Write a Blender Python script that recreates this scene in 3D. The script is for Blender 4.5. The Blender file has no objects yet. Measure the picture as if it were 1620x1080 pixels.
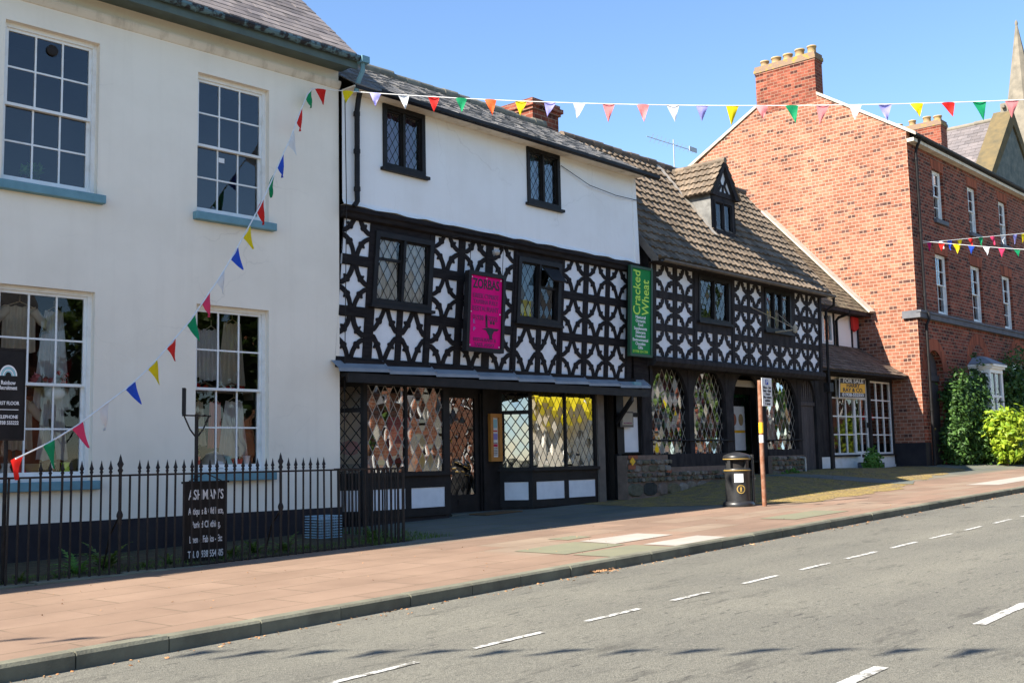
import bpy, bmesh, math, random
from mathutils import Vector, Matrix
random.seed(7)
S = bpy.context.scene
C = S.collection
PI = math.pi
R = math.radians

# ------------------------------------------------------------------ camera, sky, sun, exposure
cam_d = bpy.data.cameras.new('camera')
cam = bpy.data.objects.new('camera', cam_d)
C.objects.link(cam)
S.camera = cam
cam_d.sensor_width = 36.0
cam_d.lens = 38.667
cam_d.clip_start = 0.1
cam_d.clip_end = 2000.0
def camera_matrix():
    f = 1740.0                                     # focal length in 1/1620 of the frame width
    up = Vector((-340.0, 16090.0, -f)).normalized()
    hx = 2380.0                                    # vanishing point of the street fronts
    hy = (up.x * (hx - 810.0) - up.z * f) / up.y   # height of the horizon there
    X = Vector((hx - 810.0, -hy, -f)).normalized()
    Y = up.cross(X)
    m = Matrix((X, Y, up))                         # camera axes -> world axes
    return m.to_4x4()
cam.matrix_world = Matrix.Translation((0, 0, 1.6)) @ camera_matrix()

SUN_EL, SUN_AZ = R(40.1), R(-75.4)                 # azimuth from +Y, clockwise
W = bpy.data.worlds.new('World')
S.world = W
W.use_nodes = True
wn = W.node_tree
sky = wn.nodes.new('ShaderNodeTexSky')
sky.sky_type = 'NISHITA'
sky.sun_disc = False
sky.sun_elevation = SUN_EL
sky.sun_rotation = SUN_AZ
sky.altitude = 100
sky.air_density = 1.0
sky.dust_density = 0.0
sky.ozone_density = 5.0
bg = wn.nodes['Background']
bg.inputs['Strength'].default_value = 0.092
wn.links.new(sky.outputs[0], bg.inputs['Color'])
sd = bpy.data.lights.new('sun', 'SUN')
sd.energy = 5.0
sd.angle = R(0.5)
sd.color = (1.0, 0.93, 0.82)
so = bpy.data.objects.new('sun', sd)
C.objects.link(so)
so.rotation_euler = Vector((-1.15, 0.30, 1.0)).to_track_quat('Z', 'Y').to_euler()
so.location = (-30, 10, 40)
S.view_settings.view_transform = 'Standard'
S.view_settings.look = 'None'
S.view_settings.gamma = 1.0
S.view_settings.exposure = 1.58
S.cycles.max_bounces = 8
S.cycles.transparent_max_bounces = 12
S.cycles.caustics_reflective = False
S.cycles.caustics_refractive = False

# ------------------------------------------------------------------ materials
def mix(nt, fac, a, b):
    n = nt.nodes.new('ShaderNodeMix'); n.data_type = 'RGBA'
    for sock, v in ((n.inputs[0], fac), (n.inputs[6], a), (n.inputs[7], b)):
        if hasattr(v, 'is_linked') or hasattr(v, 'links'): nt.links.new(v, sock)
        elif isinstance(v, (tuple, list)): sock.default_value = (*v, 1.0) if len(v) == 3 else v
        else: sock.default_value = v
    return n.outputs[2]
def math_n(nt, op, a, b=None):
    n = nt.nodes.new('ShaderNodeMath'); n.operation = op
    for sock, v in zip(n.inputs, (a, b)):
        if v is None: continue
        if hasattr(v, 'links'): nt.links.new(v, sock)
        else: sock.default_value = v
    return n.outputs[0]
def ramp(nt, x, p0, p1, c0=(0, 0, 0), c1=(1, 1, 1)):
    n = nt.nodes.new('ShaderNodeValToRGB')
    e = n.color_ramp.elements
    e[0].position, e[0].color = p0, (*c0, 1)
    e[1].position, e[1].color = p1, (*c1, 1)
    nt.links.new(x, n.inputs[0])
    return n.outputs[0]
def noise(nt, vec, scale, detail=5.0, rough=0.6):
    n = nt.nodes.new('ShaderNodeTexNoise')
    n.inputs['Scale'].default_value = scale
    n.inputs['Detail'].default_value = detail
    n.inputs['Roughness'].default_value = rough
    if vec: nt.links.new(vec, n.inputs['Vector'])
    return n.outputs['Fac']
def base(name, rough=0.8, spec=0.3):
    m = bpy.data.materials.new(name); m.use_nodes = True
    nt = m.node_tree
    b = nt.nodes['Principled BSDF']
    b.inputs['Roughness'].default_value = rough
    b.inputs['Specular IOR Level'].default_value = spec
    tc = nt.nodes.new('ShaderNodeTexCoord')
    return m, nt, b, tc
def bump(nt, b, h, strength=0.3, dist=0.01):
    n = nt.nodes.new('ShaderNodeBump')
    n.inputs['Strength'].default_value = strength
    n.inputs['Distance'].default_value = dist
    nt.links.new(h, n.inputs['Height'])
    nt.links.new(n.outputs[0], b.inputs['Normal'])
def pm(name, c1, c2=None, scale=3.0, rough=0.8, spec=0.3, bmp=0.0, metal=0.0, fine=40.0, lo=0.35, hi=0.7, stretch=None, island=0.0):
    """mottled paint / stone / wood: two colours mixed by noise, fine bump, optional per-piece variation"""
    m, nt, b, tc = base(name, rough, spec)
    c2 = c2 or tuple(x * 0.8 for x in c1)
    vec = tc.outputs['Object']
    if stretch:
        mp = nt.nodes.new('ShaderNodeMapping'); mp.inputs['Scale'].default_value = stretch
        nt.links.new(vec, mp.inputs[0]); vec = mp.outputs[0]
    f = ramp(nt, noise(nt, vec, scale), lo, hi)
    col = mix(nt, f, c1, c2)
    if island:
        g = nt.nodes.new('ShaderNodeNewGeometry')
        v = nt.nodes.new('ShaderNodeHueSaturation')
        nt.links.new(col, v.inputs['Color'])
        k = math_n(nt, 'MULTIPLY_ADD', g.outputs['Random Per Island'], 2 * island)
        k.node.inputs[2].default_value = 1.0 - island
        nt.links.new(k, v.inputs['Value'])
        col = v.outputs[0]
    nt.links.new(col, b.inputs['Base Color'])
    b.inputs['Metallic'].default_value = metal
    if bmp: bump(nt, b, noise(nt, vec, fine, 4.0), bmp, 0.01)
    return m
def brick(name, c1, c2, mortar, bw=0.23, bh=0.115, ms=0.012, dark=0.15, sat=None):
    m, nt, b, tc = base(name, 0.9, 0.15)
    t = nt.nodes.new('ShaderNodeTexBrick')
    t.inputs['Scale'].default_value = 1.0
    t.inputs['Brick Width'].default_value = bw
    t.inputs['Row Height'].default_value = bh
    t.inputs['Mortar Size'].default_value = ms
    t.inputs['Mortar Smooth'].default_value = 0.2
    t.inputs['Bias'].default_value = -0.2
    t.inputs['Color1'].default_value = (*c1, 1); t.inputs['Color2'].default_value = (*c2, 1)
    t.inputs['Mortar'].default_value = (*mortar, 1)
    # wobble so that courses are not ruler-straight
    nz = nt.nodes.new('ShaderNodeTexNoise'); nz.inputs['Scale'].default_value = 1.3
    nt.links.new(tc.outputs['UV'], nz.inputs['Vector'])
    vm = nt.nodes.new('ShaderNodeVectorMath'); vm.operation = 'MULTIPLY_ADD'
    nt.links.new(nz.outputs['Color'], vm.inputs[0]); vm.inputs[1].default_value = (0.03, 0.03, 0)
    nt.links.new(tc.outputs['UV'], vm.inputs[2])
    nt.links.new(vm.outputs[0], t.inputs['Vector'])
    # scattered dark burnt bricks and broad weathering
    vo = nt.nodes.new('ShaderNodeTexWhiteNoise'); vo.noise_dimensions = '2D'
    sx = nt.nodes.new('ShaderNodeSeparateXYZ'); nt.links.new(vm.outputs[0], sx.inputs[0])
    row = math_n(nt, 'FLOOR', math_n(nt, 'DIVIDE', sx.outputs[1], bh))
    par = math_n(nt, 'MULTIPLY', math_n(nt, 'MODULO', row, 2.0), 0.5)
    colm = math_n(nt, 'FLOOR', math_n(nt, 'ADD', math_n(nt, 'DIVIDE', sx.outputs[0], bw), par))
    cb = nt.nodes.new('ShaderNodeCombineXYZ'); nt.links.new(colm, cb.inputs[0]); nt.links.new(row, cb.inputs[1])
    nt.links.new(cb.outputs[0], vo.inputs['Vector'])
    dk = ramp(nt, vo.outputs['Value'], dark * 0.5, dark)
    brk = mix(nt, dk, (c1[0] * 0.36, c1[1] * 0.45, c1[2] * 0.6), t.outputs['Color'])
    hv = nt.nodes.new('ShaderNodeHueSaturation'); nt.links.new(brk, hv.inputs['Color'])
    vk = nt.nodes.new('ShaderNodeSeparateColor'); nt.links.new(vo.outputs['Color'], vk.inputs[0])
    kk = math_n(nt, 'MULTIPLY_ADD', vk.outputs[1], 0.6); kk.node.inputs[2].default_value = 0.7
    nt.links.new(kk, hv.inputs['Value']); brk = hv.outputs[0]
    brk = mix(nt, t.outputs['Fac'], brk, mortar)
    w = ramp(nt, noise(nt, tc.outputs['Object'], 0.45, 6.0), 0.3, 0.75, (0.78, 0.76, 0.74), (1.12, 1.1, 1.06))
    mm = nt.nodes.new('ShaderNodeMix'); mm.data_type = 'RGBA'; mm.blend_type = 'MULTIPLY'; mm.inputs[0].default_value = 1.0
    nt.links.new(brk, mm.inputs[6]); nt.links.new(w, mm.inputs[7])
    nt.links.new(mm.outputs[2], b.inputs['Base Color'])
    h = math_n(nt, 'SUBTRACT', noise(nt, tc.outputs['UV'], 60.0), math_n(nt, 'MULTIPLY', t.outputs['Fac'], 1.5))
    bump(nt, b, h, 0.5, 0.008)
    return m
def pane_mat(name, gloss=1.6, extra=0.03, lead=None, lead_col=(0.25, 0.25, 0.25), amp=0.0, tint=(1, 1, 1), wave=0.012, lw=0.045, tint_var=0.0):
    """window glass: see-through with a real mirror reflection; leaded glass gets diamond quarries each set at its own small tilt"""
    m = bpy.data.materials.new(name); m.use_nodes = True
    nt = m.node_tree
    nt.nodes.remove(nt.nodes['Principled BSDF'])
    out = nt.nodes['Material Output']
    tr = nt.nodes.new('ShaderNodeBsdfTransparent'); tr.inputs[0].default_value = (*tint, 1)
    gl = nt.nodes.new('ShaderNodeBsdfGlossy'); gl.inputs['Roughness'].default_value = 0.01
    fr = nt.nodes.new('ShaderNodeFresnel'); fr.inputs['IOR'].default_value = 1.5
    fac = math_n(nt, 'MULTIPLY_ADD', fr.outputs[0], gloss); fac.node.inputs[2].default_value = extra
    fac.node.use_clamp = True
    sh = nt.nodes.new('ShaderNodeMixShader')
    nt.links.new(fac, sh.inputs[0]); nt.links.new(tr.outputs[0], sh.inputs[1]); nt.links.new(gl.outputs[0], sh.inputs[2])
    tc = nt.nodes.new('ShaderNodeTexCoord')
    geo = nt.nodes.new('ShaderNodeNewGeometry')
    nz = nt.nodes.new('ShaderNodeTexNoise'); nz.inputs['Scale'].default_value = 2.2; nz.inputs['Detail'].default_value = 1.0
    nt.links.new(tc.outputs['UV'], nz.inputs['Vector'])
    ctr = nt.nodes.new('ShaderNodeVectorMath'); ctr.operation = 'SUBTRACT'; ctr.inputs[1].default_value = (0.5, 0.5, 0.5)
    nt.links.new(nz.outputs['Color'], ctr.inputs[0])
    off = nt.nodes.new('ShaderNodeVectorMath'); off.operation = 'SCALE'; off.inputs['Scale'].default_value = wave * 4
    nt.links.new(ctr.outputs[0], off.inputs[0])
    add = nt.nodes.new('ShaderNodeVectorMath'); add.operation = 'ADD'
    nt.links.new(geo.outputs['Normal'], add.inputs[0]); nt.links.new(off.outputs[0], add.inputs[1])
    last = add.outputs[0]
    final = sh.outputs[0]
    if lead:
        dw, dh = lead
        sx = nt.nodes.new('ShaderNodeSeparateXYZ'); nt.links.new(tc.outputs['UV'], sx.inputs[0])
        u = math_n(nt, 'DIVIDE', sx.outputs[0], dw); v = math_n(nt, 'DIVIDE', sx.outputs[1], dh)
        a = math_n(nt, 'ADD', u, v); b = math_n(nt, 'SUBTRACT', u, v)
        cb = nt.nodes.new('ShaderNodeCombineXYZ')
        nt.links.new(math_n(nt, 'FLOOR', a), cb.inputs[0]); nt.links.new(math_n(nt, 'FLOOR', b), cb.inputs[1])
        wnz = nt.nodes.new('ShaderNodeTexWhiteNoise'); wnz.noise_dimensions = '2D'
        nt.links.new(cb.outputs[0], wnz.inputs['Vector'])
        c2 = nt.nodes.new('ShaderNodeVectorMath'); c2.operation = 'SUBTRACT'; c2.inputs[1].default_value = (0.5, 0.5, 0.5)
        nt.links.new(wnz.outputs['Color'], c2.inputs[0])
        o2 = nt.nodes.new('ShaderNodeVectorMath'); o2.operation = 'SCALE'; o2.inputs['Scale'].default_value = amp
        nt.links.new(c2.outputs[0], o2.inputs[0])
        ad2 = nt.nodes.new('ShaderNodeVectorMath'); ad2.operation = 'ADD'
        nt.links.new(last, ad2.inputs[0]); nt.links.new(o2.outputs[0], ad2.inputs[1])
        last = ad2.outputs[0]
        def edge(x):
            f = math_n(nt, 'FRACT', x)
            return math_n(nt, 'MINIMUM', f, math_n(nt, 'SUBTRACT', 1.0, f))
        e = math_n(nt, 'MINIMUM', edge(a), edge(b))
        isl = math_n(nt, 'LESS_THAN', e, lw)
        ld = nt.nodes.new('ShaderNodeBsdfDiffuse'); ld.inputs[0].default_value = (*lead_col, 1)
        s2 = nt.nodes.new('ShaderNodeMixShader')
        nt.links.new(isl, s2.inputs[0]); nt.links.new(sh.outputs[0], s2.inputs[1]); nt.links.new(ld.outputs[0], s2.inputs[2])
        final = s2.outputs[0]
    nrm = nt.nodes.new('ShaderNodeVectorMath'); nrm.operation = 'NORMALIZE'
    nt.links.new(last, nrm.inputs[0])
    nt.links.new(nrm.outputs[0], gl.inputs['Normal'])
    nt.links.new(final, out.inputs['Surface'])
    return m
def leaf_mat(name, c1, c2, trans=0.35):
    m = bpy.data.materials.new(name); m.use_nodes = True
    nt = m.node_tree
    b = nt.nodes['Principled BSDF']
    b.inputs['Roughness'].default_value = 0.5
    b.inputs['Specular IOR Level'].default_value = 0.35
    g = nt.nodes.new('ShaderNodeNewGeometry')
    col = mix(nt, g.outputs['Random Per Island'], c1, c2)
    nt.links.new(col, b.inputs['Base Color'])
    t = nt.nodes.new('ShaderNodeBsdfTranslucent'); nt.links.new(col, t.inputs[0])
    sh = nt.nodes.new('ShaderNodeMixShader'); sh.inputs[0].default_value = trans
    nt.links.new(b.outputs[0], sh.inputs[1]); nt.links.new(t.outputs[0], sh.inputs[2])
    nt.links.new(sh.outputs[0], nt.nodes['Material Output'].inputs['Surface'])
    return m
def cloth(name, c, trans=0.3):
    m = bpy.data.materials.new(name); m.use_nodes = True
    nt = m.node_tree
    b = nt.nodes['Principled BSDF']
    b.inputs['Roughness'].default_value = 0.7
    b.inputs['Specular IOR Level'].default_value = 0.2
    tc = nt.nodes.new('ShaderNodeTexCoord')
    col = mix(nt, noise(nt, tc.outputs['Object'], 18.0), c, tuple(x * 0.82 for x in c))
    nt.links.new(col, b.inputs['Base Color'])
    t = nt.nodes.new('ShaderNodeBsdfTranslucent'); nt.links.new(col, t.inputs[0])
    sh = nt.nodes.new('ShaderNodeMixShader'); sh.inputs[0].default_value = trans
    nt.links.new(b.outputs[0], sh.inputs[1]); nt.links.new(t.outputs[0], sh.inputs[2])
    nt.links.new(sh.outputs[0], nt.nodes['Material Output'].inputs['Surface'])
    return m

def render_wall(name, c, stain, streak=0.5):
    """painted render: broad mottling, vertical run-down streaks, hairline roughness"""
    m, nt, b, tc = base(name, 0.9, 0.15)
    mp = nt.nodes.new('ShaderNodeMapping'); mp.inputs['Scale'].default_value = (4.5, 4.5, 0.25)
    nt.links.new(tc.outputs['Object'], mp.inputs[0])
    f1 = ramp(nt, noise(nt, mp.outputs[0], 1.2, 6.0, 0.65), 0.5, 0.78)
    f2 = ramp(nt, noise(nt, tc.outputs['Object'], 0.7, 6.0), 0.42, 0.75)
    col = mix(nt, math_n(nt, 'MULTIPLY', f2, 0.35), c, stain)
    col = mix(nt, math_n(nt, 'MULTIPLY', f1, streak), col, stain)
    vo = nt.nodes.new('ShaderNodeTexVoronoi'); vo.feature = 'DISTANCE_TO_EDGE'; vo.inputs['Scale'].default_value = 0.55
    dn = nt.nodes.new('ShaderNodeTexNoise'); dn.inputs['Scale'].default_value = 2.0; dn.inputs['Detail'].default_value = 6.0
    nt.links.new(tc.outputs['Object'], dn.inputs['Vector'])
    dv = nt.nodes.new('ShaderNodeVectorMath'); dv.operation = 'MULTIPLY_ADD'; nt.links.new(dn.outputs['Color'], dv.inputs[0]); dv.inputs[1].default_value = (0.5, 0.5, 0.5); nt.links.new(tc.outputs['Object'], dv.inputs[2])
    nt.links.new(dv.outputs[0], vo.inputs['Vector'])
    ck = math_n(nt, 'MULTIPLY', ramp(nt, vo.outputs['Distance'], 0.0, 0.006, (1, 1, 1), (0, 0, 0)), ramp(nt, noise(nt, tc.outputs['Object'], 0.35, 2.0), 0.5, 0.62))
    col = mix(nt, math_n(nt, 'MULTIPLY', ck, 0.22), col, tuple(x * 0.55 for x in stain))
    nt.links.new(col, b.inputs['Base Color'])
    bump(nt, b, noise(nt, tc.outputs['Object'], 9.0, 8.0), 0.22, 0.02)
    return m

def stone_mat():
    m, nt, b, tc = base('rubble_stone', 0.95, 0.1)
    g = nt.nodes.new('ShaderNodeNewGeometry')
    r = ramp(nt, g.outputs['Random Per Island'], 0.0, 1.0, (0.05, 0.052, 0.05), (0.17, 0.12, 0.1)); cr = r.node.color_ramp
    for p, c in ((0.25, (0.12, 0.13, 0.11)), (0.5, (0.15, 0.135, 0.085)), (0.7, (0.21, 0.185, 0.15)), (0.85, (0.26, 0.24, 0.21))): e = cr.elements.new(p); e.color = (*c, 1)
    f = ramp(nt, noise(nt, tc.outputs['Object'], 7.0, 8.0), 0.3, 0.75, (0.65, 0.65, 0.62), (1.35, 1.3, 1.25))
    mm = nt.nodes.new('ShaderNodeMix'); mm.data_type = 'RGBA'; mm.blend_type = 'MULTIPLY'; mm.inputs[0].default_value = 1.0
    nt.links.new(r, mm.inputs[6]); nt.links.new(f, mm.inputs[7]); nt.links.new(mm.outputs[2], b.inputs['Base Color'])
    bump(nt, b, noise(nt, tc.outputs['Object'], 16.0, 8.0), 0.9, 0.03)
    return m
M = {}
M['cream'] = render_wall('cream_render', (0.86, 0.785, 0.66), (0.62, 0.55, 0.44), 0.16)
M['cream_dirty'] = render_wall('stained_moulding', (0.72, 0.65, 0.54), (0.36, 0.3, 0.22), 0.9)
M['white'] = render_wall('white_render', (0.84, 0.835, 0.81), (0.64, 0.61, 0.56), 0.16)
M['plinth'] = pm('black_plinth', (0.014, 0.012, 0.017), (0.03, 0.027, 0.03), 2.0, 0.6, 0.25, 0.3)
M['black'] = pm('black_timber', (0.010, 0.008, 0.009), (0.026, 0.022, 0.021), 3.0, 0.75, 0.12, 0.5, fine=25, stretch=(1, 1, 6))
M['blackpaint'] = pm('black_paint', (0.010, 0.009, 0.009), (0.02, 0.018, 0.018), 4.0, 0.55, 0.2, 0.1)
M['iron'] = pm('black_iron', (0.012, 0.01, 0.01), (0.03, 0.024, 0.02), 9.0, 0.6, 0.2, 0.2)
M['teal'] = pm('teal_paint', (0.16, 0.31, 0.36), (0.11, 0.23, 0.27), 4.0, 0.6, 0.3, 0.2)
M['teal_flake'] = pm('flaking_teal_iron', (0.1, 0.17, 0.19), (0.02, 0.02, 0.022), 7.0, 0.6, 0.3, 0.3, lo=0.46, hi=0.54)
M['teal_grey'] = pm('grey_green_paint', (0.1, 0.135, 0.12), (0.07, 0.095, 0.09), 3.0, 0.6, 0.3, 0.1)
M['wpaint'] = pm('white_paint', (0.8, 0.8, 0.77), (0.66, 0.64, 0.58), 5.0, 0.45, 0.4, 0.08, lo=0.5, hi=0.8)
M['panel'] = pm('white_panel', (0.78, 0.79, 0.8), (0.68, 0.69, 0.7), 3.0, 0.6, 0.3, 0.08)
M['slate'] = pm('roof_slate', (0.14, 0.12, 0.115), (0.22, 0.185, 0.165), 2.0, 0.65, 0.3, 0.35, island=0.3)
M['slate_grey'] = pm('grey_slate', (0.13, 0.125, 0.12), (0.2, 0.19, 0.18), 2.5, 0.7, 0.3, 0.35, island=0.25)
M['tile'] = pm('weathered_tile', (0.19, 0.142, 0.1), (0.115, 0.092, 0.068), 5.0, 0.85, 0.2, 0.6, island=0.3)
M['tile_dark'] = pm('old_brown_tile', (0.1, 0.075, 0.06), (0.16, 0.12, 0.085), 4.0, 0.85, 0.2, 0.6, island=0.3)
M['tile_olive'] = pm('olive_clay_tile', (0.17, 0.13, 0.085), (0.11, 0.095, 0.06), 4.0, 0.85, 0.2, 0.6, island=0.25)
M['ridge'] = pm('mossy_ridge', (0.2, 0.19, 0.15), (0.13, 0.12, 0.1), 6.0, 0.9, 0.2, 0.6, island=0.2)
M['lead'] = pm('lead_sheet', (0.17, 0.19, 0.21), (0.27, 0.29, 0.31), 3.0, 0.5, 0.5, 0.2, lo=0.3, hi=0.8)
M['flash'] = pm('mortar_flashing', (0.5, 0.43, 0.35), (0.34, 0.3, 0.24), 5.0, 0.9, 0.1, 0.5)
M['cement'] = pm('grey_cement', (0.12, 0.118, 0.112), (0.24, 0.235, 0.22), 3.5, 0.9, 0.1, 0.5)
M['brick_gable'] = brick('gable_brick', (0.27, 0.104, 0.063), (0.335, 0.14, 0.09), (0.38, 0.265, 0.2), 0.27, 0.125, 0.013, 0.15)
M['brick_front'] = brick('front_brick', (0.2, 0.05, 0.03), (0.27, 0.078, 0.045), (0.27, 0.19, 0.14), 0.29, 0.125, 0.013, 0.35)
M['brick_stack'] = brick('chimney_brick', (0.2, 0.055, 0.035), (0.26, 0.08, 0.048), (0.26, 0.165, 0.12), 0.29, 0.12, 0.011, 0.18)
M['brick_red'] = brick('gauged_brick', (0.28, 0.075, 0.04), (0.33, 0.1, 0.05), (0.28, 0.12, 0.075), 0.11, 0.4, 0.006, 0.02)
M['brick_opp'] = brick('opposite_brick', (0.3, 0.115, 0.065), (0.36, 0.145, 0.08), (0.36, 0.28, 0.22), 0.3, 0.13, 0.014, 0.1)
M['cap'] = pm('lichen_stone', (0.22, 0.15, 0.105), (0.34, 0.23, 0.045), 5.0, 0.95, 0.1, 0.6, lo=0.52, hi=0.66)
M['pot'] = pm('clay_pot', (0.36, 0.24, 0.145), (0.42, 0.3, 0.12), 6.0, 0.9, 0.1, 0.4)
M['pot_red'] = pm('red_clay_pot', (0.42, 0.16, 0.09), (0.3, 0.12, 0.08), 6.0, 0.9, 0.1, 0.4)
M['bluestone'] = pm('dark_stone_band', (0.09, 0.095, 0.11), (0.14, 0.14, 0.15), 3.0, 0.8, 0.2, 0.3)
M['greystone'] = pm('church_stone', (0.1, 0.115, 0.105), (0.19, 0.19, 0.16), 2.2, 0.95, 0.1, 0.8, fine=4.0)
M['palestone'] = pm('pale_spire_stone', (0.23, 0.2, 0.155), (0.14, 0.125, 0.1), 1.6, 0.95, 0.1, 0.7, fine=3.0)
M['coping'] = pm('lichened_coping', (0.155, 0.115, 0.058), (0.095, 0.08, 0.05), 2.0, 0.95, 0.1, 0.6)
M['church_slate'] = pm('church_slate', (0.125, 0.11, 0.108), (0.17, 0.145, 0.138), 1.0, 0.6, 0.3, 0.3, island=0.2)
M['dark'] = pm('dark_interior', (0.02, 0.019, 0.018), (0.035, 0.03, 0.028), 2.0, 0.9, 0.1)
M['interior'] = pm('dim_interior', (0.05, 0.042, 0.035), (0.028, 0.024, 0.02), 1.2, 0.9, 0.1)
M['stone_rubble'] = stone_mat()
M['mortar'] = pm('old_mortar', (0.23, 0.165, 0.13), (0.15, 0.115, 0.09), 6.0, 0.95, 0.1, 0.6)
M['brick_loose'] = pm('loose_red_brick', (0.36, 0.13, 0.07), (0.25, 0.1, 0.06), 8.0, 0.95, 0.1, 0.5)
M['rust'] = pm('rusty_steel', (0.21, 0.09, 0.05), (0.3, 0.185, 0.13), 7.0, 0.85, 0.2, 0.4, lo=0.45, hi=0.7)
M['grey_metal'] = pm('galvanised', (0.42, 0.42, 0.4), (0.33, 0.33, 0.32), 8.0, 0.45, 0.5, 0.05, metal=0.3)
M['orange_wood'] = pm('varnished_pine', (0.42, 0.17, 0.03), (0.5, 0.22, 0.05), 6.0, 0.4, 0.4, 0.1)
M['wood_grey'] = pm('weathered_board', (0.17, 0.145, 0.12), (0.11, 0.095, 0.08), 4.0, 0.85, 0.2, 0.4)
M['plank'] = pm('dark_plank', (0.06, 0.052, 0.052), (0.1, 0.085, 0.08), 4.0, 0.8, 0.2, 0.5, stretch=(6, 6, 1), island=0.15)
M['timber_grey'] = pm('silvered_black_oak', (0.018, 0.016, 0.017), (0.045, 0.04, 0.04), 3.0, 0.8, 0.12, 0.6, stretch=(2, 2, 0.7))
M['bin'] = pm('black_plastic', (0.014, 0.014, 0.015), (0.03, 0.03, 0.03), 5.0, 0.38, 0.5, 0.05)
M['gold'] = pm('gold_paint', (0.4, 0.26, 0.06), (0.32, 0.21, 0.05), 6.0, 0.4, 0.5, 0)
M['paper'] = pm('white_paper', (0.78, 0.78, 0.76), (0.7, 0.7, 0.68), 5.0, 0.7, 0.2)
M['yellow'] = pm('yellow_paint', (0.8, 0.5, 0.02), (0.72, 0.45, 0.02), 5.0, 0.5, 0.4)
M['orange'] = pm('orange_sign', (0.9, 0.47, 0.015), (0.86, 0.43, 0.015), 5.0, 0.5, 0.4)
M['pink_sign'] = pm('magenta_sign', (0.78, 0.002, 0.2), (0.66, 0.002, 0.16), 2.0, 0.6, 0.1)
M['green_sign'] = pm('green_sign', (0.008, 0.24, 0.055), (0.006, 0.17, 0.04), 1.5, 0.6, 0.15)
M['dkgreen'] = pm('dark_green_trim', (0.02, 0.07, 0.04), (0.02, 0.06, 0.03), 3.0, 0.5, 0.4)
M['lime'] = pm('lime_lettering', (0.55, 0.8, 0.08), (0.5, 0.72, 0.08), 3.0, 0.5, 0.3)
M['ltext'] = pm('white_lettering', (0.82, 0.82, 0.82), (0.72, 0.72, 0.72), 5.0, 0.5, 0.3)
M['ktext'] = pm('black_lettering', (0.02, 0.012, 0.02), (0.03, 0.02, 0.03), 5.0, 0.5, 0.3)
M['mtext'] = pm('faded_lettering', (0.22, 0.006, 0.1), (0.3, 0.006, 0.12), 5.0, 0.5, 0.3)
M['aqua'] = pm('pale_teal_ink', (0.3, 0.55, 0.6), (0.25, 0.5, 0.55), 5.0, 0.5, 0.3)
M['red'] = pm('red_paint', (0.6, 0.03, 0.03), (0.5, 0.03, 0.03), 5.0, 0.5, 0.3)
M['blue'] = pm('blue_plastic', (0.3, 0.46, 0.55), (0.24, 0.38, 0.47), 5.0, 0.45, 0.4)
M['mat'] = pm('coir_mat', (0.12, 0.075, 0.04), (0.17, 0.11, 0.06), 30.0, 0.95, 0.1, 0.8)
M['curtain'] = cloth('cream_curtain', (0.86, 0.82, 0.72), 0.25)
M['lace'] = cloth('white_cotton', (0.72, 0.7, 0.68), 0.4)
M['lace_cream'] = cloth('cream_lace', (0.66, 0.58, 0.44), 0.4)
M['drape_blue'] = cloth('blue_grey_curtain', (0.2, 0.33, 0.4), 0.2)
M['drape_mauve'] = cloth('mauve_curtain', (0.22, 0.12, 0.22), 0.2)
M['yellow_cloth'] = cloth('yellow_cloth', (0.85, 0.72, 0.03), 0.4)
M['pane'] = pane_mat('sash_glass', 0.9, 0.01, wave=0.004)
M['pane_blue'] = pane_mat('old_sash_glass', 1.7, 0.02, wave=0.005)
M['lead_small'] = pane_mat('small_leaded_glass', 1.8, 0.05, (0.16, 0.25), (0.028, 0.03, 0.032), 0.045, lw=0.06)
M['lead_shop'] = pane_mat('shop_leaded_glass', 3.4, 0.22, (0.21, 0.36), (0.34, 0.31, 0.27), 0.2, lw=0.045, wave=0.003)
M['lead_door'] = pane_mat('door_leaded_glass', 3.0, 0.2, (0.17, 0.27), (0.02, 0.02, 0.02), 0.02, lw=0.06)
M['lead_bright'] = pane_mat('bright_leaded_glass', 5.0, 0.3, (0.2, 0.33), (0.05, 0.05, 0.05), 0.032, lw=0.045, wave=0.003)
M['lead_bay'] = pane_mat('bay_leaded_glass', 0.9, 0.02, (0.2, 0.33), (0.02, 0.02, 0.02), 0.06, lw=0.045, wave=0.003)
M['lead_arch'] = pane_mat('arched_leaded_glass', 3.2, 0.16, (0.22, 0.4), (0.36, 0.35, 0.31), 0.16, lw=0.042, wave=0.003)
M['leaf_dark'] = leaf_mat('dark_climber_leaf', (0.018, 0.055, 0.012), (0.1, 0.2, 0.04))
M['leaf_yellow'] = leaf_mat('golden_leaf', (0.17, 0.3, 0.015), (0.42, 0.5, 0.04), 0.45)
M['leaf_mid'] = leaf_mat('weed_leaf', (0.06, 0.12, 0.02), (0.13, 0.2, 0.04))
M['leaf_fern'] = leaf_mat('fern_leaf', (0.08, 0.2, 0.03), (0.14, 0.3, 0.05))
M['soil'] = pm('soil', (0.06, 0.05, 0.035), (0.1, 0.085, 0.05), 8.0, 0.95, 0.1, 0.8)
M['twig'] = pm('brown_stem', (0.12, 0.08, 0.05), (0.18, 0.13, 0.09), 8.0, 0.9, 0.1, 0.4)
M['litter'] = pm('dry_leaf', (0.28, 0.12, 0.05), (0.36, 0.24, 0.13), 9.0, 0.9, 0.1, island=0.4)
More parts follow.
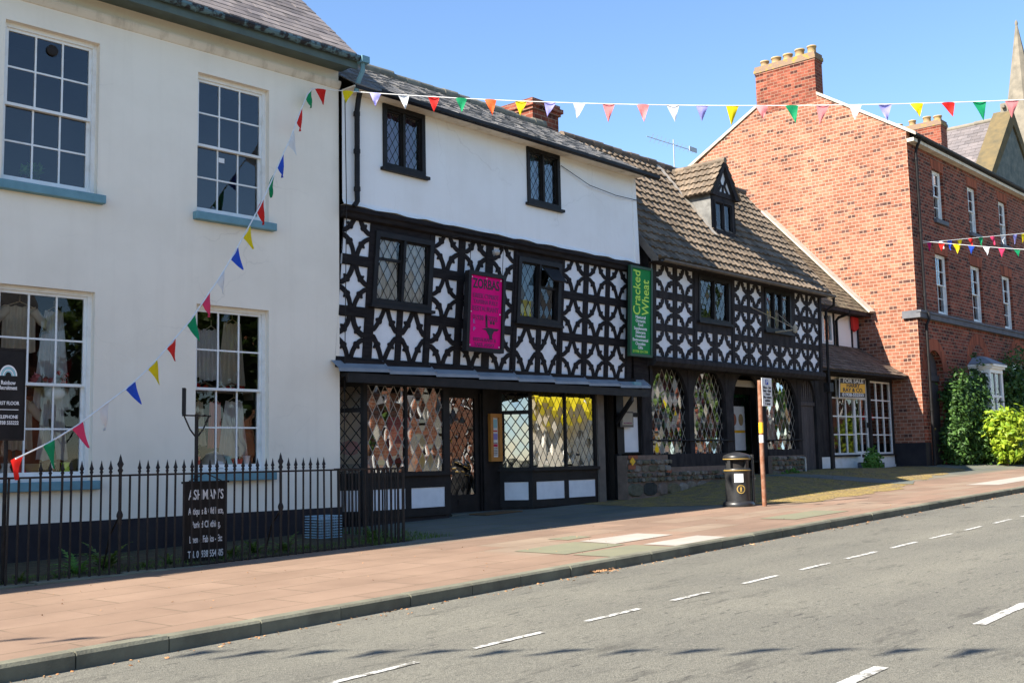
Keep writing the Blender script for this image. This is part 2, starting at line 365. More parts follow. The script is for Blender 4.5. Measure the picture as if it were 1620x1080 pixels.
FL = {'r': ('red', (0.7, 0.025, 0.02)), 'p': ('pink', (0.8, 0.06, 0.16)), 's': ('backlit pink', (0.85, 0.27, 0.27)), 'm': ('magenta', (0.6, 0.01, 0.14)), 'o': ('orange', (0.85, 0.16, 0.04)), 'g': ('green', (0.01, 0.3, 0.12)),  # the paler pink has the sky's backlight put into its colour
      'y': ('yellow', (0.85, 0.66, 0.01)), 'b': ('blue', (0.03, 0.1, 0.6)), 'v': ('pale violet', (0.4, 0.38, 0.8)), 'w': ('white', (0.82, 0.82, 0.82))}
for k, (n, c) in FL.items(): M['flag_' + k] = cloth(n.replace(' ', '_') + '_bunting', c, 0.35)
M['string'] = pm('white_tape', (0.75, 0.75, 0.73), (0.65, 0.65, 0.63), 9.0, 0.8, 0.2)

# ------------------------------------------------------------------ mesh builder
BASE = {}
class MB:
    def __init__(s, shear=None): s.v = []; s.f = []; s.sm = []; s.shear = shear
    def face(s, pts, smooth=False):
        i = len(s.v); s.v += [tuple(p) for p in pts]; s.f.append(list(range(i, i + len(pts)))); s.sm.append(smooth)
    def raw(s, vs, fs, smooth=False):
        i = len(s.v); s.v += [tuple(p) for p in vs]
        for f in fs: s.f.append([i + k for k in f]); s.sm.append(smooth)
    def box(s, x0, x1, y0, y1, z0, z1):
        vs = [(x, y, z) for x in (x0, x1) for y in (y0, y1) for z in (z0, z1)]
        s.raw(vs, [(0, 1, 3, 2), (4, 6, 7, 5), (0, 4, 5, 1), (2, 3, 7, 6), (0, 2, 6, 4), (1, 5, 7, 3)])
    def obox(s, p0, p1, a0, a1, d0, d1, z0, z1):
        """box along plan segment p0->p1: a along it (metres), d to its right-hand back side"""
        p0 = Vector(p0); p1 = Vector(p1); t = (p1 - p0).normalized(); n = Vector((-t.y, t.x))
        P = lambda a, d, z: (*(p0 + t * a + n * d), z)
        vs = [P(a, d, z) for a in (a0, a1) for d in (d0, d1) for z in (z0, z1)]
        s.raw(vs, [(0, 1, 3, 2), (4, 6, 7, 5), (0, 4, 5, 1), (2, 3, 7, 6), (0, 2, 6, 4), (1, 5, 7, 3)])
    def prism(s, poly, y0, y1, ax='y', smooth=False):
        """poly of 2-D points: ax 'y' -> (x,z), 'x' -> (y,z), 'z' -> (x,y)"""
        def P(a, b, d):
            return (a, d, b) if ax == 'y' else ((d, a, b) if ax == 'x' else (a, b, d))
        n = len(poly)
        vs = [P(a, b, y0) for a, b in poly] + [P(a, b, y1) for a, b in poly]
        s.raw(vs, [list(range(n)), list(range(2 * n - 1, n - 1, -1))])
        s.raw(vs, [(i, (i + 1) % n, n + (i + 1) % n, n + i) for i in range(n)], smooth)
    def tube(s, pts, r, n=8, r1=None, cap=True):
        pts = [Vector(p) for p in pts]; m = len(pts); rings = []
        for i, p in enumerate(pts):
            t = (pts[min(i + 1, m - 1)] - pts[max(i - 1, 0)]).normalized()
            u = t.orthogonal().normalized() if abs(t.z) > 0.9 else Vector((0, 0, 1)).cross(t).normalized()
            w = t.cross(u)
            rr = r if r1 is None else r + (r1 - r) * i / max(1, m - 1)
            rings.append([p + (u * math.cos(2 * PI * k / n) + w * math.sin(2 * PI * k / n)) * rr for k in range(n)])
        vs = [q for g in rings for q in g]
        fs = [(i * n + k, i * n + (k + 1) % n, (i + 1) * n + (k + 1) % n, (i + 1) * n + k) for i in range(m - 1) for k in range(n)]
        s.raw(vs, fs, n > 5)
        if cap: s.raw(rings[0], [list(range(n))[::-1]]); s.raw(rings[-1], [list(range(n))])
    def lathe(s, prof, cx, cy, n=24, smooth=True):
        vs = [(cx + r * math.cos(2 * PI * k / n), cy + r * math.sin(2 * PI * k / n), z) for r, z in prof for k in range(n)]
        m = len(prof)
        s.raw(vs, [(i * n + k, i * n + (k + 1) % n, (i + 1) * n + (k + 1) % n, (i + 1) * n + k) for i in range(m - 1) for k in range(n)], smooth)
    def holes(s, x0, x1, z0, z1, hs, y, dep, edges=False):
        """a front face at y with rectangular openings whose reveals run back dep"""
        xs = sorted({x0, x1, *[v for h in hs for v in h[:2] if x0 < v < x1]}); zs = sorted({z0, z1, *[v for h in hs for v in h[2:] if z0 < v < z1]})
        for i in range(len(xs) - 1):
            for j in range(len(zs) - 1):
                mx, mz = (xs[i] + xs[i + 1]) / 2, (zs[j] + zs[j + 1]) / 2
                if any(h[0] < mx < h[1] and h[2] < mz < h[3] for h in hs): continue
                s.face([(xs[i], y, zs[j]), (xs[i + 1], y, zs[j]), (xs[i + 1], y, zs[j + 1]), (xs[i], y, zs[j + 1])])
        for a, b, c, d in hs:
            s.face([(a, y, c), (a, y + dep, c), (a, y + dep, d), (a, y, d)]); s.face([(b, y, c), (b, y, d), (b, y + dep, d), (b, y + dep, c)])
            s.face([(a, y, c), (b, y, c), (b, y + dep, c), (a, y + dep, c)]); s.face([(a, y, d), (a, y + dep, d), (b, y + dep, d), (b, y, d)])
        if edges:
            for a, b, c, d in ((x0, x1, z0, z1),):
                s.face([(a, y, c), (a, y, d), (a, y + dep, d), (a, y + dep, c)]); s.face([(b, y, c), (b, y + dep, c), (b, y + dep, d), (b, y, d)])
                s.face([(a, y, c), (a, y + dep, c), (b, y + dep, c), (b, y, c)]); s.face([(a, y, d), (b, y, d), (b, y + dep, d), (a, y + dep, d)])
    def build(s, name, m, parent=None, bev=0.0):
        vs = s.v
        if s.shear: k, z0 = s.shear; vs = [(x + k * (z - z0), y, z) for x, y, z in vs]
        o0 = BASE.get(parent.name, Vector()) if parent else Vector()
        me = bpy.data.meshes.new(name)
        me.from_pydata([Vector(v) - o0 for v in vs], [], s.f)
        me.polygons.foreach_set('use_smooth', s.sm)
        uv = me.uv_layers.new(name='UVMap').data
        for p in me.polygons:                                    # metre-true box projection
            n = p.normal; a = (abs(n.x), abs(n.y), abs(n.z))
            for li in p.loop_indices:
                q = vs[me.loops[li].vertex_index]
                if a[2] > 0.8: uv[li].uv = (q[0], q[1])
                elif a[0] > a[1] * 1.05: uv[li].uv = (q[1], q[2])
                else: uv[li].uv = (q[0], q[2])
        me.materials.append(m)
        o = bpy.data.objects.new(name, me); C.objects.link(o)
        if parent: o.parent = parent
        BASE[o.name] = o0
        if bev:
            b = o.modifiers.new('bevel', 'BEVEL'); b.width = bev; b.segments = 2; b.limit_method = 'ANGLE'
        return o
def tag(o, label=None, cat=None, group=None, kind=None):
    if label: o['label'] = label
    if cat: o['category'] = cat
    if group: o['group'] = group
    if kind: o['kind'] = kind
    return o
def thing(name, label, cat, loc, rz=0.0, group=None, local=False):
    o = bpy.data.objects.new(name, None); C.objects.link(o)
    o.location = loc; o.rotation_euler = (0, 0, rz); o.empty_display_size = 0.2
    BASE[o.name] = Vector() if local else Vector(loc)
    return tag(o, label, cat, group)
def dup(root, loc, rz=None, label=None):
    def rec(o, par):
        c = o.copy(); C.objects.link(c)
        if par: c.parent = par
        for ch in list(o.children): rec(ch, c)
        return c
    r = rec(root, None); r.location = loc
    if rz is not None: r.rotation_euler = (0, 0, rz)
    if label: r['label'] = label
    return r
def lettering(txt, size, parent, m, origin, xdir=(1, 0, 0), ydir=(0, 0, 1), width=None, name='lettering', align='CENTER', bold=0.0):
    """a line of raised letters whose centre is at origin, reading along xdir with its top towards ydir"""
    cu = bpy.data.curves.new('t', 'FONT'); cu.body = txt; cu.size = size; cu.align_x = align; cu.align_y = 'CENTER'
    cu.extrude = 0.002; cu.offset = bold; cu.resolution_u = 3
    ob = bpy.data.objects.new('t', cu)
    C.objects.link(ob)
    me = bpy.data.meshes.new_from_object(ob.evaluated_get(bpy.context.evaluated_depsgraph_get()))
    bpy.data.objects.remove(ob); bpy.data.curves.remove(cu)
    X = Vector(xdir).normalized(); Y = Vector(ydir).normalized(); Z = X.cross(Y)
    xs = [v.co.x for v in me.vertices]
    k = 1.0
    if width and xs: k = width / max(1e-6, max(xs) - min(xs))
    o0 = BASE.get(parent.name, Vector())
    for v in me.vertices:
        q = v.co
        v.co = Vector(origin) + X * q.x * k + Y * q.y + Z * q.z - o0
    me.materials.clear(); me.materials.append(m); me.name = name
    o = bpy.data.objects.new(name, me); C.objects.link(o); o.parent = parent
    BASE[o.name] = o0
    return o

def sm(a, b, x):
    t = max(0.0, min(1.0, (x - a) / (b - a))); return t * t * (3 - 2 * t)
def kerb_y(x): return 8.18 + 0.0177 * x
def gz(x, y):
    """height of the pavement: the street climbs 2.1 % to the right, with a bank in front of the far shop"""
    z = 0.021 * x + 0.12
    z += 0.07 * sm(12.3, 15.5, y)
    z += 0.30 * sm(21.5, 25.6, x) * (1 - 0.55 * sm(31, 37, x)) * sm(11.6, 14.8, y)
    return z

# ------------------------------------------------------------------ setting: ground, road, pavement, kerb
def sheet(name, pts, m, kind='structure', uvs=True):
    b = MB(); b.face(pts); o = b.build(name, m); tag(o, kind=kind); return o
def road_mat():
    m, nt, b, tc = base('asphalt', 0.85, 0.2)
    v = tc.outputs['Object']
    agg = ramp(nt, noise(nt, v, 120.0, 3.0), 0.34, 0.68, (0.072, 0.07, 0.059), (0.238, 0.226, 0.19))
    mid = ramp(nt, noise(nt, v, 28.0, 4.0, 0.7), 0.3, 0.7, (0.78, 0.78, 0.78), (1.2, 1.2, 1.18))
    mp2 = nt.nodes.new('ShaderNodeMapping'); mp2.inputs['Scale'].default_value = (0.05, 1.1, 1)
    nt.links.new(v, mp2.inputs[0])
    trk = ramp(nt, noise(nt, mp2.outputs[0], 1.0, 3.0), 0.3, 0.7, (0.86, 0.86, 0.87), (1.1, 1.1, 1.08))
    big = ramp(nt, noise(nt, v, 0.5, 7.0), 0.3, 0.75, (0.86, 0.86, 0.86), (1.1, 1.09, 1.06))
    col = agg
    for x in (mid, trk, big):
        mm = nt.nodes.new('ShaderNodeMix'); mm.data_type = 'RGBA'; mm.blend_type = 'MULTIPLY'; mm.inputs[0].default_value = 1.0
        nt.links.new(col, mm.inputs[6]); nt.links.new(x, mm.inputs[7]); col = mm.outputs[2]
    mp = nt.nodes.new('ShaderNodeMapping'); mp.inputs['Scale'].default_value = (0.5, 2.2, 1)
    nt.links.new(v, mp.inputs[0])
    spot = ramp(nt, noise(nt, mp.outputs[0], 1.6, 6.0, 0.72), 0.57, 0.66)
    col = mix(nt, math_n(nt, 'MULTIPLY', spot, 0.6), col, (0.055, 0.052, 0.045))
    pit = ramp(nt, noise(nt, mp.outputs[0], 9.0, 4.0, 0.6), 0.63, 0.67)
    col = mix(nt, math_n(nt, 'MULTIPLY', pit, 0.7), col, (0.04, 0.038, 0.034))
    nt.links.new(col, b.inputs['Base Color'])
    bump(nt, b, noise(nt, v, 90.0, 4.0), 0.9, 0.008)
    return m
def slope_sheet(name, x0, x1, y0, y1, dz, m, kind='structure'):
    return sheet(name, [(x0, y0, 0.021 * x0 + dz), (x1, y0, 0.021 * x1 + dz), (x1, y1, 0.021 * x1 + dz), (x0, y1, 0.021 * x0 + dz)], m, kind)
M['asphalt'] = road_mat()
slope_sheet('road', -60, 160, -2.2, 12.0, 0.0, M['asphalt'])
M['field'] = pm('far_ground', (0.09, 0.1, 0.05), (0.13, 0.12, 0.07), 0.3, 0.95, 0.1)
slope_sheet('ground', -400, 900, -600, 900, -0.45, M['field'])

def paving_mat():
    m, nt, b, tc = base('red_paving', 0.9, 0.2)
    v = tc.outputs['Object']
    t = nt.nodes.new('ShaderNodeTexBrick')
    t.inputs['Scale'].default_value = 1.0; t.inputs['Brick Width'].default_value = 1.5; t.inputs['Row Height'].default_value = 0.62
    t.inputs['Mortar Size'].default_value = 0.011; t.inputs['Mortar Smooth'].default_value = 0.1; t.offset = 0.37
    t.inputs['Color1'].default_value = (0, 0, 0, 1); t.inputs['Color2'].default_value = (1, 1, 1, 1); t.inputs['Mortar'].default_value = (0.5, 0.5, 0.5, 1)
    mp = nt.nodes.new('ShaderNodeMapping'); mp.inputs['Rotation'].default_value = (0, 0, -0.0177)
    nt.links.new(v, mp.inputs[0]); nt.links.new(mp.outputs[0], t.inputs['Vector'])
    red = mix(nt, t.outputs['Color'], (0.208, 0.142, 0.102), (0.238, 0.164, 0.119))
    mixd = ramp(nt, t.outputs['Color'], 0.1, 0.9)
    cr = mixd.node.color_ramp
    cr.elements[0].color = (0.195, 0.135, 0.1, 1); cr.elements[1].color = (0.23, 0.175, 0.13, 1)
    e = cr.elements.new(0.55); e.color = (0.235, 0.158, 0.115, 1)
    sx = nt.nodes.new('ShaderNodeSeparateXYZ'); nt.links.new(v, sx.inputs[0])
    right = ramp(nt, math_n(nt, 'MULTIPLY', sx.outputs[0], 0.01), 0.1115, 0.1125)
    col = mix(nt, right, red, mixd)
    # grey-green flagstones close to the half-timbered house
    gy = math_n(nt, 'MULTIPLY', ramp(nt, math_n(nt, 'MULTIPLY', sx.outputs[1], 0.01), 0.1235, 0.1255), right)
    flag = mix(nt, t.outputs['Color'], (0.1, 0.112, 0.098), (0.165, 0.16, 0.13))
    col = mix(nt, gy, col, flag)
    fl = ramp(nt, noise(nt, v, 1.1, 8.0, 0.65), 0.3, 0.75, (0.82, 0.8, 0.78), (1.14, 1.13, 1.1))
    mm = nt.nodes.new('ShaderNodeMix'); mm.data_type = 'RGBA'; mm.blend_type = 'MULTIPLY'; mm.inputs[0].default_value = 1.0
    nt.links.new(col, mm.inputs[6]); nt.links.new(fl, mm.inputs[7])
    jt = math_n(nt, 'MULTIPLY', t.outputs['Fac'], ramp(nt, noise(nt, v, 0.9, 3.0), 0.3, 0.5))
    col = mix(nt, jt, mm.outputs[2], (0.13, 0.095, 0.065))
    moss = math_n(nt, 'MULTIPLY', math_n(nt, 'MULTIPLY', t.outputs['Fac'], gy), 0.8)
    col = mix(nt, moss, col, (0.12, 0.15, 0.03))
    nt.links.new(col, b.inputs['Base Color'])
    h = math_n(nt, 'SUBTRACT', noise(nt, v, 60.0, 4.0), math_n(nt, 'MULTIPLY', t.outputs['Fac'], 1.0))
    bump(nt, b, h, 0.35, 0.006)
    return m
M['paving'] = paving_mat()
def height_sheet(name, xs, yf, ny, m, lift=0.0, kind='structure', edge=None):
    """sheet over the pavement: for each x a strip from yf(x)[0] to yf(x)[1]"""
    b = MB(); vs = []; fs = []
    for x in xs:
        y0, y1 = yf(x)
        for j in range(ny + 1):
            y = y0 + (y1 - y0) * j / ny
            vs.append((x, y, gz(x, y) + lift))
    n = ny + 1
    for i in range(len(xs) - 1):
        for j in range(ny): fs.append((i * n + j, (i + 1) * n + j, (i + 1) * n + j + 1, i * n + j + 1))
    b.raw(vs, fs, True); o = b.build(name, m); tag(o, kind=kind); return o
xs = [-60, -30, -10] + [i * 0.5 for i in range(0, 100)] + [52, 60, 80, 110, 160]
height_sheet('pavement', xs, lambda x: (kerb_y(x) + 0.14, 20.0), 30, M['paving'])
# kerb stones, one strip of separate blocks
kb = MB(); x = -12.0
M['kerb'] = pm('kerb_stone', (0.17, 0.165, 0.12), (0.105, 0.1, 0.075), 3.0, 0.9, 0.2, 0.5, island=0.15)
while x < 75:
    L = random.choice((0.91, 0.91, 0.91, 0.8))
    if not (10.75 < x < 10.95):
        a, b_ = x, x + L - 0.012
        j = random.uniform(-0.006, 0.006); jz = random.uniform(-0.005, 0.005)
        prof = [(0.0 + j, -0.15), (0.0 + j, 0.105), (0.022 + j, 0.128 + jz), (0.15, 0.130 + jz), (0.15, -0.15)]
        n = len(prof)
        vs = [(xx, kerb_y(xx) + p, 0.021 * xx + q) for xx in (a, b_) for p, q in prof]
        kb.raw(vs, [(i, (i + 1) % n, n + (i + 1) % n, n + i) for i in range(n)] + [list(range(n)), list(range(2 * n - 1, n - 1, -1))])
    x += L
tag(kb.build('kerb', M['kerb']), kind='structure')
# painted dashes, worn
def paint_mat():
    m, nt, b, tc = base('worn_road_paint', 0.7, 0.3)
    v = tc.outputs['Object']
    w = ramp(nt, noise(nt, v, 11.0, 7.0, 0.75), 0.43, 0.51)
    nt.links.new(mix(nt, w, (0.15, 0.142, 0.12), (0.52, 0.51, 0.47)), b.inputs['Base Color'])
    bump(nt, b, noise(nt, v, 110.0), 0.4, 0.004)
    return m
M['paint'] = paint_mat()
pb = MB()
def dash(s0, s1, p, w):
    q = lambda s, t: (s - 0.0177 * t, t + 0.0177 * s, 0.021 * s + 0.004)
    n = 6
    for i in range(n):
        a, c = s0 + (s1 - s0) * i / n, s0 + (s1 - s0) * (i + 1) / n
        e = random.uniform(-0.006, 0.006)
        pb.face([q(a, p - w / 2 + e), q(c, p - w / 2 + e), q(c, p + w / 2 + e), q(a, p + w / 2 + e)])
for s0, s1 in [(5.02, 5.86), (6.48, 7.33), (7.94, 8.77), (9.34, 10.02), (10.74, 11.53), (12.1, 12.89), (13.35, 14.3), (14.8, 15.7), (16.25, 17.1), (17.72, 18.52), (19.1, 20.0), (20.6, 21.5), (3.6, 4.4), (2.1, 2.95)]:
    dash(s0, s1, 6.06, 0.065)
for i in range(14): dash(6.05 + 3.3 * (i - 1), 7.40 + 3.3 * (i - 1), 3.14, 0.1)
tag(pb.build('road_markings', M['paint']), kind='structure')

# cobbled, mossy forecourt before the far timbered shop
def cobble_mat():
    m, nt, b, tc = base('mossy_cobbles', 0.95, 0.1)
    v = tc.outputs['Object']
    vo = nt.nodes.new('ShaderNodeTexVoronoi'); vo.inputs['Scale'].default_value = 15.0
    nt.links.new(v, vo.inputs['Vector'])
    st = mix(nt, vo.outputs['Color'], (0.16, 0.12, 0.08), (0.25, 0.185, 0.115))
    ms = ramp(nt, noise(nt, v, 3.2, 9.0, 0.75), 0.4, 0.6)
    moss = mix(nt, noise(nt, v, 40.0, 3.0), (0.15, 0.12, 0.035), (0.52, 0.36, 0.11))
    col = mix(nt, ms, st, moss)
    gap = ramp(nt, vo.outputs['Distance'], 0.45, 0.75)
    col = mix(nt, math_n(nt, 'MULTIPLY', gap, 0.35), col, (0.09, 0.085, 0.03))
    nt.links.new(col, b.inputs['Base Color'])
    h = math_n(nt, 'ADD', math_n(nt, 'MULTIPLY', vo.outputs['Distance'], -1.2), noise(nt, v, 50.0, 3.0))
    bump(nt, b, h, 0.9, 0.03)
    return m
M['cobble'] = cobble_mat()
def wob(x, k): return 0.10 * math.sin(x * 2.7 + k) + 0.06 * math.sin(x * 6.1 + k * 2)
height_sheet('cobbled_forecourt', [19.4 + i * 0.25 for i in range(73)], lambda x: (max(kerb_y(x) + 2.6, 13.7 - 3.1 * sm(19.4, 22.5, x)) + 1.1 * sm(26, 31.5, x) + 0.7 * sm(31, 37, x) + wob(x, 1), 15.6), 16, M['cobble'], 0.006)
M['flagstone'] = pm('grey_flagstone', (0.1, 0.115, 0.1), (0.15, 0.15, 0.125), 2.0, 0.9, 0.2, 0.3)
M['flagpale'] = pm('pale_flagstone', (0.36, 0.325, 0.28), (0.29, 0.26, 0.225), 2.0, 0.9, 0.2, 0.3)
M['flaggreen'] = pm('green_grey_flagstone', (0.185, 0.178, 0.115), (0.16, 0.158, 0.108), 2.0, 0.9, 0.2, 0.3)
def slab(name, pts, m, lift=0.006):
    n = 6; b = MB(); vs = []
    p = [Vector(q) for q in pts]
    for i in range(n + 1):
        for j in range(n + 1):
            q = p[0].lerp(p[1], i / n).lerp(p[3].lerp(p[2], i / n), j / n); vs.append((q.x, q.y, gz(q.x, q.y) + lift))
    b.raw(vs, [(i * (n + 1) + j, (i + 1) * (n + 1) + j, (i + 1) * (n + 1) + j + 1, i * (n + 1) + j + 1) for i in range(n) for j in range(n)])
    tag(b.build(name, m), kind='structure')
slab('stone_path', [(26.3, 15.0), (27.5, 15.0), (30.4, 12.3), (29.3, 11.9)], M['flagstone'], 0.011)
slab('grey_paving', [(11.35, 9.3), (12.75, 9.35), (12.8, 10.3), (11.4, 10.25)], M['flaggreen'])
slab('grey_paving', [(11.35, 8.55), (12.7, 8.57), (12.75, 9.2), (11.35, 9.18)], M['flaggreen'])
slab('pale_paving', [(12.85, 8.57), (14.25, 8.6), (14.3, 9.15), (12.85, 9.12)], M['flagpale'])
slab('pale_paving', [(12.78, 9.55), (14.3, 9.58), (14.3, 10.25), (12.9, 10.3)], M['flagpale'])
slab('pale_paving', [(13.0, 10.6), (13.6, 10.6), (13.6, 11.0), (13.0, 11.0)], M['flaggreen'])
slab('pale_paving', [(29.0, 9.6), (34.0, 9.7), (34.0, 10.5), (29.0, 10.4)], M['flagpale'])
slab('grey_paving', [(17.5, 9.2), (19.6, 9.2), (19.6, 9.9), (17.5, 9.9)], M['flaggreen'])
# planting strip behind the railing
AL = R(2.1)
def fy(x): return 12.9 - (x - 11.78) * math.tan(AL)       # fence line
def ay(x): return 15.2 - (x - 12.4) * math.tan(AL)        # cream house front
height_sheet('soil_strip', [0.0 + i * 0.5 for i in range(25)], lambda x: (fy(x) + 0.02, ay(x) + 0.3), 6, M['soil'], 0.015)

# ------------------------------------------------------------------ roofs
def tile_roof(e0, e1, r0, r1, rows, cols, name, m, parent, thick=0.025, wave=0.0, jit=0.006, stag=True, under=True):
    """courses of tiles from the eave line e0-e1 up to the ridge line r0-r1, each tile its own island"""
    e0, e1, r0, r1 = map(Vector, (e0, e1, r0, r1))
    nrm = (e1 - e0).cross(r0 - e0).normalized()
    if nrm.z < 0: nrm = -nrm
    b = MB()
    P = lambda a, t: e0.lerp(e1, a).lerp(r0.lerp(r1, a), t)
    for r in range(rows):
        t0 = r / rows; t1 = min(1.0, (r + 1.18) / rows)
        off = (0.5 if (r % 2 and stag) else 0.0)
        for c in range(-1, cols):
            a0 = max(0.0, (c + off) / cols); a1 = min(1.0, (c + 1 + off) / cols - 0.02 / cols)
            if a1 - a0 < 0.1 / cols: continue
            k = random.uniform(-jit, jit)
            if wave:
                n = 6; lo = []; hi = []; un = []
                for i in range(n + 1):
                    q = i / n; a = a0 + (a1 + 0.02 / cols - a0) * q
                    h = wave * (0.5 + 0.5 * math.cos(2 * PI * (q - 0.25)))
                    t0w = t0 - 0.012 * h / wave * 0
                    lo.append(P(a, t0w) + nrm * (thick + h + k + 0.012)); hi.append(P(a, t1) + nrm * (h + k * 0.3 + 0.0)); un.append(P(a, t0w) + nrm * (h + k - 0.02))
                vs = lo + hi + un; N = n + 1
                b.raw(vs, [(i, i + 1, N + i + 1, N + i) for i in range(n)] + [(2 * N + i, 2 * N + i + 1, i + 1, i) for i in range(n)])
            else:
                p = [P(a0, t0) + nrm * (thick + k), P(a1, t0) + nrm * (thick + k + random.uniform(-jit, jit) * 0.5), P(a1, t1) + nrm * 0.004, P(a0, t1) + nrm * 0.004]
                q = [P(a0, t0) + nrm * (k * 0.5 - 0.006), P(a1, t0) + nrm * (k * 0.5 - 0.006)]
                b.raw(p + q, [(0, 1, 2, 3), (4, 5, 1, 0), (4, 0, 3), (5, 2, 1)])
    if under: b.raw([e0 - nrm * 0.02, e1 - nrm * 0.02, r1 - nrm * 0.02, r0 - nrm * 0.02], [(0, 1, 2, 3)])
    return b.build(name, m, parent)
def ridge_tiles(p0, p1, n, r, m, parent, name='ridge_tile_row'):
    p0, p1 = Vector(p0), Vector(p1); b = MB(); d = (p1 - p0) / n
    for i in range(n):
        a = p0 + d * i; c = p0 + d * (i + 1.06); k = random.uniform(-0.012, 0.02)
        b.tube([a + Vector((0, 0, k)), c + Vector((0, 0, k + 0.012))], r * random.uniform(0.94, 1.08), 8)
    return b.build(name, m, parent)

def sash_window(parent, x0, x1, z0, z1, yf, cols=3, rows=2, name='sash_window', pane='pane', sill='teal', depth=0.11, fr=0.055, bar=0.026, back=None, sill_p=0.12, sill_h=0.13, hx=0.0):
    """double-hung sash set depth back in its opening: frame > pane, sash, sill"""
    y = yf + depth
    b = MB()
    b.box(x0, x0 + fr, y, y + 0.14, z0, z1); b.box(x1 - fr, x1, y, y + 0.14, z0, z1)
    b.box(x0 + fr, x1 - fr, y, y + 0.14, z1 - fr, z1); b.box(x0 + fr, x1 - fr, y - 0.01, y + 0.14, z0, z0 + fr * 1.1)
    w = b.build(name, M['wpaint'], parent)
    zi0, zi1, xa, xb = z0 + fr * 1.1, z1 - fr, x0 + fr, x1 - fr
    zm = (zi0 + zi1) / 2
    for k, (a, c, yy) in enumerate(((zm - 0.02, zi1, y + 0.035), (zi0, zm + 0.02, y + 0.08))):
        s = MB(); st = 0.042
        s.box(xa, xa + st, yy, yy + 0.04, a, c); s.box(xb - st, xb, yy, yy + 0.04, a, c)
        s.box(xa + st, xb - st, yy, yy + 0.04, a, a + (st if k == 0 else st * 1.7)); s.box(xa + st, xb - st, yy, yy + 0.04, c - st, c)
        a2, c2 = a + (st if k == 0 else st * 1.7), c - st
        for i in range(1, cols):
            xx = xa + st + (xb - xa - 2 * st) * i / cols; s.box(xx - bar / 2, xx + bar / 2, yy + 0.006, yy + 0.034, a2, c2)
        for j in range(1, rows):
            zz = a2 + (c2 - a2) * j / rows
            for i in range(cols):
                u0 = xa + st + (xb - xa - 2 * st) * i / cols + (bar / 2 if i else 0); u1 = xa + st + (xb - xa - 2 * st) * (i + 1) / cols - (bar / 2 if i < cols - 1 else 0)
                s.box(u0, u1, yy + 0.008, yy + 0.032, zz - bar / 2, zz + bar / 2)
        s.build('sash', M['wpaint'], w)
        g = MB(); g.face([(xa + st, yy + 0.02, a2), (xb - st, yy + 0.02, a2), (xb - st, yy + 0.02, c2), (xa + st, yy + 0.02, c2)])
        g.build('pane', M[pane], w)
    if sill:
        s = MB(); s.box(x0 - 0.07, x1 + 0.09, yf - sill_p, y, z0 - sill_h, z0); s.build('sill', M[sill], w, 0.012)
    return w
def leaded_casement(parent, x0, x1, z0, z1, yf, lights=2, name='casement_window', pane='lead_small', fr=0.07, proud=0.03, sill=True, shear=None, transom=None, mull=0.06, depth=0.03, fm='blackpaint'):
    b = MB(shear)
    b.box(x0, x0 + fr, yf - proud, yf + 0.1, z0, z1); b.box(x1 - fr, x1, yf - proud, yf + 0.1, z0, z1)
    b.box(x0 + fr, x1 - fr, yf - proud, yf + 0.1, z1 - fr, z1); b.box(x0 + fr, x1 - fr, yf - proud, yf + 0.1, z0, z0 + fr)
    xa, xb = x0 + fr, x1 - fr
    for i in range(1, lights):
        xx = xa + (xb - xa) * i / lights; b.box(xx - mull / 2, xx + mull / 2, yf - proud * 0.6, yf + 0.09, z0 + fr, z1 - fr)
    w = b.build(name, M[fm], parent)
    for i in range(lights):
        u0 = xa + (xb - xa) * i / lights + (mull / 2 if i else 0); u1 = xa + (xb - xa) * (i + 1) / lights - (mull / 2 if i < lights - 1 else 0)
        c = MB(shear); s = 0.028
        c.box(u0, u0 + s, yf + depth - 0.02, yf + depth + 0.03, z0 + fr, z1 - fr); c.box(u1 - s, u1, yf + depth - 0.02, yf + depth + 0.03, z0 + fr, z1 - fr)
        c.box(u0 + s, u1 - s, yf + depth - 0.02, yf + depth + 0.03, z0 + fr, z0 + fr + s); c.box(u0 + s, u1 - s, yf + depth - 0.02, yf + depth + 0.03, z1 - fr - s, z1 - fr)
        if transom and i in transom: c.box(u0 + s, u1 - s, yf + depth - 0.015, yf + depth + 0.03, transom[i] - 0.025, transom[i] + 0.025)
        c.build('casement', M[fm], w)
        g = MB(shear); g.face([(u0 + s, yf + depth + 0.01, z0 + fr + s), (u1 - s, yf + depth + 0.01, z0 + fr + s), (u1 - s, yf + depth + 0.01, z1 - fr - s), (u0 + s, yf + depth + 0.01, z1 - fr - s)])
        g.build('pane', M[pane], w)
    if sill:
        s = MB(shear); s.box(x0 - 0.06, x1 + 0.06, yf - proud - 0.06, yf, z0 - 0.06, z0 - 0.002); s.build('sill', M[fm], w)
    return w
def drape(parent, x0, x1, z0, z1, y, m, name='curtain', folds=6, amp=0.03, flare=0.0):
    b = MB(); n = folds * 6; vs = []
    for j in range(5):
        t = j / 4; z = z1 + (z0 - z1) * t
        for i in range(n + 1):
            q = i / n
            x = x0 + (x1 - x0) * q + flare * t * (q - 0.5)
            vs.append((x, y + amp * (0.5 + 0.6 * t) * math.sin(q * folds * 2 * PI + 0.6 * math.sin(3 * t)), z + 0.012 * math.sin(q * folds * 4)))
    b.raw(vs, [(j * (n + 1) + i, j * (n + 1) + i + 1, (j + 1) * (n + 1) + i + 1, (j + 1) * (n + 1) + i) for j in range(4) for i in range(n)], True)
    return b.build(name, m, parent)
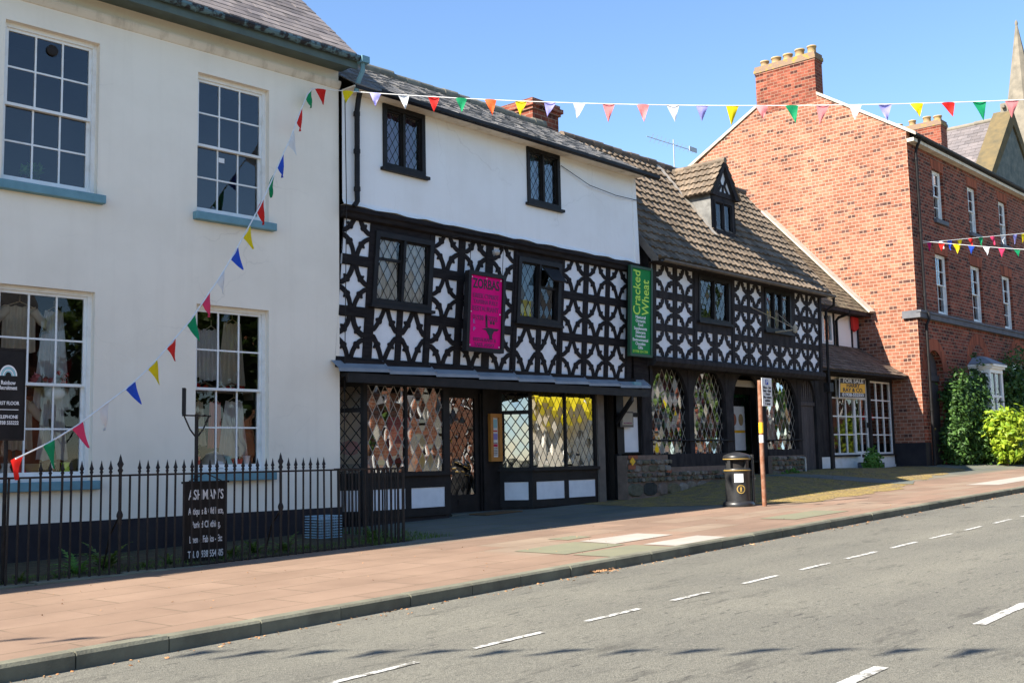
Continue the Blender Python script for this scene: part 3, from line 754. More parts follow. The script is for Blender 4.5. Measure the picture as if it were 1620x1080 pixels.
def gutter(parent, p0, p1, r, m, name='gutter', n=10, brackets=0, bm=None):
    p0, p1 = Vector(p0), Vector(p1); b = MB(); t = (p1 - p0).normalized(); side = t.cross(Vector((0, 0, 1))).normalized()
    for rr, flip in ((r, False), (r * 0.86, True)):
        vs = []
        for p in (p0, p1):
            for k in range(n + 1):
                a = PI + PI * k / n; vs.append(p + side * math.cos(a) * rr + Vector((0, 0, 1)) * math.sin(a) * rr)
        b.raw(vs, [(k, k + 1, n + 2 + k, n + 1 + k) for k in range(n)], True)
    b.box(*sorted((p0.x, p1.x)), p0.y - r - 0.006, p0.y - r + 0.006, min(p0.z, p1.z) - 0.012, max(p0.z, p1.z) + 0.012) if abs(t.y) < 0.01 else None
    L = (p1 - p0).length
    for i in range(brackets):
        c = p0.lerp(p1, (i + 0.5) / brackets); b.tube([c + t * 0.03 + side * -r * 1.05, c + t * 0.03 + Vector((0, 0, -r * 1.1)), c + t * 0.03 + side * r * 1.05], 0.016, 5)
    return b.build(name, m, parent)
# ------------------------------------------------------------------ cream house (left)
hA = thing('cream_house', 'cream rendered Georgian house with teal sills and a dark plinth behind railings', 'house', (12.4, 15.2, 0.0), -AL, local=True)
WA = [(-2.83, -1.475, 5.67, 8.0), (-5.89, -4.49, 5.67, 8.03), (-2.82, -1.465, 1.5, 4.19), (-5.9, -4.49, 1.44, 4.21)]
b = MB(); b.holes(-20, 0, 0.86, 8.75, WA, 0.0, 0.26); b.build('wall', M['cream'], hA)
b = MB(); b.prism([(0.005, 0.2), (9.0, 0.2), (9.0, 8.75), (4.5, 13.0), (0.005, 8.75)], -0.25, -0.002, 'x'); b.prism([(0.3, 0.2), (9.0, 0.2), (9.0, 8.7), (4.5, 13.0), (0.3, 8.7)], -19.99, -19.8, 'x'); b.box(-19.8, -0.25, 8.8, 9.0, 0.2, 8.6); b.build('end_wall', M['cream'], hA)
b = MB(); b.box(-20, 0.015, -0.02, 0.24, 0.1, 0.86); b.build('plinth', M['plinth'], hA)
b = MB(); b.prism([(0.0, 8.36), (-0.02, 8.37), (-0.05, 8.42), (-0.065, 8.46), (-0.065, 8.5), (-0.02, 8.52), (0.0, 8.53)], -20, 0.012, 'x'); b.build('cornice_moulding', M['cream_dirty'], hA)
b = MB(); b.box(-20.1, 0.05, -0.47, 0.0, 8.7, 8.74); b.box(-20.1, 0.05, -0.5, -0.47, 8.62, 8.84); b.build('soffit', M['teal_grey'], hA)
gutter(hA, (-20.1, -0.565, 8.82), (0.12, -0.565, 8.80), 0.06, M['teal_flake'], brackets=21)
b = MB(); b.tube([(0.1, -0.575, 8.74), (0.12, -0.56, 8.6), (0.12, -0.42, 8.42), (0.12, -0.36, 8.25)], 0.045, 8); b.box(0.03, 0.2, -0.66, -0.49, 8.72, 8.84); b.build('outlet_pipe', M['teal'], hA)
tile_roof((-20.2, -0.56, 8.8), (0.1, -0.56, 8.8), (-20.2, 4.5, 13.42), (0.1, 4.5, 13.42), 33, 66, 'roof', M['slate'], hA, 0.014, jit=0.004)
b = MB(); b.face([(-20.2, 4.5, 13.42), (0.1, 4.5, 13.42), (0.1, 9.3, 8.7), (-20.2, 9.3, 8.7)]); b.build('rear_roof', M['slate'], hA)
b = MB(); b.prism([(-0.56, 8.76), (4.5, 13.38), (4.5, 13.22), (-0.4, 8.76)], 0.0, 0.085, 'x'); b.build('verge_board', M['cream_dirty'], hA)
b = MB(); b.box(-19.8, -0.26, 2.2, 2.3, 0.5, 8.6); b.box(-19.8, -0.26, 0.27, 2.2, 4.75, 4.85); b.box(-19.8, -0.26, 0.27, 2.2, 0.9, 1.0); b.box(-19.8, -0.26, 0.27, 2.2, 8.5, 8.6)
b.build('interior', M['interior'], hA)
for i, w in enumerate(WA):
    sash_window(hA, *w, 0.0, pane='pane_blue' if i < 2 else 'pane', fr=0.06)
b = MB(); b.lathe([(0.001, 0), (0.085, 0), (0.085, 0.02), (0.06, 0.03), (0.001, 0.03)], 0, 0, 20)
fan = b; fan.v = [(-5.15 + x, 0.16 - z, 7.79 + y) for x, y, z in fan.v]; fan.build('extractor_vent', M['iron'], hA)
b = MB(); b.box(-2.33, -2.22, 0.19, 0.192, 6.62, 6.7); b.build('window_notice', M['paper'], hA)

# ------------------------------------------------------------------ black and white house (centre)
hB = thing('timber_framed_house', 'black and white half-timbered restaurant with a white rendered top storey', 'house', (12.42, 15.2, 0.4))
wB = [(13.39, 14.47, 7.09, 8.32), (17.49, 18.6, 7.09, 8.32)]
b = MB(); b.holes(12.42, 21.52, 6.33, 8.36, wB, 15.13, 0.2)
n = 36
for i in range(n):                                              # soft, slightly wavy flared lower edge of the render
    f = lambda k: (12.42 + 9.1 * k / n, 0.012 * math.sin(k * 1.7) + 0.008 * math.sin(k * 4.1))
    (xa, ea), (xb, eb) = f(i), f(i + 1)
    for (p, q), (r, s) in (((15.13, 6.33), (15.105, 6.27)), ((15.105, 6.27), (15.08, 6.235)), ((15.08, 6.235), (15.2, 6.225))):
        e = 1 if q < 6.3 else 0; e2 = 1
        b.face([(xa, p, q + ea * e), (xa, r, s + ea * e2), (xb, r, s + eb * e2), (xb, p, q + eb * e)], True)
b.build('rendered_wall', M['white'], hB)
b = MB(); b.prism([(15.08, 6.235), (21.2, 6.235), (21.2, 8.36), (18.0, 10.2), (15.13, 8.36)], 21.36, 21.518, 'x'); b.prism([(15.4, 3.3), (21.2, 3.3), (21.2, 8.36), (18.0, 10.2), (15.4, 8.36)], 12.425, 12.5, 'x'); b.box(12.5, 21.36, 21.0, 21.2, 0.2, 8.3); b.build('end_wall', M['white'], hB)
b = MB(); b.box(12.42, 21.5, 14.78, 15.13, 8.325, 8.35); b.build('soffit', M['cream_dirty'], hB)
for w in wB: leaded_casement(hB, *w, 15.13, 2, fr=0.09, proud=0.035, depth=0.04)
drape(hB, 13.45, 13.95, 7.1, 8.3, 15.32, M['drape_mauve'], folds=4); drape(hB, 13.95, 14.45, 7.1, 8.3, 15.34, M['drape_mauve'], folds=4)
drape(hB, 17.5, 18.0, 7.1, 8.3, 15.32, M['drape_blue'], folds=4); drape(hB, 18.1, 18.6, 7.1, 8.3, 15.34, M['drape_blue'], folds=4)
SH = (0.09, 4.8)
cols_r1 = [(12.42, 13.05), (14.70, 15.37), (15.55, 16.17), (16.38, 17.02), (18.71, 19.41), (19.58, 20.24), (20.39, 21.06)]
rows = [(3.46, 4.2), (4.38, 5.14), (5.32, 6.11)]
cells = [(a, c, z0 + (0.04 if a < 16 else 0), z1 + (0.03 if a < 16 else 0)) for a, c in cols_r1 for z0, z1 in rows]
cells += [(13.26, 13.83, 3.5, 4.43), (13.97, 14.54, 3.5, 4.43), (17.19, 17.83, 3.46, 4.37), (17.98, 18.54, 3.46, 4.37)]
winB = [(13.17, 14.66, 4.5, 5.88), (17.15, 18.58, 4.51, 5.9)]
b = MB(SH); b.holes(12.43, 21.3, 3.3, 6.2, cells + winB, 15.2, 0.028)
for z in (4.29, 5.23): b.box(12.43, 13.12, 15.192, 15.2, z - 0.05, z + 0.05)
for a, c in ((14.56, 14.66), (17.06, 17.14), (21.1, 21.28), (18.6, 18.68)): b.box(a, c, 15.19, 15.2, 3.46, 6.1)
b.build('timber_frame', M['black'], hB)
b = MB(SH); b.holes(12.42, 21.32, 3.28, 6.22, winB, 15.229, 0.12); b.build('plaster_infill', M['panel'], hB)
def braces(cells, y, m, parent, shear, th, leafy=False):
    """cusped braces across the four corners of every panel: nearly straight struts with a round boss, or leafy ones"""
    for x0, x1, z0, z1 in cells:
        b = MB(shear)
        w, h = x1 - x0, z1 - z0
        for sx in (0, 1):
            for sz in (0, 1):
                jx, jz, jt, jp = (random.uniform(0.97, 1.02), random.uniform(0.96, 1.02), random.uniform(0.9, 1.1), random.uniform(-0.06, 0.06))
                rx, rz = (0.43 if not leafy else 0.41) * w * jx, (0.45 if not leafy else 0.43) * h * jz
                N = 20; inn = []; out = []
                bl = (0.7 if not leafy else 0.7) + random.uniform(-0.08, 0.08)
                if h > 1.42 * w: bl = 0.3
                pt = lambda t: Vector((rx * ((1 - bl) * (1 - t) + bl * math.cos(t * PI / 2)), rz * ((1 - bl) * t + bl * math.sin(t * PI / 2))))
                for i in range(N + 1):
                    t = i / N; p = pt(t); d = (pt(min(1, t + 0.02)) - pt(max(0, t - 0.02))).normalized(); n = Vector((d.y, -d.x))
                    if n.x + n.y < 0: n = -n
                    q = abs(t - 0.52 - jp)
                    if not leafy:
                        k = math.sqrt(max(0.0, 1 - (q / 0.075) ** 2)); hin = th * jt * (0.95 + 1.15 * k); hout = th * jt * (0.95 + 0.6 * k)
                    else:
                        k = max(0, 1 - (q / 0.13) ** 2); k2 = max(0, 1 - ((t - 0.2) / 0.12) ** 2) + max(0, 1 - ((t - 0.82) / 0.12) ** 2)
                        hin = th * jt * (0.8 + 1.5 * k + 1.0 * k2); hout = th * jt * (1.0 + 0.5 * k + 0.25 * k2)
                    a, c = p - n * hin, p + n * hout
                    if i == 0: a.y = c.y = 0.0
                    if i == N: a.x = c.x = 0.0
                    cl = lambda v: (min(max(v.x, 0.0), w / 2 - 0.004), min(max(v.y, 0.0), h / 2 - 0.004))
                    inn.append(cl(a)); out.append(cl(c))
                F = lambda p, d: ((x0 + p[0]) if sx == 0 else (x1 - p[0]), d, (z0 + p[1]) if sz == 0 else (z1 - p[1]))
                vs = [F(p, y) for p in inn] + [F(p, y) for p in out] + [F(p, y + 0.026) for p in inn] + [F(p, y + 0.026) for p in out]
                K = N + 1
                b.raw(vs, [(i, i + 1, K + i + 1, K + i) for i in range(N)] + [(i, i + 1, 2 * K + i + 1, 2 * K + i) for i in range(N)] + [(K + i, K + i + 1, 3 * K + i + 1, 3 * K + i) for i in range(N)])
        b.build('ornamental_bracing', m, parent)
braces(cells, 15.204, M['black'], hB, SH, 0.048)
b = MB(); b.prism([(15.2, 6.0), (15.12, 6.03), (15.1, 6.1), (15.06, 6.13), (15.06, 6.2), (15.1, 6.222), (15.2, 6.222)], 12.43, 21.5, 'x'); b.build('jetty_moulding', M['black'], hB)
b = MB(); b.box(12.43, 21.25, 15.12, 15.26, 3.3, 3.45); b.build('bressummer', M['black'], hB)
leaded_casement(hB, 13.17, 14.66, 4.5, 5.88, 15.2, 2, shear=SH, transom={0: 5.38}, fr=0.1, pane='lead_bay', depth=0.05)
leaded_casement(hB, 17.15, 18.58, 4.51, 5.9, 15.2, 2, shear=SH, fr=0.1, pane='lead_bay', transom={1: 5.32}, depth=0.05)
drape(hB, 13.26, 13.86, 4.6, 5.8, 15.29, M['curtain'], folds=6); drape(hB, 14.02, 14.6, 4.6, 5.8, 15.29, M['curtain'], folds=6)
drape(hB, 17.25, 17.86, 4.6, 5.85, 15.32, M['drape_blue'], folds=4); drape(hB, 17.2, 17.7, 4.55, 5.0, 15.27, M['yellow_cloth'], folds=3, amp=0.015)  # short yellow cloth stands in for a yellow reflection in the glass
b = MB(SH); vs = [(17.93, 15.17, 5.72), (18.43, 15.17, 5.72), (18.47, 14.94, 5.42), (17.97, 14.94, 5.42)]
b.raw(vs + [(x, y - 0.02, z + 0.02) for x, y, z in vs], [(0, 1, 2, 3), (4, 5, 6, 7), (0, 1, 5, 4), (2, 3, 7, 6), (1, 2, 6, 5), (0, 3, 7, 4)]); b.build('open_fanlight', M['blackpaint'], hB)
tile_roof((12.45, 14.74, 8.36), (21.8, 14.74, 8.36), (12.45, 18.0, 10.26), (21.8, 18.0, 10.26), 17, 44, 'roof', M['slate_grey'], hB, 0.018, jit=0.008)
b = MB(); b.face([(12.45, 18, 10.25), (21.8, 18, 10.25), (21.8, 21.4, 8.3), (12.45, 21.4, 8.3)]); b.build('rear_roof', M['slate_grey'], hB)
ridge_tiles((12.5, 18.0, 10.24), (21.5, 18.0, 10.26), 22, 0.13, M['ridge'], hB)
gutter(hB, (12.95, 14.68, 8.35), (21.85, 14.68, 8.31), 0.045, M['blackpaint'], brackets=9)
b = MB(); b.box(12.45, 21.75, 14.75, 14.78, 8.3, 8.36); b.build('fascia', M['blackpaint'], hB)
b = MB(); b.tube([(12.72, 14.95, 8.42), (12.7, 15.0, 8.2), (12.7, 15.04, 8.0), (12.7, 15.05, 6.45), (12.66, 15.0, 6.3), (12.6, 15.02, 6.2)], 0.05, 8)
for z in (7.9, 7.2, 6.5): b.tube([(12.7, 15.05, z), (12.7, 15.05, z + 0.08)], 0.062, 8)
b.build('downpipe', M['blackpaint'], hB)
b = MB(); b.tube([(12.44, 15.07, 8.3), (12.45, 15.05, 6.2), (12.44, 15.1, 3.6), (12.43, 15.15, 0.6)], 0.008, 4); b.build('cable', M['blackpaint'], hB)
b = MB(); b.tube([(18.62, 15.09, 8.1), (19.6, 15.06, 7.82), (20.6, 15.06, 7.75), (21.52, 15.08, 7.78)], 0.009, 4); b.build('cable', M['blackpaint'], hB)
# chimney
b = MB(); b.box(21.1, 22.15, 18.0, 19.8, 9.4, 10.66); b.box(21.05, 22.2, 17.95, 19.85, 10.66, 10.74); b.box(21.0, 22.25, 17.9, 19.9, 10.74, 10.85); b.box(21.06, 22.19, 17.96, 19.84, 10.85, 10.95)
ch = b.build('chimney', M['brick_stack'], hB)
b = MB(); b.lathe([(0.14, 10.93), (0.15, 10.98), (0.13, 11.0), (0.14, 11.06), (0.11, 11.06), (0.11, 10.95)], 21.6, 18.35, 16); b.build('chimney_pot', M['pot_red'], ch)
b = MB(); b.lathe([(0.09, 10.93), (0.1, 11.05), (0.07, 11.05), (0.07, 10.95)], 21.5, 18.9, 14); b.build('chimney_pot', M['wpaint'], ch)
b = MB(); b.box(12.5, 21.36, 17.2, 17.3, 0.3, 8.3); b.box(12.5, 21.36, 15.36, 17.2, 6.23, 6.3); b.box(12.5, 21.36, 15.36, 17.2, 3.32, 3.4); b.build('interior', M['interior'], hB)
# lead canopy
b = MB(); n = 8
for i in range(n):
    a, c = 12.2 + 9.42 * i / n, 12.2 + 9.42 * (i + 1) / n - 0.01
    k0, k1 = 0.03, 0.0
    vs = [(a, 15.2, 3.42 + k1), (c + 0.05, 15.2, 3.42 + k0), (c + 0.05, 14.98, 3.27 + k0), (a, 14.98, 3.27 + k1), (a, 14.97, 3.21), (c + 0.03, 14.97, 3.21 + k0)]
    b.raw(vs, [(0, 1, 2, 3), (3, 2, 5, 4)]); b.tube([(c + 0.04, 15.2, 3.45), (c + 0.0, 14.97, 3.285)], 0.02, 6)
cn = b.build('lead_canopy', M['lead'], hB)
b = MB(); b.box(12.43, 21.63, 15.0, 15.06, 3.03, 3.2); b.box(12.43, 21.6, 15.06, 16.1, 3.14, 3.2); b.build('canopy_fascia', M['wood_grey'] if False else M['blackpaint'], cn)
b = MB(); b.obox((20.96, 15.5), (20.96, 15.0), 0.0, 0.01, 0, 0.01, 2.4, 2.41)
vs = [(20.92, 15.5, 2.38), (20.92, 15.5, 2.52), (20.92, 15.02, 3.06), (20.92, 15.02, 2.92)]
b = MB(); b.raw(vs + [(x + 0.08, y, z) for x, y, z in vs], [(0, 1, 2, 3), (4, 5, 6, 7), (0, 1, 5, 4), (1, 2, 6, 5), (2, 3, 7, 6), (3, 0, 4, 7)]); b.build('canopy_strut', M['blackpaint'], cn)
b = MB(); b.box(21.0, 21.28, 14.985, 15.12, 3.29, 3.37); b.build('canopy_block', M['teal'], cn)
def bay(parent, plan, fronts, gl, sillz, base, pane, cant_t, panels, name='bay_window'):
    """canted shop bay: frame > panes, white panels, sill"""
    fr = MB(); (p0, p1, p2, p3) = [Vector(p) for p in plan]
    root = None; gs = []; ps = []
    sl = MB()
    for si, (a, c) in enumerate(((p0, p1), (p1, p2), (p2, p3))):
        L = (c - a).length
        fr.obox(a, c, 0, L, 0.03, 0.08, base, sillz - 0.03)
        fr.obox(a, c, 0, L, 0.0, 0.03, base - 0.02, base + 0.14); fr.obox(a, c, 0, L, 0.0, 0.03, sillz - 0.26, sillz - 0.03)
        sl.obox(a, c, -0.03, L + 0.03, -0.06, 0.1, sillz - 0.03, sillz + 0.03)
        cuts = fronts if si == 1 else ([(0.07, L - 0.06)] if si == 0 else [(0.05, L - 0.05)])
        last = 0.0
        for (u0, u1) in cuts:
            fr.obox(a, c, last, u0, 0.0, 0.07, sillz + 0.03, 3.14); last = u1
            for q0, q1 in (((gl[0], gl[1]),) if si == 1 else ((gl[0], cant_t - 0.04), (cant_t + 0.04, gl[1] - 0.03))):
                n = Vector((-(c - a).y, (c - a).x)).normalized() * 0.035; t = (c - a).normalized()
                A, B_ = a + t * u0 + n, a + t * u1 + n
                gs.append([(*A, q0), (*B_, q0), (*B_, q1), (*A, q1)])
            if si != 1: fr.obox(a, c, u0, u1, 0.0, 0.06, cant_t - 0.04, cant_t + 0.04)
            fr.obox(a, c, u0, u1, 0.0, 0.07, gl[1] if si == 1 else gl[1] - 0.03, 3.14)
            if gl[0] - sillz - 0.03 > 0.005: fr.obox(a, c, u0, u1, 0.0, 0.07, sillz + 0.03, gl[0])
        fr.obox(a, c, last, L, 0.0, 0.07, sillz + 0.03, 3.14)
        pl = panels if si == 1 else ([(0.1, L - 0.09)] if si == 0 else [])
        last = 0.0
        for u0, u1 in pl:
            fr.obox(a, c, last, u0, 0.0, 0.03, base + 0.14, sillz - 0.26); last = u1
            ps.append((a, c, u0, u1))
        fr.obox(a, c, last, L, 0.0, 0.03, base + 0.14, sillz - 0.26)
    root = fr.build(name, M['blackpaint'], parent)
    sl.build('sill', M['blackpaint'], root)
    for g in gs: q = MB(); q.face(g); q.build('pane', M[pane if abs(g[0][1] - g[1][1]) < 0.01 else 'lead_door'], root)
    for a, c, u0, u1 in ps: q = MB(); q.obox(a, c, u0, u1, 0.012, 0.03, base + 0.14, sillz - 0.26); q.build('white_panel', M['panel'], root)
    kb_ = MB(); kb_.obox(p0, p1, 0, (p1 - p0).length, 0.05, 0.15, 0.2, base - 0.02); kb_.obox(p1, p2, 0, (p2 - p1).length, 0.05, 0.15, 0.2, base - 0.02); kb_.build('kick_board', M['plinth'], root)
    return root
bay(hB, [(12.75, 16.1), (13.2, 15.5), (15.42, 15.5), (15.62, 16.1)], [(0.09, 1.03), (1.09, 2.05)], (1.43, 3.04), 1.38, 0.6, 'lead_shop', 2.58, [(0.21, 1.02), (1.17, 2.06)])
bay(hB, [(17.5, 16.1), (17.88, 15.5), (20.16, 15.5), (20.3, 16.1)], [(0.05, 1.16), (1.21, 2.22)], (1.45, 3.08), 1.4, 0.62, 'lead_bright', 2.63, [(0.13, 1.08), (1.23, 2.19)])
b = MB(); b.box(15.45, 15.93, 16.1, 16.2, 0.3, 3.2); b.box(17.2, 17.55, 16.1, 16.2, 0.3, 3.2); b.box(15.93, 17.2, 16.1, 16.2, 3.02, 3.2); b.build('shopfront_wall', M['blackpaint'], hB)
b = MB(); b.box(20.28, 20.42, 15.75, 16.2, 0.3, 3.2); b.build('side_post', M['blackpaint'], hB)
b = MB(); b.box(16.93, 17.0, 16.02, 16.1, 0.5, 3.1); b.box(17.0, 17.14, 16.04, 16.1, 0.5, 3.1); b.build('door_jamb', M['blackpaint'], hB)
b = MB(); b.box(20.17, 20.42, 15.46, 15.56, 0.4, 3.12); b.build('weathered_post', M['wood_grey'], hB)
b = MB(); b.holes(15.9, 16.88, 0.56, 3.02, [(16.0, 16.76, 0.92, 2.92)], 16.1, 0.05); b.box(16.88, 16.93, 16.06, 16.15, 0.5, 3.02); dr = b.build('door', M['blackpaint'], hB)
b = MB(); b.face([(16.0, 16.13, 0.92), (16.76, 16.13, 0.92), (16.76, 16.13, 2.92), (16.0, 16.13, 2.92)]); b.build('door_pane', M['lead_door'], dr)
b = MB(); b.box(16.22, 16.5, 16.085, 16.1, 0.72, 0.82); b.build('letter_box', M['iron'], dr)
b = MB(); b.box(15.7, 17.3, 15.75, 16.15, 0.3, 0.56); b.build('doorstep', M['flagstone'], hB)
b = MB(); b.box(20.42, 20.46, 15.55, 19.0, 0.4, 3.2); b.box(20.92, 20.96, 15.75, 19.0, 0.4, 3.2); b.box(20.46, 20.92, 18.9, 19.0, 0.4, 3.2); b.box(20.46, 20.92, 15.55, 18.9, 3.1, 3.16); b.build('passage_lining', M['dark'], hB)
# in the bays: drawn cloth, yellow cloth standing in for a reflection in the upper panes
b = MB(); b.box(17.6, 20.2, 17.0, 17.05, 0.5, 3.1); b.build('display_back', M['curtain'], hB)
drape(hB, 17.95, 19.0, 2.7, 3.1, 15.6, M['yellow_cloth'], 'yellow_reflection_cloth', 7, 0.02); drape(hB, 19.1, 20.1, 2.78, 3.1, 15.6, M['yellow_cloth'], 'yellow_reflection_cloth', 7, 0.02)
drape(hB, 17.95, 19.0, 1.8, 2.75, 15.66, M['curtain'], folds=9, amp=0.02)
drape(hB, 19.3, 20.05, 2.0, 2.85, 15.68, M['curtain'], folds=7, amp=0.02)
drape(hB, 17.52, 17.9, 1.4, 3.05, 16.25, M['drape_blue'], folds=5, amp=0.02); drape(hB, 12.8, 13.25, 1.4, 3.05, 16.25, M['lace'], folds=5, amp=0.02)

# ------------------------------------------------------------------ far timbered shop
hC = thing('timbered_shop', 'low black and white timbered shop with a pantiled roof and one small dormer', 'house', (26.0, 15.1, 0.6))
SC = (0.06, 5.2)
cC = [(22.18, 22.92), (23.1, 23.82), (25.88, 26.56), (26.7, 27.34), (29.28, 29.98), (30.11, 30.76)]
rC = [(4.05, 4.67), (4.85, 5.48), (5.67, 6.31)]
cells = [(a, c, z0, z1) for a, c in cC for z0, z1 in rC] + [(24.02, 24.77, 4.06, 4.78), (25.0, 25.7, 4.06, 4.78), (27.57, 28.25, 4.05, 4.67), (28.43, 29.13, 4.05, 4.66)]
winC = [(24.08, 25.62, 5.07, 6.26), (27.5, 29.02, 5.07, 6.27)]
b = MB(SC); b.holes(22.0, 30.93, 3.98, 6.42, cells + winC, 15.1, 0.026); b.box(23.86, 23.98, 15.085, 15.1, 4.0, 6.3); b.box(25.72, 25.82, 15.085, 15.1, 4.0, 6.3); b.box(22.0, 22.14, 15.08, 15.1, 4.0, 6.35); b.box(30.8, 30.93, 15.08, 15.1, 4.0, 6.35)
b.build('timber_frame', M['timber_grey'], hC)
b = MB(SC); b.holes(21.99, 30.94, 3.97, 6.43, winC, 15.127, 0.12); b.build('plaster_infill', M['panel'], hC)
braces(cells, 15.102, M['timber_grey'], hC, SC, 0.045, True)
b = MB(); b.prism([(15.15, 3.98), (15.0, 4.03), (14.94, 4.0), (14.93, 3.9), (15.0, 3.8), (15.5, 3.8), (15.5, 3.98)], 21.85, 30.75, 'x'); b.build('jetty_beam', M['timber_grey'], hC)
for (a, c, z0, z1), k in zip(winC, (2, 3)): leaded_casement(hC, a, c, z0, z1, 15.1, k, shear=SC, pane='lead_bay', fr=0.08, depth=0.04, proud=0.02)
drape(hC, 24.1, 24.5, 5.1, 6.2, 15.4, M['lace_cream'], folds=4); drape(hC, 27.6, 28.9, 5.1, 5.7, 15.4, M['lace_cream'], folds=8)
b = MB(); b.box(21.95, 22.05, 15.52, 20.0, 0.4, 3.99); b.box(30.86, 30.95, 15.62, 20.0, 0.4, 3.99); b.box(21.95, 22.05, 15.13, 20.0, 3.99, 6.5); b.box(30.85, 30.95, 15.13, 20.0, 3.99, 6.5)
b.prism([(15.13, 6.5), (20.0, 6.5), (17.6, 9.9)], 21.95, 22.05, 'x'); b.prism([(15.13, 6.5), (20.0, 6.5), (17.6, 9.9)], 30.85, 30.95, 'x'); b.box(22.05, 30.85, 19.9, 20.0, 0.4, 6.4); b.build('end_wall', M['timber_grey'], hC)
tile_roof((21.75, 14.76, 6.38), (31.0, 14.76, 6.38), (21.75, 17.6, 10.0), (31.0, 17.6, 10.0), 15, 36, 'roof', M['tile'], hC, 0.05, wave=0.042, jit=0.008, stag=False)
b = MB(); b.face([(21.75, 17.6, 9.98), (31.0, 17.6, 9.98), (31.0, 20.4, 6.3), (21.75, 20.4, 6.3)]); b.build('rear_roof', M['tile'], hC)
ridge_tiles((21.75, 17.6, 10.0), (31.0, 17.6, 10.02), 22, 0.13, M['tile_dark'], hC)
b = MB(); b.prism([(14.7, 6.28), (14.7, 6.4), (17.6, 10.02), (17.6, 9.85), (14.86, 6.3)], 21.7, 21.75, 'x'); b.build('verge_board', M['wood_grey'], hC)
gutter(hC, (21.9, 14.68, 6.34), (31.05, 14.68, 6.32), 0.06, M['wood_grey'], brackets=8)
b = MB(); b.box(21.9, 30.93, 14.78, 15.1, 6.3, 6.34); b.build('soffit', M['timber_grey'], hC)
b = MB(); b.tube([(31.0, 14.68, 6.28), (31.03, 14.7, 6.05), (31.0, 14.95, 5.9), (30.98, 14.97, 3.9), (30.98, 14.97, 3.75)], 0.045, 8); b.box(30.85, 31.1, 14.88, 15.08, 3.45, 3.72); b.tube([(30.98, 14.98, 3.5), (31.02, 15.02, 1.1)], 0.05, 8)
b.build('downpipe', M['blackpaint'], hC)
# dormer
D0, D1, DY, DZ0, DZe, DZa = 26.12, 27.42, 15.85, 7.62, 8.95, 9.9
dm = MB(); dm.holes(D0, D1, DZ0, DZe, [(D0 + 0.16, D1 - 0.14, 7.82, 8.74)], DY, 0.1); dm = dm.build('dormer', M['timber_grey'], hC)
b = MB(); b.face([(D0, DY, DZe), (D1, DY, DZe), ((D0 + D1) / 2, DY, DZa)]); b.build('gable_infill', M['panel'], dm)
b = MB(); xm = (D0 + D1) / 2
for pts in ([(D0 - 0.08, 8.84), (D0 + 0.12, 8.84), (xm, DZa - 0.17), (xm, DZa + 0.04)], [(D1 + 0.08, 8.84), (D1 - 0.12, 8.84), (xm, DZa - 0.17), (xm, DZa + 0.04)]): b.prism(pts, DY - 0.12, DY - 0.004, 'y')
b.prism([(D0, 8.86), (D1, 8.86), (D1, 9.0), (D0, 9.0)], DY - 0.03, DY - 0.004, 'y')
for s in (-1, 1): b.prism([(xm + s * 0.3, 9.0), (xm + s * 0.2, 9.0), (xm + s * 0.05, 9.2), (xm + s * 0.16, 9.42), (xm + s * 0.09, 9.6), (xm + s * 0.16, 9.62), (xm + s * 0.24, 9.4), (xm + s * 0.14, 9.2)], DY - 0.03, DY - 0.006, 'y')
b.prism([(xm - 0.05, 9.0), (xm + 0.05, 9.0), (xm + 0.03, 9.22), (xm - 0.03, 9.22)], DY - 0.032, DY - 0.008, 'y')
b.build('barge_board', M['timber_grey'], dm)
leaded_casement(dm, D0 + 0.16, D1 - 0.14, 7.82, 8.74, DY, 2, pane='pane', fr=0.06, sill=True, fm='timber_grey', depth=0.03)
for o_ in list(dm.children):
    if o_.name.startswith('casement_window'):
        for ch_ in list(o_.children): ch_.parent = dm
roof_y = lambda z: 14.76 + (z - 6.38) * (2.84 / 3.62)
for x, s in ((D0, -1), (D1, 1)):
    b = MB(); b.prism([(DY, 7.6), (DY, DZe), (roof_y(DZe) + 0.05, DZe)], x, x + 0.03 * -s, 'x'); b.build('cheek', M['cement'], dm)
tile_roof((D0 - 0.14, DY - 0.12, DZe - 0.1), (D0 - 0.14, 17.1, DZe - 0.1), (xm, DY - 0.12, DZa), (xm, 17.6, DZa), 5, 9, 'dormer_roof', M['tile'], dm, 0.045, wave=0.038, stag=False)
tile_roof((D1 + 0.14, 17.1, DZe - 0.1), (D1 + 0.14, DY - 0.12, DZe - 0.1), (xm, 17.6, DZa), (xm, DY - 0.12, DZa), 5, 9, 'dormer_roof', M['tile'], dm, 0.045, wave=0.038, stag=False)
ridge_tiles((xm, DY - 0.14, DZa), (xm, 17.6, DZa), 7, 0.09, M['tile'], dm)
b = MB()
P = lambda z, d: (D0 - d, roof_y(z), z + 0.11)
vs = [P(7.55, 0.0), P(7.55, 0.2), P(9.9, 0.2), P(9.9, 0.0)]; b.face([(v[0] - 0.0, v[1] - 0.02, v[2]) for v in vs]); b.build('flashing', M['flash'], dm)
b = MB(); b.prism([(DY - 0.3, 7.36), (DY - 0.02, 7.68), (DY - 0.0, 7.68), (DY - 0.25, 7.34)], D0 - 0.06, D1 + 0.08, 'x'); b.build('flashing', M['lead'], dm)
drape(dm, D0 + 0.2, D0 + 0.5, 7.9, 8.7, DY + 0.2, M['lace'], folds=4); drape(dm, D1 - 0.5, D1 - 0.2, 8.0, 8.7, DY + 0.2, M['lace'], folds=4, flare=-0.1)
b = MB(); b.box(D0 + 0.1, D1 - 0.1, DY + 0.5, DY + 0.52, 7.6, 8.9); b.build('interior', M['drape_blue'], dm)
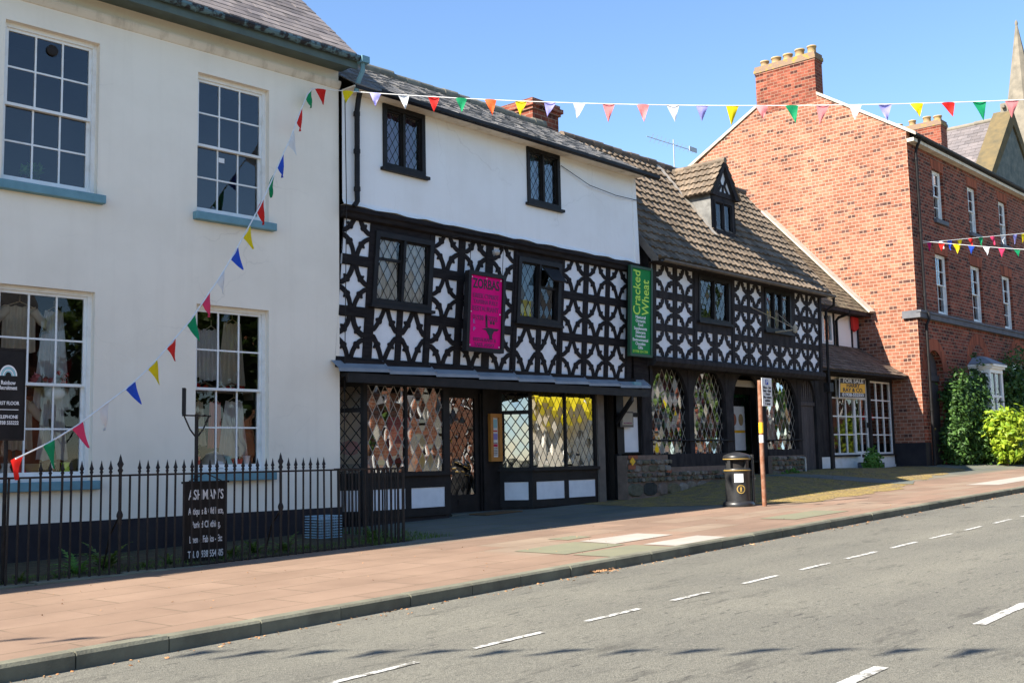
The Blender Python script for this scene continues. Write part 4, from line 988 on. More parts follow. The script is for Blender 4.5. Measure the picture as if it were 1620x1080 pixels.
# ground floor: posts, arched openings
posts = [(21.9, 22.3), (23.96, 24.18), (25.78, 26.16), (27.72, 27.93), (29.82, 30.02), (30.98, 31.2)]
b = MB()
for a, c in posts: b.box(a, c, 15.42, 15.62, 0.5, 3.82)
b.box(22.3, 27.72, 15.44, 15.6, 3.8, 3.99); b.box(22.74, 25.74, 15.24, 15.5, 1.36, 1.68); b.box(27.93, 29.82, 15.4, 15.6, 1.58, 1.76)
b.box(21.9, 22.06, 15.2, 15.42, 3.4, 3.82); b.build('post_and_sill_frame', M['timber_grey'], hC)
def spandrels(b, x0, x1, zt, r, h, y0, y1):
    for s, x in ((1, x0), (-1, x1)):
        poly = [(x, zt)] + [(x + s * r * (1 - math.cos(t)), zt - h * (1 - math.sin(t))) for t in [PI / 2 * k / 10 for k in range(11)]]
        b.prism(poly, y0, y1, 'y')
b = MB()
for (x0, x1) in ((22.3, 23.96), (24.18, 25.78), (26.16, 27.72), (27.93, 29.82)): spandrels(b, x0, x1, 3.84, (x1 - x0) * 0.44, 0.95, 15.43, 15.52)
spandrels(b, 30.02, 30.98, 3.84, 0.46, 0.75, 15.43, 15.5)
b.build('arch_brace', M['timber_grey'], hC)
for x0, x1, z0 in ((22.3, 23.96, 1.68), (24.18, 25.78, 1.68), (27.93, 29.82, 1.76)):
    b = MB(); b.face([(x0, 15.56, z0), (x1, 15.56, z0), (x1, 15.56, 3.84), (x0, 15.56, 3.84)]); b.build('arched_pane', M['lead_arch'], hC)
b = MB(); b.tube([(22.2, 15.4, 2.02), (26.1, 15.4, 2.02)], 0.02, 6); b.tube([(27.8, 15.4, 2.02), (30.0, 15.4, 2.03)], 0.02, 6); b.build('window_rail', M['iron'], hC)
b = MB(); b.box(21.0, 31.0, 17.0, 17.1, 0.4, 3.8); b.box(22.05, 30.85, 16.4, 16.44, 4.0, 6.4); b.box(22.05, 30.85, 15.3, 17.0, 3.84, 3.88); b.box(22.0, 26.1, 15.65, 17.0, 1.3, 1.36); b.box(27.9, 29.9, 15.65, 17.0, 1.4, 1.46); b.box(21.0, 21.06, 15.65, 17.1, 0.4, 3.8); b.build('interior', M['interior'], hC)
# shop doorway (recessed leaded door) and plank door
b = MB(); b.holes(26.7, 28.7, 1.0, 3.8, [(27.1, 28.45, 1.35, 3.35)], 16.2, 0.05); dw = b.build('shop_door', M['timber_grey'], hC)
b = MB(); b.face([(27.1, 16.23, 1.35), (28.45, 16.23, 1.35), (28.45, 16.23, 3.35), (27.1, 16.23, 3.35)]); b.build('door_pane', M['lead_door'], dw)
b = MB(); b.box(26.25, 27.7, 15.6, 15.66, 3.5, 3.68); b.build('doorway_lintel', M['lace_cream'], hC)
b = MB()
for i in range(7): b.box(30.04 + i * 0.132, 30.04 + i * 0.132 + 0.124, 15.5 + random.uniform(-0.003, 0.003), 15.55, 1.14, 3.05)
b.box(30.02, 30.98, 15.46, 15.6, 3.05, 3.16); pd = b.build('plank_door', M['plank'], hC)
b = MB()
for i in range(7): b.box(30.08 + i * 0.13, 30.08 + i * 0.13 + 0.075, 15.5, 15.54, 3.16, 3.84)
b.build('slatted_fanlight', M['plank'], pd)
b = MB(); b.box(30.02, 30.98, 15.72, 15.76, 1.0, 3.84); b.build('door_back', M['dark'], pd)
b = MB(); b.box(29.95, 31.15, 15.15, 15.6, 0.7, 1.13); b.box(26.2, 27.75, 15.2, 16.2, 0.6, 1.0); b.build('doorstep', M['flagstone'], hC)
# wall between passage and first window
b = MB(); b.holes(20.96, 21.95, 1.7, 3.3, [(21.24, 21.84, 1.74, 2.58), (21.24, 21.84, 2.68, 3.06)], 15.5, 0.05); b.box(20.96, 21.06, 15.46, 15.6, 0.5, 1.7); b.build('side_panelling', M['blackpaint'], hC)
b = MB(); b.box(21.24, 21.84, 15.53, 15.55, 1.74, 2.58); b.build('white_panel', M['panel'], hC)
b = MB(); b.box(21.24, 21.84, 15.53, 15.55, 2.68, 3.06); b.build('buff_panel', M['lace_cream'], hC)
b = MB(); b.box(21.3, 21.95, 15.2, 15.5, 3.3, 4.0); b.box(21.3, 22.0, 15.25, 15.5, 4.0, 6.3); b.build('corner_boarding', M['black'], hC)
# rubble plinth, stone by stone
def rubble(parent, x0, x1, ztop, y, seed, courses=6):
    random.seed(seed)
    core = MB(); n = 20
    for i in range(n):
        a, c = x0 + (x1 - x0) * i / n, x0 + (x1 - x0) * (i + 1) / n
        core.box(a, c, y + 0.03, y + 0.3, 0.2, ztop(0.5 * (a + c)))
    p = core.build('rubble_plinth', M['mortar'], parent)
    b = MB(); z = 0.35; k = 0
    while z < 1.75:
        h = random.uniform(0.3, 0.38) if k < 2 else random.uniform(0.11, 0.2); x = x0 + 0.01
        while x < x1 - 0.05:
            w = min(random.uniform(0.9, 2.0) * h, x1 - x); zt = ztop(x + w / 2)
            hh = h * random.uniform(0.86, 1.0)
            if z + hh * 0.8 < zt and z + hh > gz(x, y) - 0.05 and random.random() < 0.94:
                hh = min(hh, zt - z - 0.005)
                cx, cz = x + w / 2, z + hh / 2; m_ = 12; ph = random.random() * 6
                ring = []; 
                for q in range(m_):
                    a = 2 * PI * q / m_; ca, sa = math.cos(a), math.sin(a)
                    sq = 1 / max(abs(ca), abs(sa)) ** 0.9
                    r_ = random.uniform(0.84, 1.0) * min(sq, 1.3)
                    ring.append((cx + ca * sq * (w / 2 - 0.004) * random.uniform(0.93, 1.03), cz + sa * sq * (hh / 2 - 0.003) * random.uniform(0.93, 1.03)))
                d = random.uniform(0.02, 0.075)
                vs = [(px, y + 0.045, pz) for px, pz in ring] + [(cx + (px - cx) * 0.84, y - d + 0.03 + random.uniform(-0.008, 0.008), cz + (pz - cz) * 0.8) for px, pz in ring]
                b.raw(vs, [(i, (i + 1) % m_, m_ + (i + 1) % m_, m_ + i) for i in range(m_)] + [list(range(m_, 2 * m_))])
            x += w
        z += h; k += 1
    b.build('stone_facing', M['stone_rubble'], p)
    random.seed(7); return p
rubble(hC, 20.92, 25.8, lambda x: 1.66 if x < 22.72 else 1.36, 15.2, 11)
rubble(hC, 27.9, 29.86, lambda x: 1.58, 15.28, 12)
b = MB(); b.box(20.93, 21.2, 15.17, 15.2, 1.34, 1.44); b.box(20.95, 21.3, 15.17, 15.2, 1.58, 1.66); b.box(22.5, 22.68, 15.165, 15.2, 1.22, 1.3); b.build('brick_patch', M['brick_loose'], hC)
b = MB(); b.tube([(29.5, 15.1, 0.7), (29.5, 15.1, 1.5)], 0.028, 8); b.tube([(29.5, 15.1, 1.5), (29.5, 15.3, 1.52)], 0.028, 8); b.build('vent_pipe', M['grey_metal'], hC)

# ------------------------------------------------------------------ little shop between
hD = thing('small_shop', 'small empty shop with white glazed front under a lean-to tiled roof', 'shop', (34.5, 15.9, 1.0))
b = MB(); b.box(30.95, 34.66, 15.86, 16.0, 0.7, 1.5); b.box(35.86, 37.69, 15.86, 16.0, 0.7, 1.5); b.build('stall_riser', M['wpaint'], hD)
b = MB(); b.box(30.95, 32.85, 15.88, 16.0, 1.5, 4.2); b.box(32.72, 32.86, 15.8, 15.88, 0.8, 4.2); b.box(35.72, 35.86, 15.84, 16.0, 1.1, 4.08); b.box(32.8, 37.69, 15.84, 16.0, 4.06, 4.22); b.box(32.8, 34.75, 15.8, 16.0, 1.5, 1.56); b.box(35.8, 37.69, 15.8, 16.0, 1.5, 1.56); b.box(37.6, 37.69, 15.85, 16.0, 1.2, 4.1); b.build('dark_framing', M['timber_grey'], hD)
def shop_light(x0, x1, z0, z1, cols, rows_, y, name, solid=0.0):
    b = MB(); fr = 0.06; b.box(x0, x0 + fr, y, y + 0.08, z0, z1); b.box(x1 - fr, x1, y, y + 0.08, z0, z1); b.box(x0 + fr, x1 - fr, y, y + 0.08, z1 - fr, z1); b.box(x0 + fr, x1 - fr, y, y + 0.08, z0, z0 + fr + solid)
    zb = z0 + fr + solid
    for i in range(1, cols): xx = x0 + fr + (x1 - x0 - 2 * fr) * i / cols; b.box(xx - 0.03, xx + 0.03, y + 0.01, y + 0.06, zb, z1 - fr)
    for j in range(1, rows_):
        zz = zb + (z1 - fr - zb) * j / rows_
        for i in range(cols):
            u0 = x0 + fr + (x1 - x0 - 2 * fr) * i / cols + (0.03 if i else 0); u1 = x0 + fr + (x1 - x0 - 2 * fr) * (i + 1) / cols - (0.03 if i < cols - 1 else 0)
            b.box(u0, u1, y + 0.012, y + 0.058, zz - 0.02, zz + 0.02)
    w = b.build(name, M['wpaint'], hD)
    g = MB(); g.face([(x0 + fr, y + 0.04, zb), (x1 - fr, y + 0.04, zb), (x1 - fr, y + 0.04, z1 - fr), (x0 + fr, y + 0.04, z1 - fr)]); g.build('pane', M['pane'], w)
    return w
shop_light(32.86, 34.7, 1.56, 4.04, 3, 4, 15.9, 'shop_window'); shop_light(35.87, 37.6, 1.56, 4.04, 3, 4, 15.9, 'shop_window')
dd = shop_light(34.74, 35.72, 1.3, 4.04, 2, 4, 15.92, 'shop_door', 0.3)
b = MB(); b.box(35.12, 35.36, 15.905, 15.92, 1.46, 1.56); b.build('letter_box', M['iron'], dd)
b = MB(); b.box(35.62, 35.66, 15.86, 15.92, 2.45, 2.62); b.build('handle', M['iron'], dd)
b = MB(); b.box(34.6, 35.9, 15.5, 15.9, 0.7, 1.28); b.box(34.4, 37.5, 15.25, 15.6, 0.7, 1.08); b.build('doorstep', M['bluestone'], hD)
b = MB(); b.box(32.9, 34.8, 15.84, 15.9, 4.0, 4.06); b.build('blind_box', M['cream_dirty'], hD)
tile_roof((30.95, 15.25, 4.22), (37.72, 15.25, 4.22), (30.95, 17.0, 5.35), (37.69, 17.0, 5.35), 10, 30, 'lean_to_roof', M['tile_dark'], hD, 0.022, jit=0.01)
b = MB(); b.box(30.95, 37.66, 15.27, 15.88, 4.14, 4.2); b.build('eave_board', M['timber_grey'], hD)
b = MB(); b.holes(30.95, 37.69, 5.2, 6.62, [(34.93, 35.62, 5.42, 6.42)], 17.0, 0.1); b.build('upper_wall', M['white'], hD)
b = MB(); b.box(35.72, 35.82, 16.97, 17.0, 5.25, 6.6); b.box(37.12, 37.22, 16.97, 17.0, 5.25, 6.6); b.box(37.6, 37.69, 16.96, 17.0, 5.25, 6.6); b.box(31.0, 37.69, 16.96, 17.0, 6.45, 6.62); b.build('upper_timbers', M['timber_grey'], hD)
b = MB(); b.box(34.93, 35.0, 16.97, 17.06, 5.42, 6.42); b.box(35.55, 35.62, 16.97, 17.06, 5.42, 6.42); b.box(35.0, 35.55, 16.97, 17.06, 5.42, 5.49); b.box(35.0, 35.55, 16.97, 17.06, 6.35, 6.42); uw = b.build('upper_window', M['wpaint'], hD)
b = MB(); b.face([(35.0, 17.03, 5.49), (35.55, 17.03, 5.49), (35.55, 17.03, 6.35), (35.0, 17.03, 6.35)]); b.build('pane', M['lead_door'], uw)
b = MB(); b.tube([(35.95, 16.45, 6.52), (35.95, 16.5, 6.4), (35.88, 16.85, 6.3), (35.86, 16.93, 6.2), (35.86, 16.93, 5.3)], 0.05, 8); b.build('downpipe', M['blackpaint'], hD)
b = MB(); b.prism([(37.02, 6.42), (37.5, 6.42), (37.5, 6.05), (37.2, 5.9), (37.05, 6.0)], 16.86, 16.94, 'y'); b.build('alarm_box', M['red'], hD)
tile_roof((30.95, 16.45, 6.55), (37.67, 16.45, 6.55), (30.95, 20.45, 10.79), (37.67, 20.45, 10.79), 26, 34, 'roof', M['tile_olive'], hD, 0.02, jit=0.008)
b = MB(); b.box(30.95, 37.66, 16.5, 16.98, 6.45, 6.53); b.box(30.95, 37.66, 16.46, 16.5, 6.42, 6.56); b.build('eave_board', M['timber_grey'], hD)
b = MB(); b.box(30.95, 37.6, 17.1, 17.2, 0.7, 6.5); b.box(30.95, 37.6, 16.0, 17.1, 1.3, 1.34); b.box(30.95, 31.0, 16.0, 20, 0.7, 6.5); b.box(31.0, 37.6, 16.0, 17.1, 4.12, 4.14); b.build('interior', M['interior'], hD)
b = MB(); nn = Vector((0, -4.24, 4.0)).normalized()
p0, p1 = Vector((0, 16.4, 6.52)), Vector((0, 20.5, 10.87))
vs = [(x, (p + nn * h).y, (p + nn * h).z) for p in (p0, p1) for x, h in ((37.3, 0.04), (37.3, 0.1), (37.695, 0.14), (37.695, 0.04))]
b.raw(vs, [(0, 1, 5, 4), (1, 2, 6, 5), (2, 3, 7, 6), (0, 1, 2, 3), (4, 5, 6, 7)]); b.build('flashing', M['flash'], hD)

# ------------------------------------------------------------------ brick house (right)
hE = thing('brick_house', 'tall three-storey red brick terrace house with a five-pot chimney on its gable', 'house', (37.7, 14.8, 1.1))
XE = 37.7
b = MB(); b.prism([(14.806, 1.9), (14.806, 12.9), (18.12, 15.04), (20.62, 15.12), (23.5, 13.37), (26.2, 11.9), (26.2, 1.9)], XE, XE + 0.3, 'x'); b.build('gable_wall', M['brick_gable'], hE)
b = MB(); b.box(XE - 0.02, 54, 14.77, 26.1, 0.6, 1.95) if False else b.box(XE - 0.02, XE + 0.5, 14.775, 26.0, 0.6, 1.92); b.build('plinth', M['plinth'], hE)
WE = []
for i in range(4):
    x = 39.68 + 3.58 * i
    WE += [(x + 0.2, x + 1.24, 10.08, 11.95), (x, x + 1.2, 6.56, 8.78)]
doorE = (38.3, 39.75, 0.7, 5.2)
b = MB(); b.holes(XE, 54, 0.7, 12.6, WE + [doorE, (42.6, 44.2, 2.0, 4.85), (47.2, 49.0, 2.0, 5.2)], 14.8, 0.25); b.build('front_wall', M['brick_front'], hE)
for w in WE: sash_window(hE, *w, 14.8, 2, 2, fr=0.07, bar=0.03, sill='bluestone', sill_p=0.1, sill_h=0.16, pane='pane_blue') if w[2] > 8 else sash_window(hE, *w, 14.8, 2, 2, fr=0.07, bar=0.03, sill=None, pane='pane_blue')
for a, c, z0, z1 in WE:
    b = MB(); b.prism([(a - 0.02, z1), (c + 0.02, z1), (c + 0.14, z1 + 0.36), (a - 0.14, z1 + 0.36)], 14.79, 14.798, 'y'); b.build('flat_arch', M['brick_red'], hE)
for xc, r in ((39.02, 0.73), (43.5, 0.9), (48.2, 1.0)):
    zc = 4.45 if xc < 40 else 4.75; b = MB(); vs = []
    for k in range(21):
        t0 = PI * k / 20
        for q, yy in ((r, 14.788), (r + 0.42, 14.788), (r + 0.42, 14.799), (r, 14.799)): vs.append((xc + q * math.cos(t0), yy, zc + q * math.sin(t0)))
    b.raw(vs, [(4 * k + i, 4 * k + (i + 1) % 4, 4 * k + 4 + (i + 1) % 4, 4 * k + 4 + i) for k in range(20) for i in range(4)])
    b.build('brick_arch', M['brick_red'], hE)
b = MB(); zc = 4.45                                             # arched head of the doorway, cut from the wall's own brick
for s in (-1, 1):
    poly = [(39.025 + s * 0.725, 5.2)] + [(39.025 + s * 0.725 * math.cos(t), zc + 0.725 * math.sin(t)) for t in [PI / 2 * k / 10 for k in range(11)]]
    b.prism(poly, 14.801, 15.05, 'y')
b.build('door_spandrel', M['brick_front'], hE)
b = MB(); b.box(38.3, 39.75, 15.02, 15.08, 0.9, 5.2); b.box(38.36, 38.98, 14.99, 15.02, 1.2, 2.3); b.box(39.06, 39.7, 14.99, 15.02, 1.2, 2.3); b.box(38.36, 38.98, 14.99, 15.02, 2.5, 4.0); b.box(39.06, 39.7, 14.99, 15.02, 2.5, 4.0); b.box(38.3, 39.75, 14.95, 15.02, 4.1, 4.3); dE = b.build('front_door', M['plank'], hE)
b = MB(); b.lathe([(0.001, 0), (0.04, 0.0), (0.04, 0.05), (0.001, 0.06)], 0, 0, 10); b.v = [(39.1 + x, 14.99 - z, 2.4 + y) for x, y, z in b.v]; b.build('door_knob', M['gold'], dE)
b = MB(); b.box(XE - 0.1, 54, 14.66, 14.8, 6.24, 6.5); b.box(XE - 0.12, 54, 14.62, 14.8, 6.42, 6.5); b.box(XE - 0.1, XE, 14.8, 15.3, 6.24, 6.5); b.build('string_course', M['bluestone'], hE)
b = MB(); b.box(XE, 54, 14.55, 14.8, 12.5, 12.62); b.build('soffit', M['cream_dirty'], hE)
gutter(hE, (XE - 0.06, 14.47, 12.72), (54, 14.47, 12.72), 0.09, M['blackpaint'], brackets=14)
b = MB(); b.prism([(14.45, 12.68), (18.1, 15.02), (18.1, 15.14), (14.45, 12.8)], XE - 0.06, XE + 0.1, 'x'); b.prism([(20.62, 15.1), (26.4, 11.85), (26.4, 11.97), (20.62, 15.22)], XE - 0.06, XE + 0.1, 'x'); b.build('verge_mortar', M['flash'], hE)
tile_roof((XE + 0.02, 14.42, 12.72), (54, 14.42, 12.72), (XE + 0.02, 19.4, 15.95), (54, 19.4, 15.95), 18, 40, 'roof', M['slate_grey'], hE, 0.018)
b = MB(); b.face([(XE + 0.02, 19.4, 15.95), (54, 19.4, 15.95), (54, 26.4, 11.9), (XE + 0.02, 26.4, 11.9)]); b.build('rear_roof', M['slate_grey'], hE)
b = MB(); b.box(53.8, 54, 15.05, 26, 0.6, 12.5); b.box(XE + 0.3, 54, 26.0, 26.2, 0.6, 11.9); b.build('rear_wall', M['brick_front'], hE)
b = MB(); b.tube([(38.1, 14.47, 12.65), (38.12, 14.6, 12.4), (38.15, 14.68, 12.2), (38.15, 14.68, 6.55), (38.17, 14.58, 6.4), (38.17, 14.58, 6.2), (38.15, 14.68, 6.0), (38.15, 14.68, 1.1)], 0.055, 8)
for z in (11.9, 9.3, 7.0, 4.9, 3.0): b.tube([(38.15, 14.68, z), (38.15, 14.68, z + 0.1)], 0.07, 8)
b.build('downpipe', M['blackpaint'], hE)
def stack(x0, x1, y0, y1, z0, z1, ys, xc, parent):
    b = MB(); b.box(x0, x1, y0, y1, z0, z1 - 0.34); b.box(x0 - 0.02, x1 + 0.02, y0 - 0.02, y1 + 0.02, z1 - 0.34, z1 - 0.26); c = b.build('chimney', M['brick_stack'], parent)
    b = MB(); b.box(x0 - 0.05, x1 + 0.05, y0 - 0.05, y1 + 0.05, z1 - 0.26, z1 - 0.12); b.box(x0 - 0.02, x1 + 0.02, y0 - 0.02, y1 + 0.02, z1 - 0.12, z1); b.build('cap', M['cap'], c)
    for i, y in enumerate(ys):
        b = MB(); h = random.uniform(0.26, 0.34); r = random.uniform(0.15, 0.18); b.lathe([(r + 0.01, z1), (r, z1 + 0.03), (r, z1 + h - 0.06), (r + 0.025, z1 + h - 0.05), (r + 0.025, z1 + h), (r - 0.03, z1 + h), (r - 0.04, z1 + 0.05)], xc, y, 16); b.build('chimney_pot', M['pot'], c)
    return c
stack(XE - 0.004, 38.3, 18.12, 20.62, 14.8, 16.72, (20.35, 19.85, 19.35, 18.85, 18.35), 38.0, hE)
stack(50.5, 51.25, 18.2, 20.8, 14.8, 16.95, (20.3, 19.65, 18.95, 18.45), 50.88, hE)
b = MB(); b.box(XE + 0.3, 53.8, 16.5, 16.6, 0.7, 12.5); b.build('interior', M['dark'], hE)
# bay window with lead hood
b = MB(); pl = [(42.4, 14.8), (42.5, 14.1), (43.9, 14.1), (44.4, 14.8)]
for i in range(3):
    a, c = Vector(pl[i]), Vector(pl[i + 1]); L = (c - a).length
    b.obox(a, c, -0.02, 0.14, 0.0, 0.12, 1.4, 4.6); b.obox(a, c, L - 0.14, L + 0.02, 0.0, 0.12, 1.4, 4.6); b.obox(a, c, 0.14, L - 0.14, 0.0, 0.12, 1.4, 2.6); b.obox(a, c, 0.14, L - 0.14, 0.02, 0.1, 3.58, 3.66); b.obox(a, c, 0.0, L, -0.02, 0.12, 4.5, 4.66); b.obox(a, c, -0.04, L + 0.04, -0.1, 0.12, 4.66, 4.74); b.obox(a, c, -0.06, L + 0.06, -0.18, 0.12, 4.74, 4.82)
    b.obox(a, c, L / 2 - 0.03, L / 2 + 0.03, 0.02, 0.1, 2.6, 3.58); b.obox(a, c, L / 2 - 0.03, L / 2 + 0.03, 0.02, 0.1, 3.66, 4.5)
bw = b.build('bay_window', M['wpaint'], hE)
for i in range(3):
    a, c = Vector(pl[i]), Vector(pl[i + 1]); L = (c - a).length; t = (c - a) / L; nn = Vector((-t.y, t.x)) * 0.06; A, B_ = a + t * 0.14 + nn, a + t * (L - 0.14) + nn
    g = MB(); g.face([(*A, 2.6), (*B_, 2.6), (*B_, 4.5), (*A, 4.5)]); g.build('pane', M['pane'], bw)
b = MB(); top = [(42.9, 14.8, 5.16), (43.0, 14.5, 5.16), (43.6, 14.5, 5.16), (43.8, 14.8, 5.16)]; bot = [(42.2, 14.8, 4.82), (42.3, 13.9, 4.82), (44.0, 13.9, 4.82), (44.65, 14.8, 4.82)]
b.raw(bot + top, [(0, 1, 5, 4), (1, 2, 6, 5), (2, 3, 7, 6), (4, 5, 6, 7)]); b.build('lead_hood', M['lead'], bw)
sash_window(hE, 47.2, 49.0, 2.0, 5.2, 14.8, 3, 2, sill='bluestone')

# ------------------------------------------------------------------ church
ch = thing('church', 'stone church with a steep slate roof and a pale spire behind the brick terrace', 'church', (60.0, 18.0, 1.4))
b = MB(); b.prism([(54.2, 1.0), (66.4, 1.0), (66.4, 13.3), (60.3, 19.15), (54.2, 13.3)], 18.0, 18.5, 'y'); b.box(54.4, 54.9, 18.5, 44, 1, 13.3); b.box(65.7, 66.2, 18.5, 44, 1, 13.3); b.build('wall', M['greystone'], ch)
tile_roof((53.9, 44.0, 13.1), (53.9, 18.5, 13.1), (60.3, 44.0, 19.2), (60.3, 18.5, 19.2), 26, 50, 'roof', M['church_slate'], ch, 0.02)
b = MB(); b.face([(60.3, 18.5, 19.2), (60.3, 44, 19.2), (66.7, 44, 13.1), (66.7, 18.5, 13.1)]); b.build('rear_roof', M['church_slate'], ch)
ridge_tiles((60.3, 18.6, 19.2), (60.3, 44, 19.2), 40, 0.14, M['palestone'], ch)
b = MB()
for s in (-1, 1): b.prism([(60.3 + s * 6.5, 12.9), (60.3 + s * 6.1, 12.9), (60.3, 18.75), (60.3, 19.6)] if s < 0 else [(60.3, 19.6), (60.3, 18.75), (60.3 + 6.1, 12.9), (60.3 + 6.5, 12.9)], 17.9, 18.9, 'y')
b.build('coping', M['coping'], ch)
b = MB(); b.box(60.2, 60.4, 18.1, 18.5, 19.5, 20.0); b.box(60.0, 60.6, 18.22, 18.38, 19.7, 19.85); b.build('gable_cross', M['palestone'], ch)
b = MB(); N = 8; cx, cy = 83.1, 24.0; zb, zt = 20.5, 32.6
for k in range(N):
    a0, a1 = 2 * PI * (k + 0.5) / N, 2 * PI * (k + 1.5) / N
    r = 1.95
    b.face([(cx + r * math.cos(a0), cy + r * math.sin(a0), zb), (cx + r * math.cos(a1), cy + r * math.sin(a1), zb), (cx + 0.07 * math.cos(a1), cy + 0.07 * math.sin(a1), zt), (cx + 0.07 * math.cos(a0), cy + 0.07 * math.sin(a0), zt)])
b.box(cx - 1.6, cx + 1.6, cy - 1.6, cy + 1.6, 1, zb); b.lathe([(0.001, 33.0), (0.09, 32.85), (0.12, 32.7), (0.07, 32.5)], cx, cy, 8)
sp = b.build('spire', M['palestone'], ch)
for ang in (PI, -PI / 2):
    b = MB(); t = Vector((math.cos(ang), math.sin(ang), 0)); u = Vector((-t.y, t.x, 0)); o = Vector((cx, cy, 12.6)) + t * 0.72
    p = lambda a, d, z: o + u * a * 0.45 + t * d * 0.5 + Vector((0, 0, z * 0.5 + 0.9))
    b.raw([p(-0.5, 0, 25.2), p(0.5, 0, 25.2), p(0.5, 0.1, 26.3), p(-0.5, 0.1, 26.3), p(0, 0.1, 27.6), p(-0.5, -0.9, 26.3), p(0.5, -0.9, 26.3), p(-0.5, -0.6, 25.2), p(0.5, -0.6, 25.2), p(0, -0.9, 27.6)], [(0, 1, 2, 4, 3), (3, 4, 9, 5), (4, 2, 6, 9), (0, 3, 5, 7), (1, 8, 6, 2)]); b.build('lucarne', M['palestone'], sp)
for (dx, dy) in ((-1.45, -1.45), (-1.45, 1.45), (1.45, -1.45)):
    b = MB(); b.lathe([(0.3, 20.5), (0.3, 21.4), (0.38, 21.5), (0.28, 21.6), (0.02, 22.9)], cx + dx, cy + dy, 8, False); b.build('pinnacle', M['palestone'], sp)

# ------------------------------------------------------------------ houses on the near side of the street (seen only in the window glass)
def near_house(x0, x1, h, m, label, cols):
    r = thing('terrace_house', label, 'house', ((x0 + x1) / 2, -5.0, 0.2))
    hs = []; w = (x1 - x0) / cols
    for i in range(cols):
        for z in (1.2, 4.3, 7.2):
            if z + 1.8 < h: hs.append((x0 + w * i + w * 0.32, x0 + w * i + w * 0.68, z, z + 1.8))
    b = MB(); b.holes(x0, x1, -0.3, h, hs, -5.0, -0.15); b.box(x0, x1, -11, -5.3, -0.3, h); b.build('wall', m, r)
    b = MB()
    for a, c, z0, z1 in hs: b.box(a, a + 0.08, -5.14, -5.08, z0, z1); b.box(c - 0.08, c, -5.14, -5.08, z0, z1); b.box(a, c, -5.14, -5.07, (z0 + z1) / 2 - 0.04, (z0 + z1) / 2 + 0.04); b.box((a + c) / 2 - 0.03, (a + c) / 2 + 0.03, -5.14, -5.075, z0, z1); b.box(a, c, -5.14, -5.09, z1 - 0.08, z1); b.box(a, c, -5.14, -5.09, z0, z0 + 0.1)
    b.build('window_frame', M['wpaint'], r)
    b = MB(); b.prism([(-4.6, h), (-8.0, h + 3.0), (-11.3, h)], x0, x1, 'x'); b.build('roof', M['slate_grey'], r)
    return r
near_house(4, 15, 6.4, M['brick_front'], 'two-storey dark brick house across the street, nearest the viewer', 4)
near_house(26, 40, 7.6, M['brick_opp'], 'long orange brick house across the street with five bays', 5)
aw = MB(); aw.prism([(-5.0, 5.4), (-3.7, 4.3), (-3.7, 3.75), (-3.72, 3.75), (-3.74, 4.28), (-5.0, 5.36)], 40.5, 46.8, 'x'); tag(aw.build('awning_reflector', M['yellow_cloth']), 'unseen yellow awning shape added across the street for its reflection in the bay', 'awning')  # awning added out of view for its yellow reflection in the bay panes
near_house(40, 51, 7.0, M['cream'], 'wide pale rendered house across the street beyond the long brick one', 4)
near_house(62, 80, 8.4, M['brick_front'], 'dark red brick house across the street at the far end', 5)
sheet('near_pavement', [(-60, -12, -1.2), (160, -12, 3.4), (160, -2.2, 3.47), (-60, -2.2, -1.15)], M['flagstone'])

# ------------------------------------------------------------------ railing
def Fw(u, d, z=0.0): return Vector((11.78 + u * math.cos(AL) + d * math.sin(AL), 12.9 - u * math.sin(AL) + d * math.cos(AL), z))
def thingF(name, label, cat, u, d, z, group=None):
    o = thing(name, label, cat, Fw(u, d, z), -AL, group, local=True); BASE[o.name] = Vector((u, d, z)); return o
rl = thingF('iron_railing', 'black iron railing with spear finials along the pavement and a plain return to the wall', 'railing', 0, 0, 0.3)
b = MB(); b.box(-16, 0.02, -0.022, 0.022, 1.505, 1.53); b.build('top_rail', M['iron'], rl)
b = MB(); b.box(-0.012, 0.36, 0.0, 0.01, 1.5, 1.501); b = MB(); b.obox((0.0, 0.02), (0.33, 2.2), 0, 2.2, -0.02, 0.02, 1.505, 1.53); b.build('top_rail', M['iron'], rl)
b = MB()
for i in range(12):
    a = -16 + i * 1.14 + random.uniform(-0.02, 0.02); b.box(a, a + 1.125, -0.11 + random.uniform(-0.008, 0.008), 0.12, 0.05, 0.235 + 0.021 * (11.78 + a) * 0.42 + random.uniform(-0.008, 0.008))
b.build('stone_plinth', M['kerb'], rl, 0.012)
def bar_mesh(finial):
    b = MB(); z1 = 1.56 if finial else 1.53
    b.tube([(0, 0, 0.12), (0, 0, z1)], 0.0145, 6)
    if finial: b.lathe([(0.0125, 1.545), (0.024, 1.565), (0.014, 1.585), (0.028, 1.605), (0.016, 1.64), (0.007, 1.685), (0.0, 1.715)], 0, 0, 6, False)
    return b
def post_mesh():
    b = MB(); b.tube([(0, 0, 0.1), (0, 0, 1.55)], 0.021, 8)
    b.lathe([(0.02, 0.9), (0.034, 0.93), (0.02, 0.96), (0.04, 1.0), (0.04, 1.03), (0.02, 1.08)], 0, 0, 10)
    b.lathe([(0.02, 1.55), (0.035, 1.58), (0.02, 1.61), (0.042, 1.66), (0.022, 1.7), (0.015, 1.74), (0.0, 1.79)], 0, 0, 10); return b
protoF = protoP = protoX = None
def put(proto, mk, u, d, tilt=0.0):
    if proto is None:
        BASE[rl.name] = Vector((0, 0, 0)); o = mk().build('bar' if mk is not post_mesh else 'main_post', M['iron'], rl); proto = o
    else:
        o = proto.copy(); C.objects.link(o); o.parent = rl
    o.location = (u, d, -0.3); o.rotation_euler = (random.uniform(-0.006, 0.006), tilt + random.uniform(-0.008, 0.008), random.uniform(0, 3)); return proto
u = -9.6; i = 0
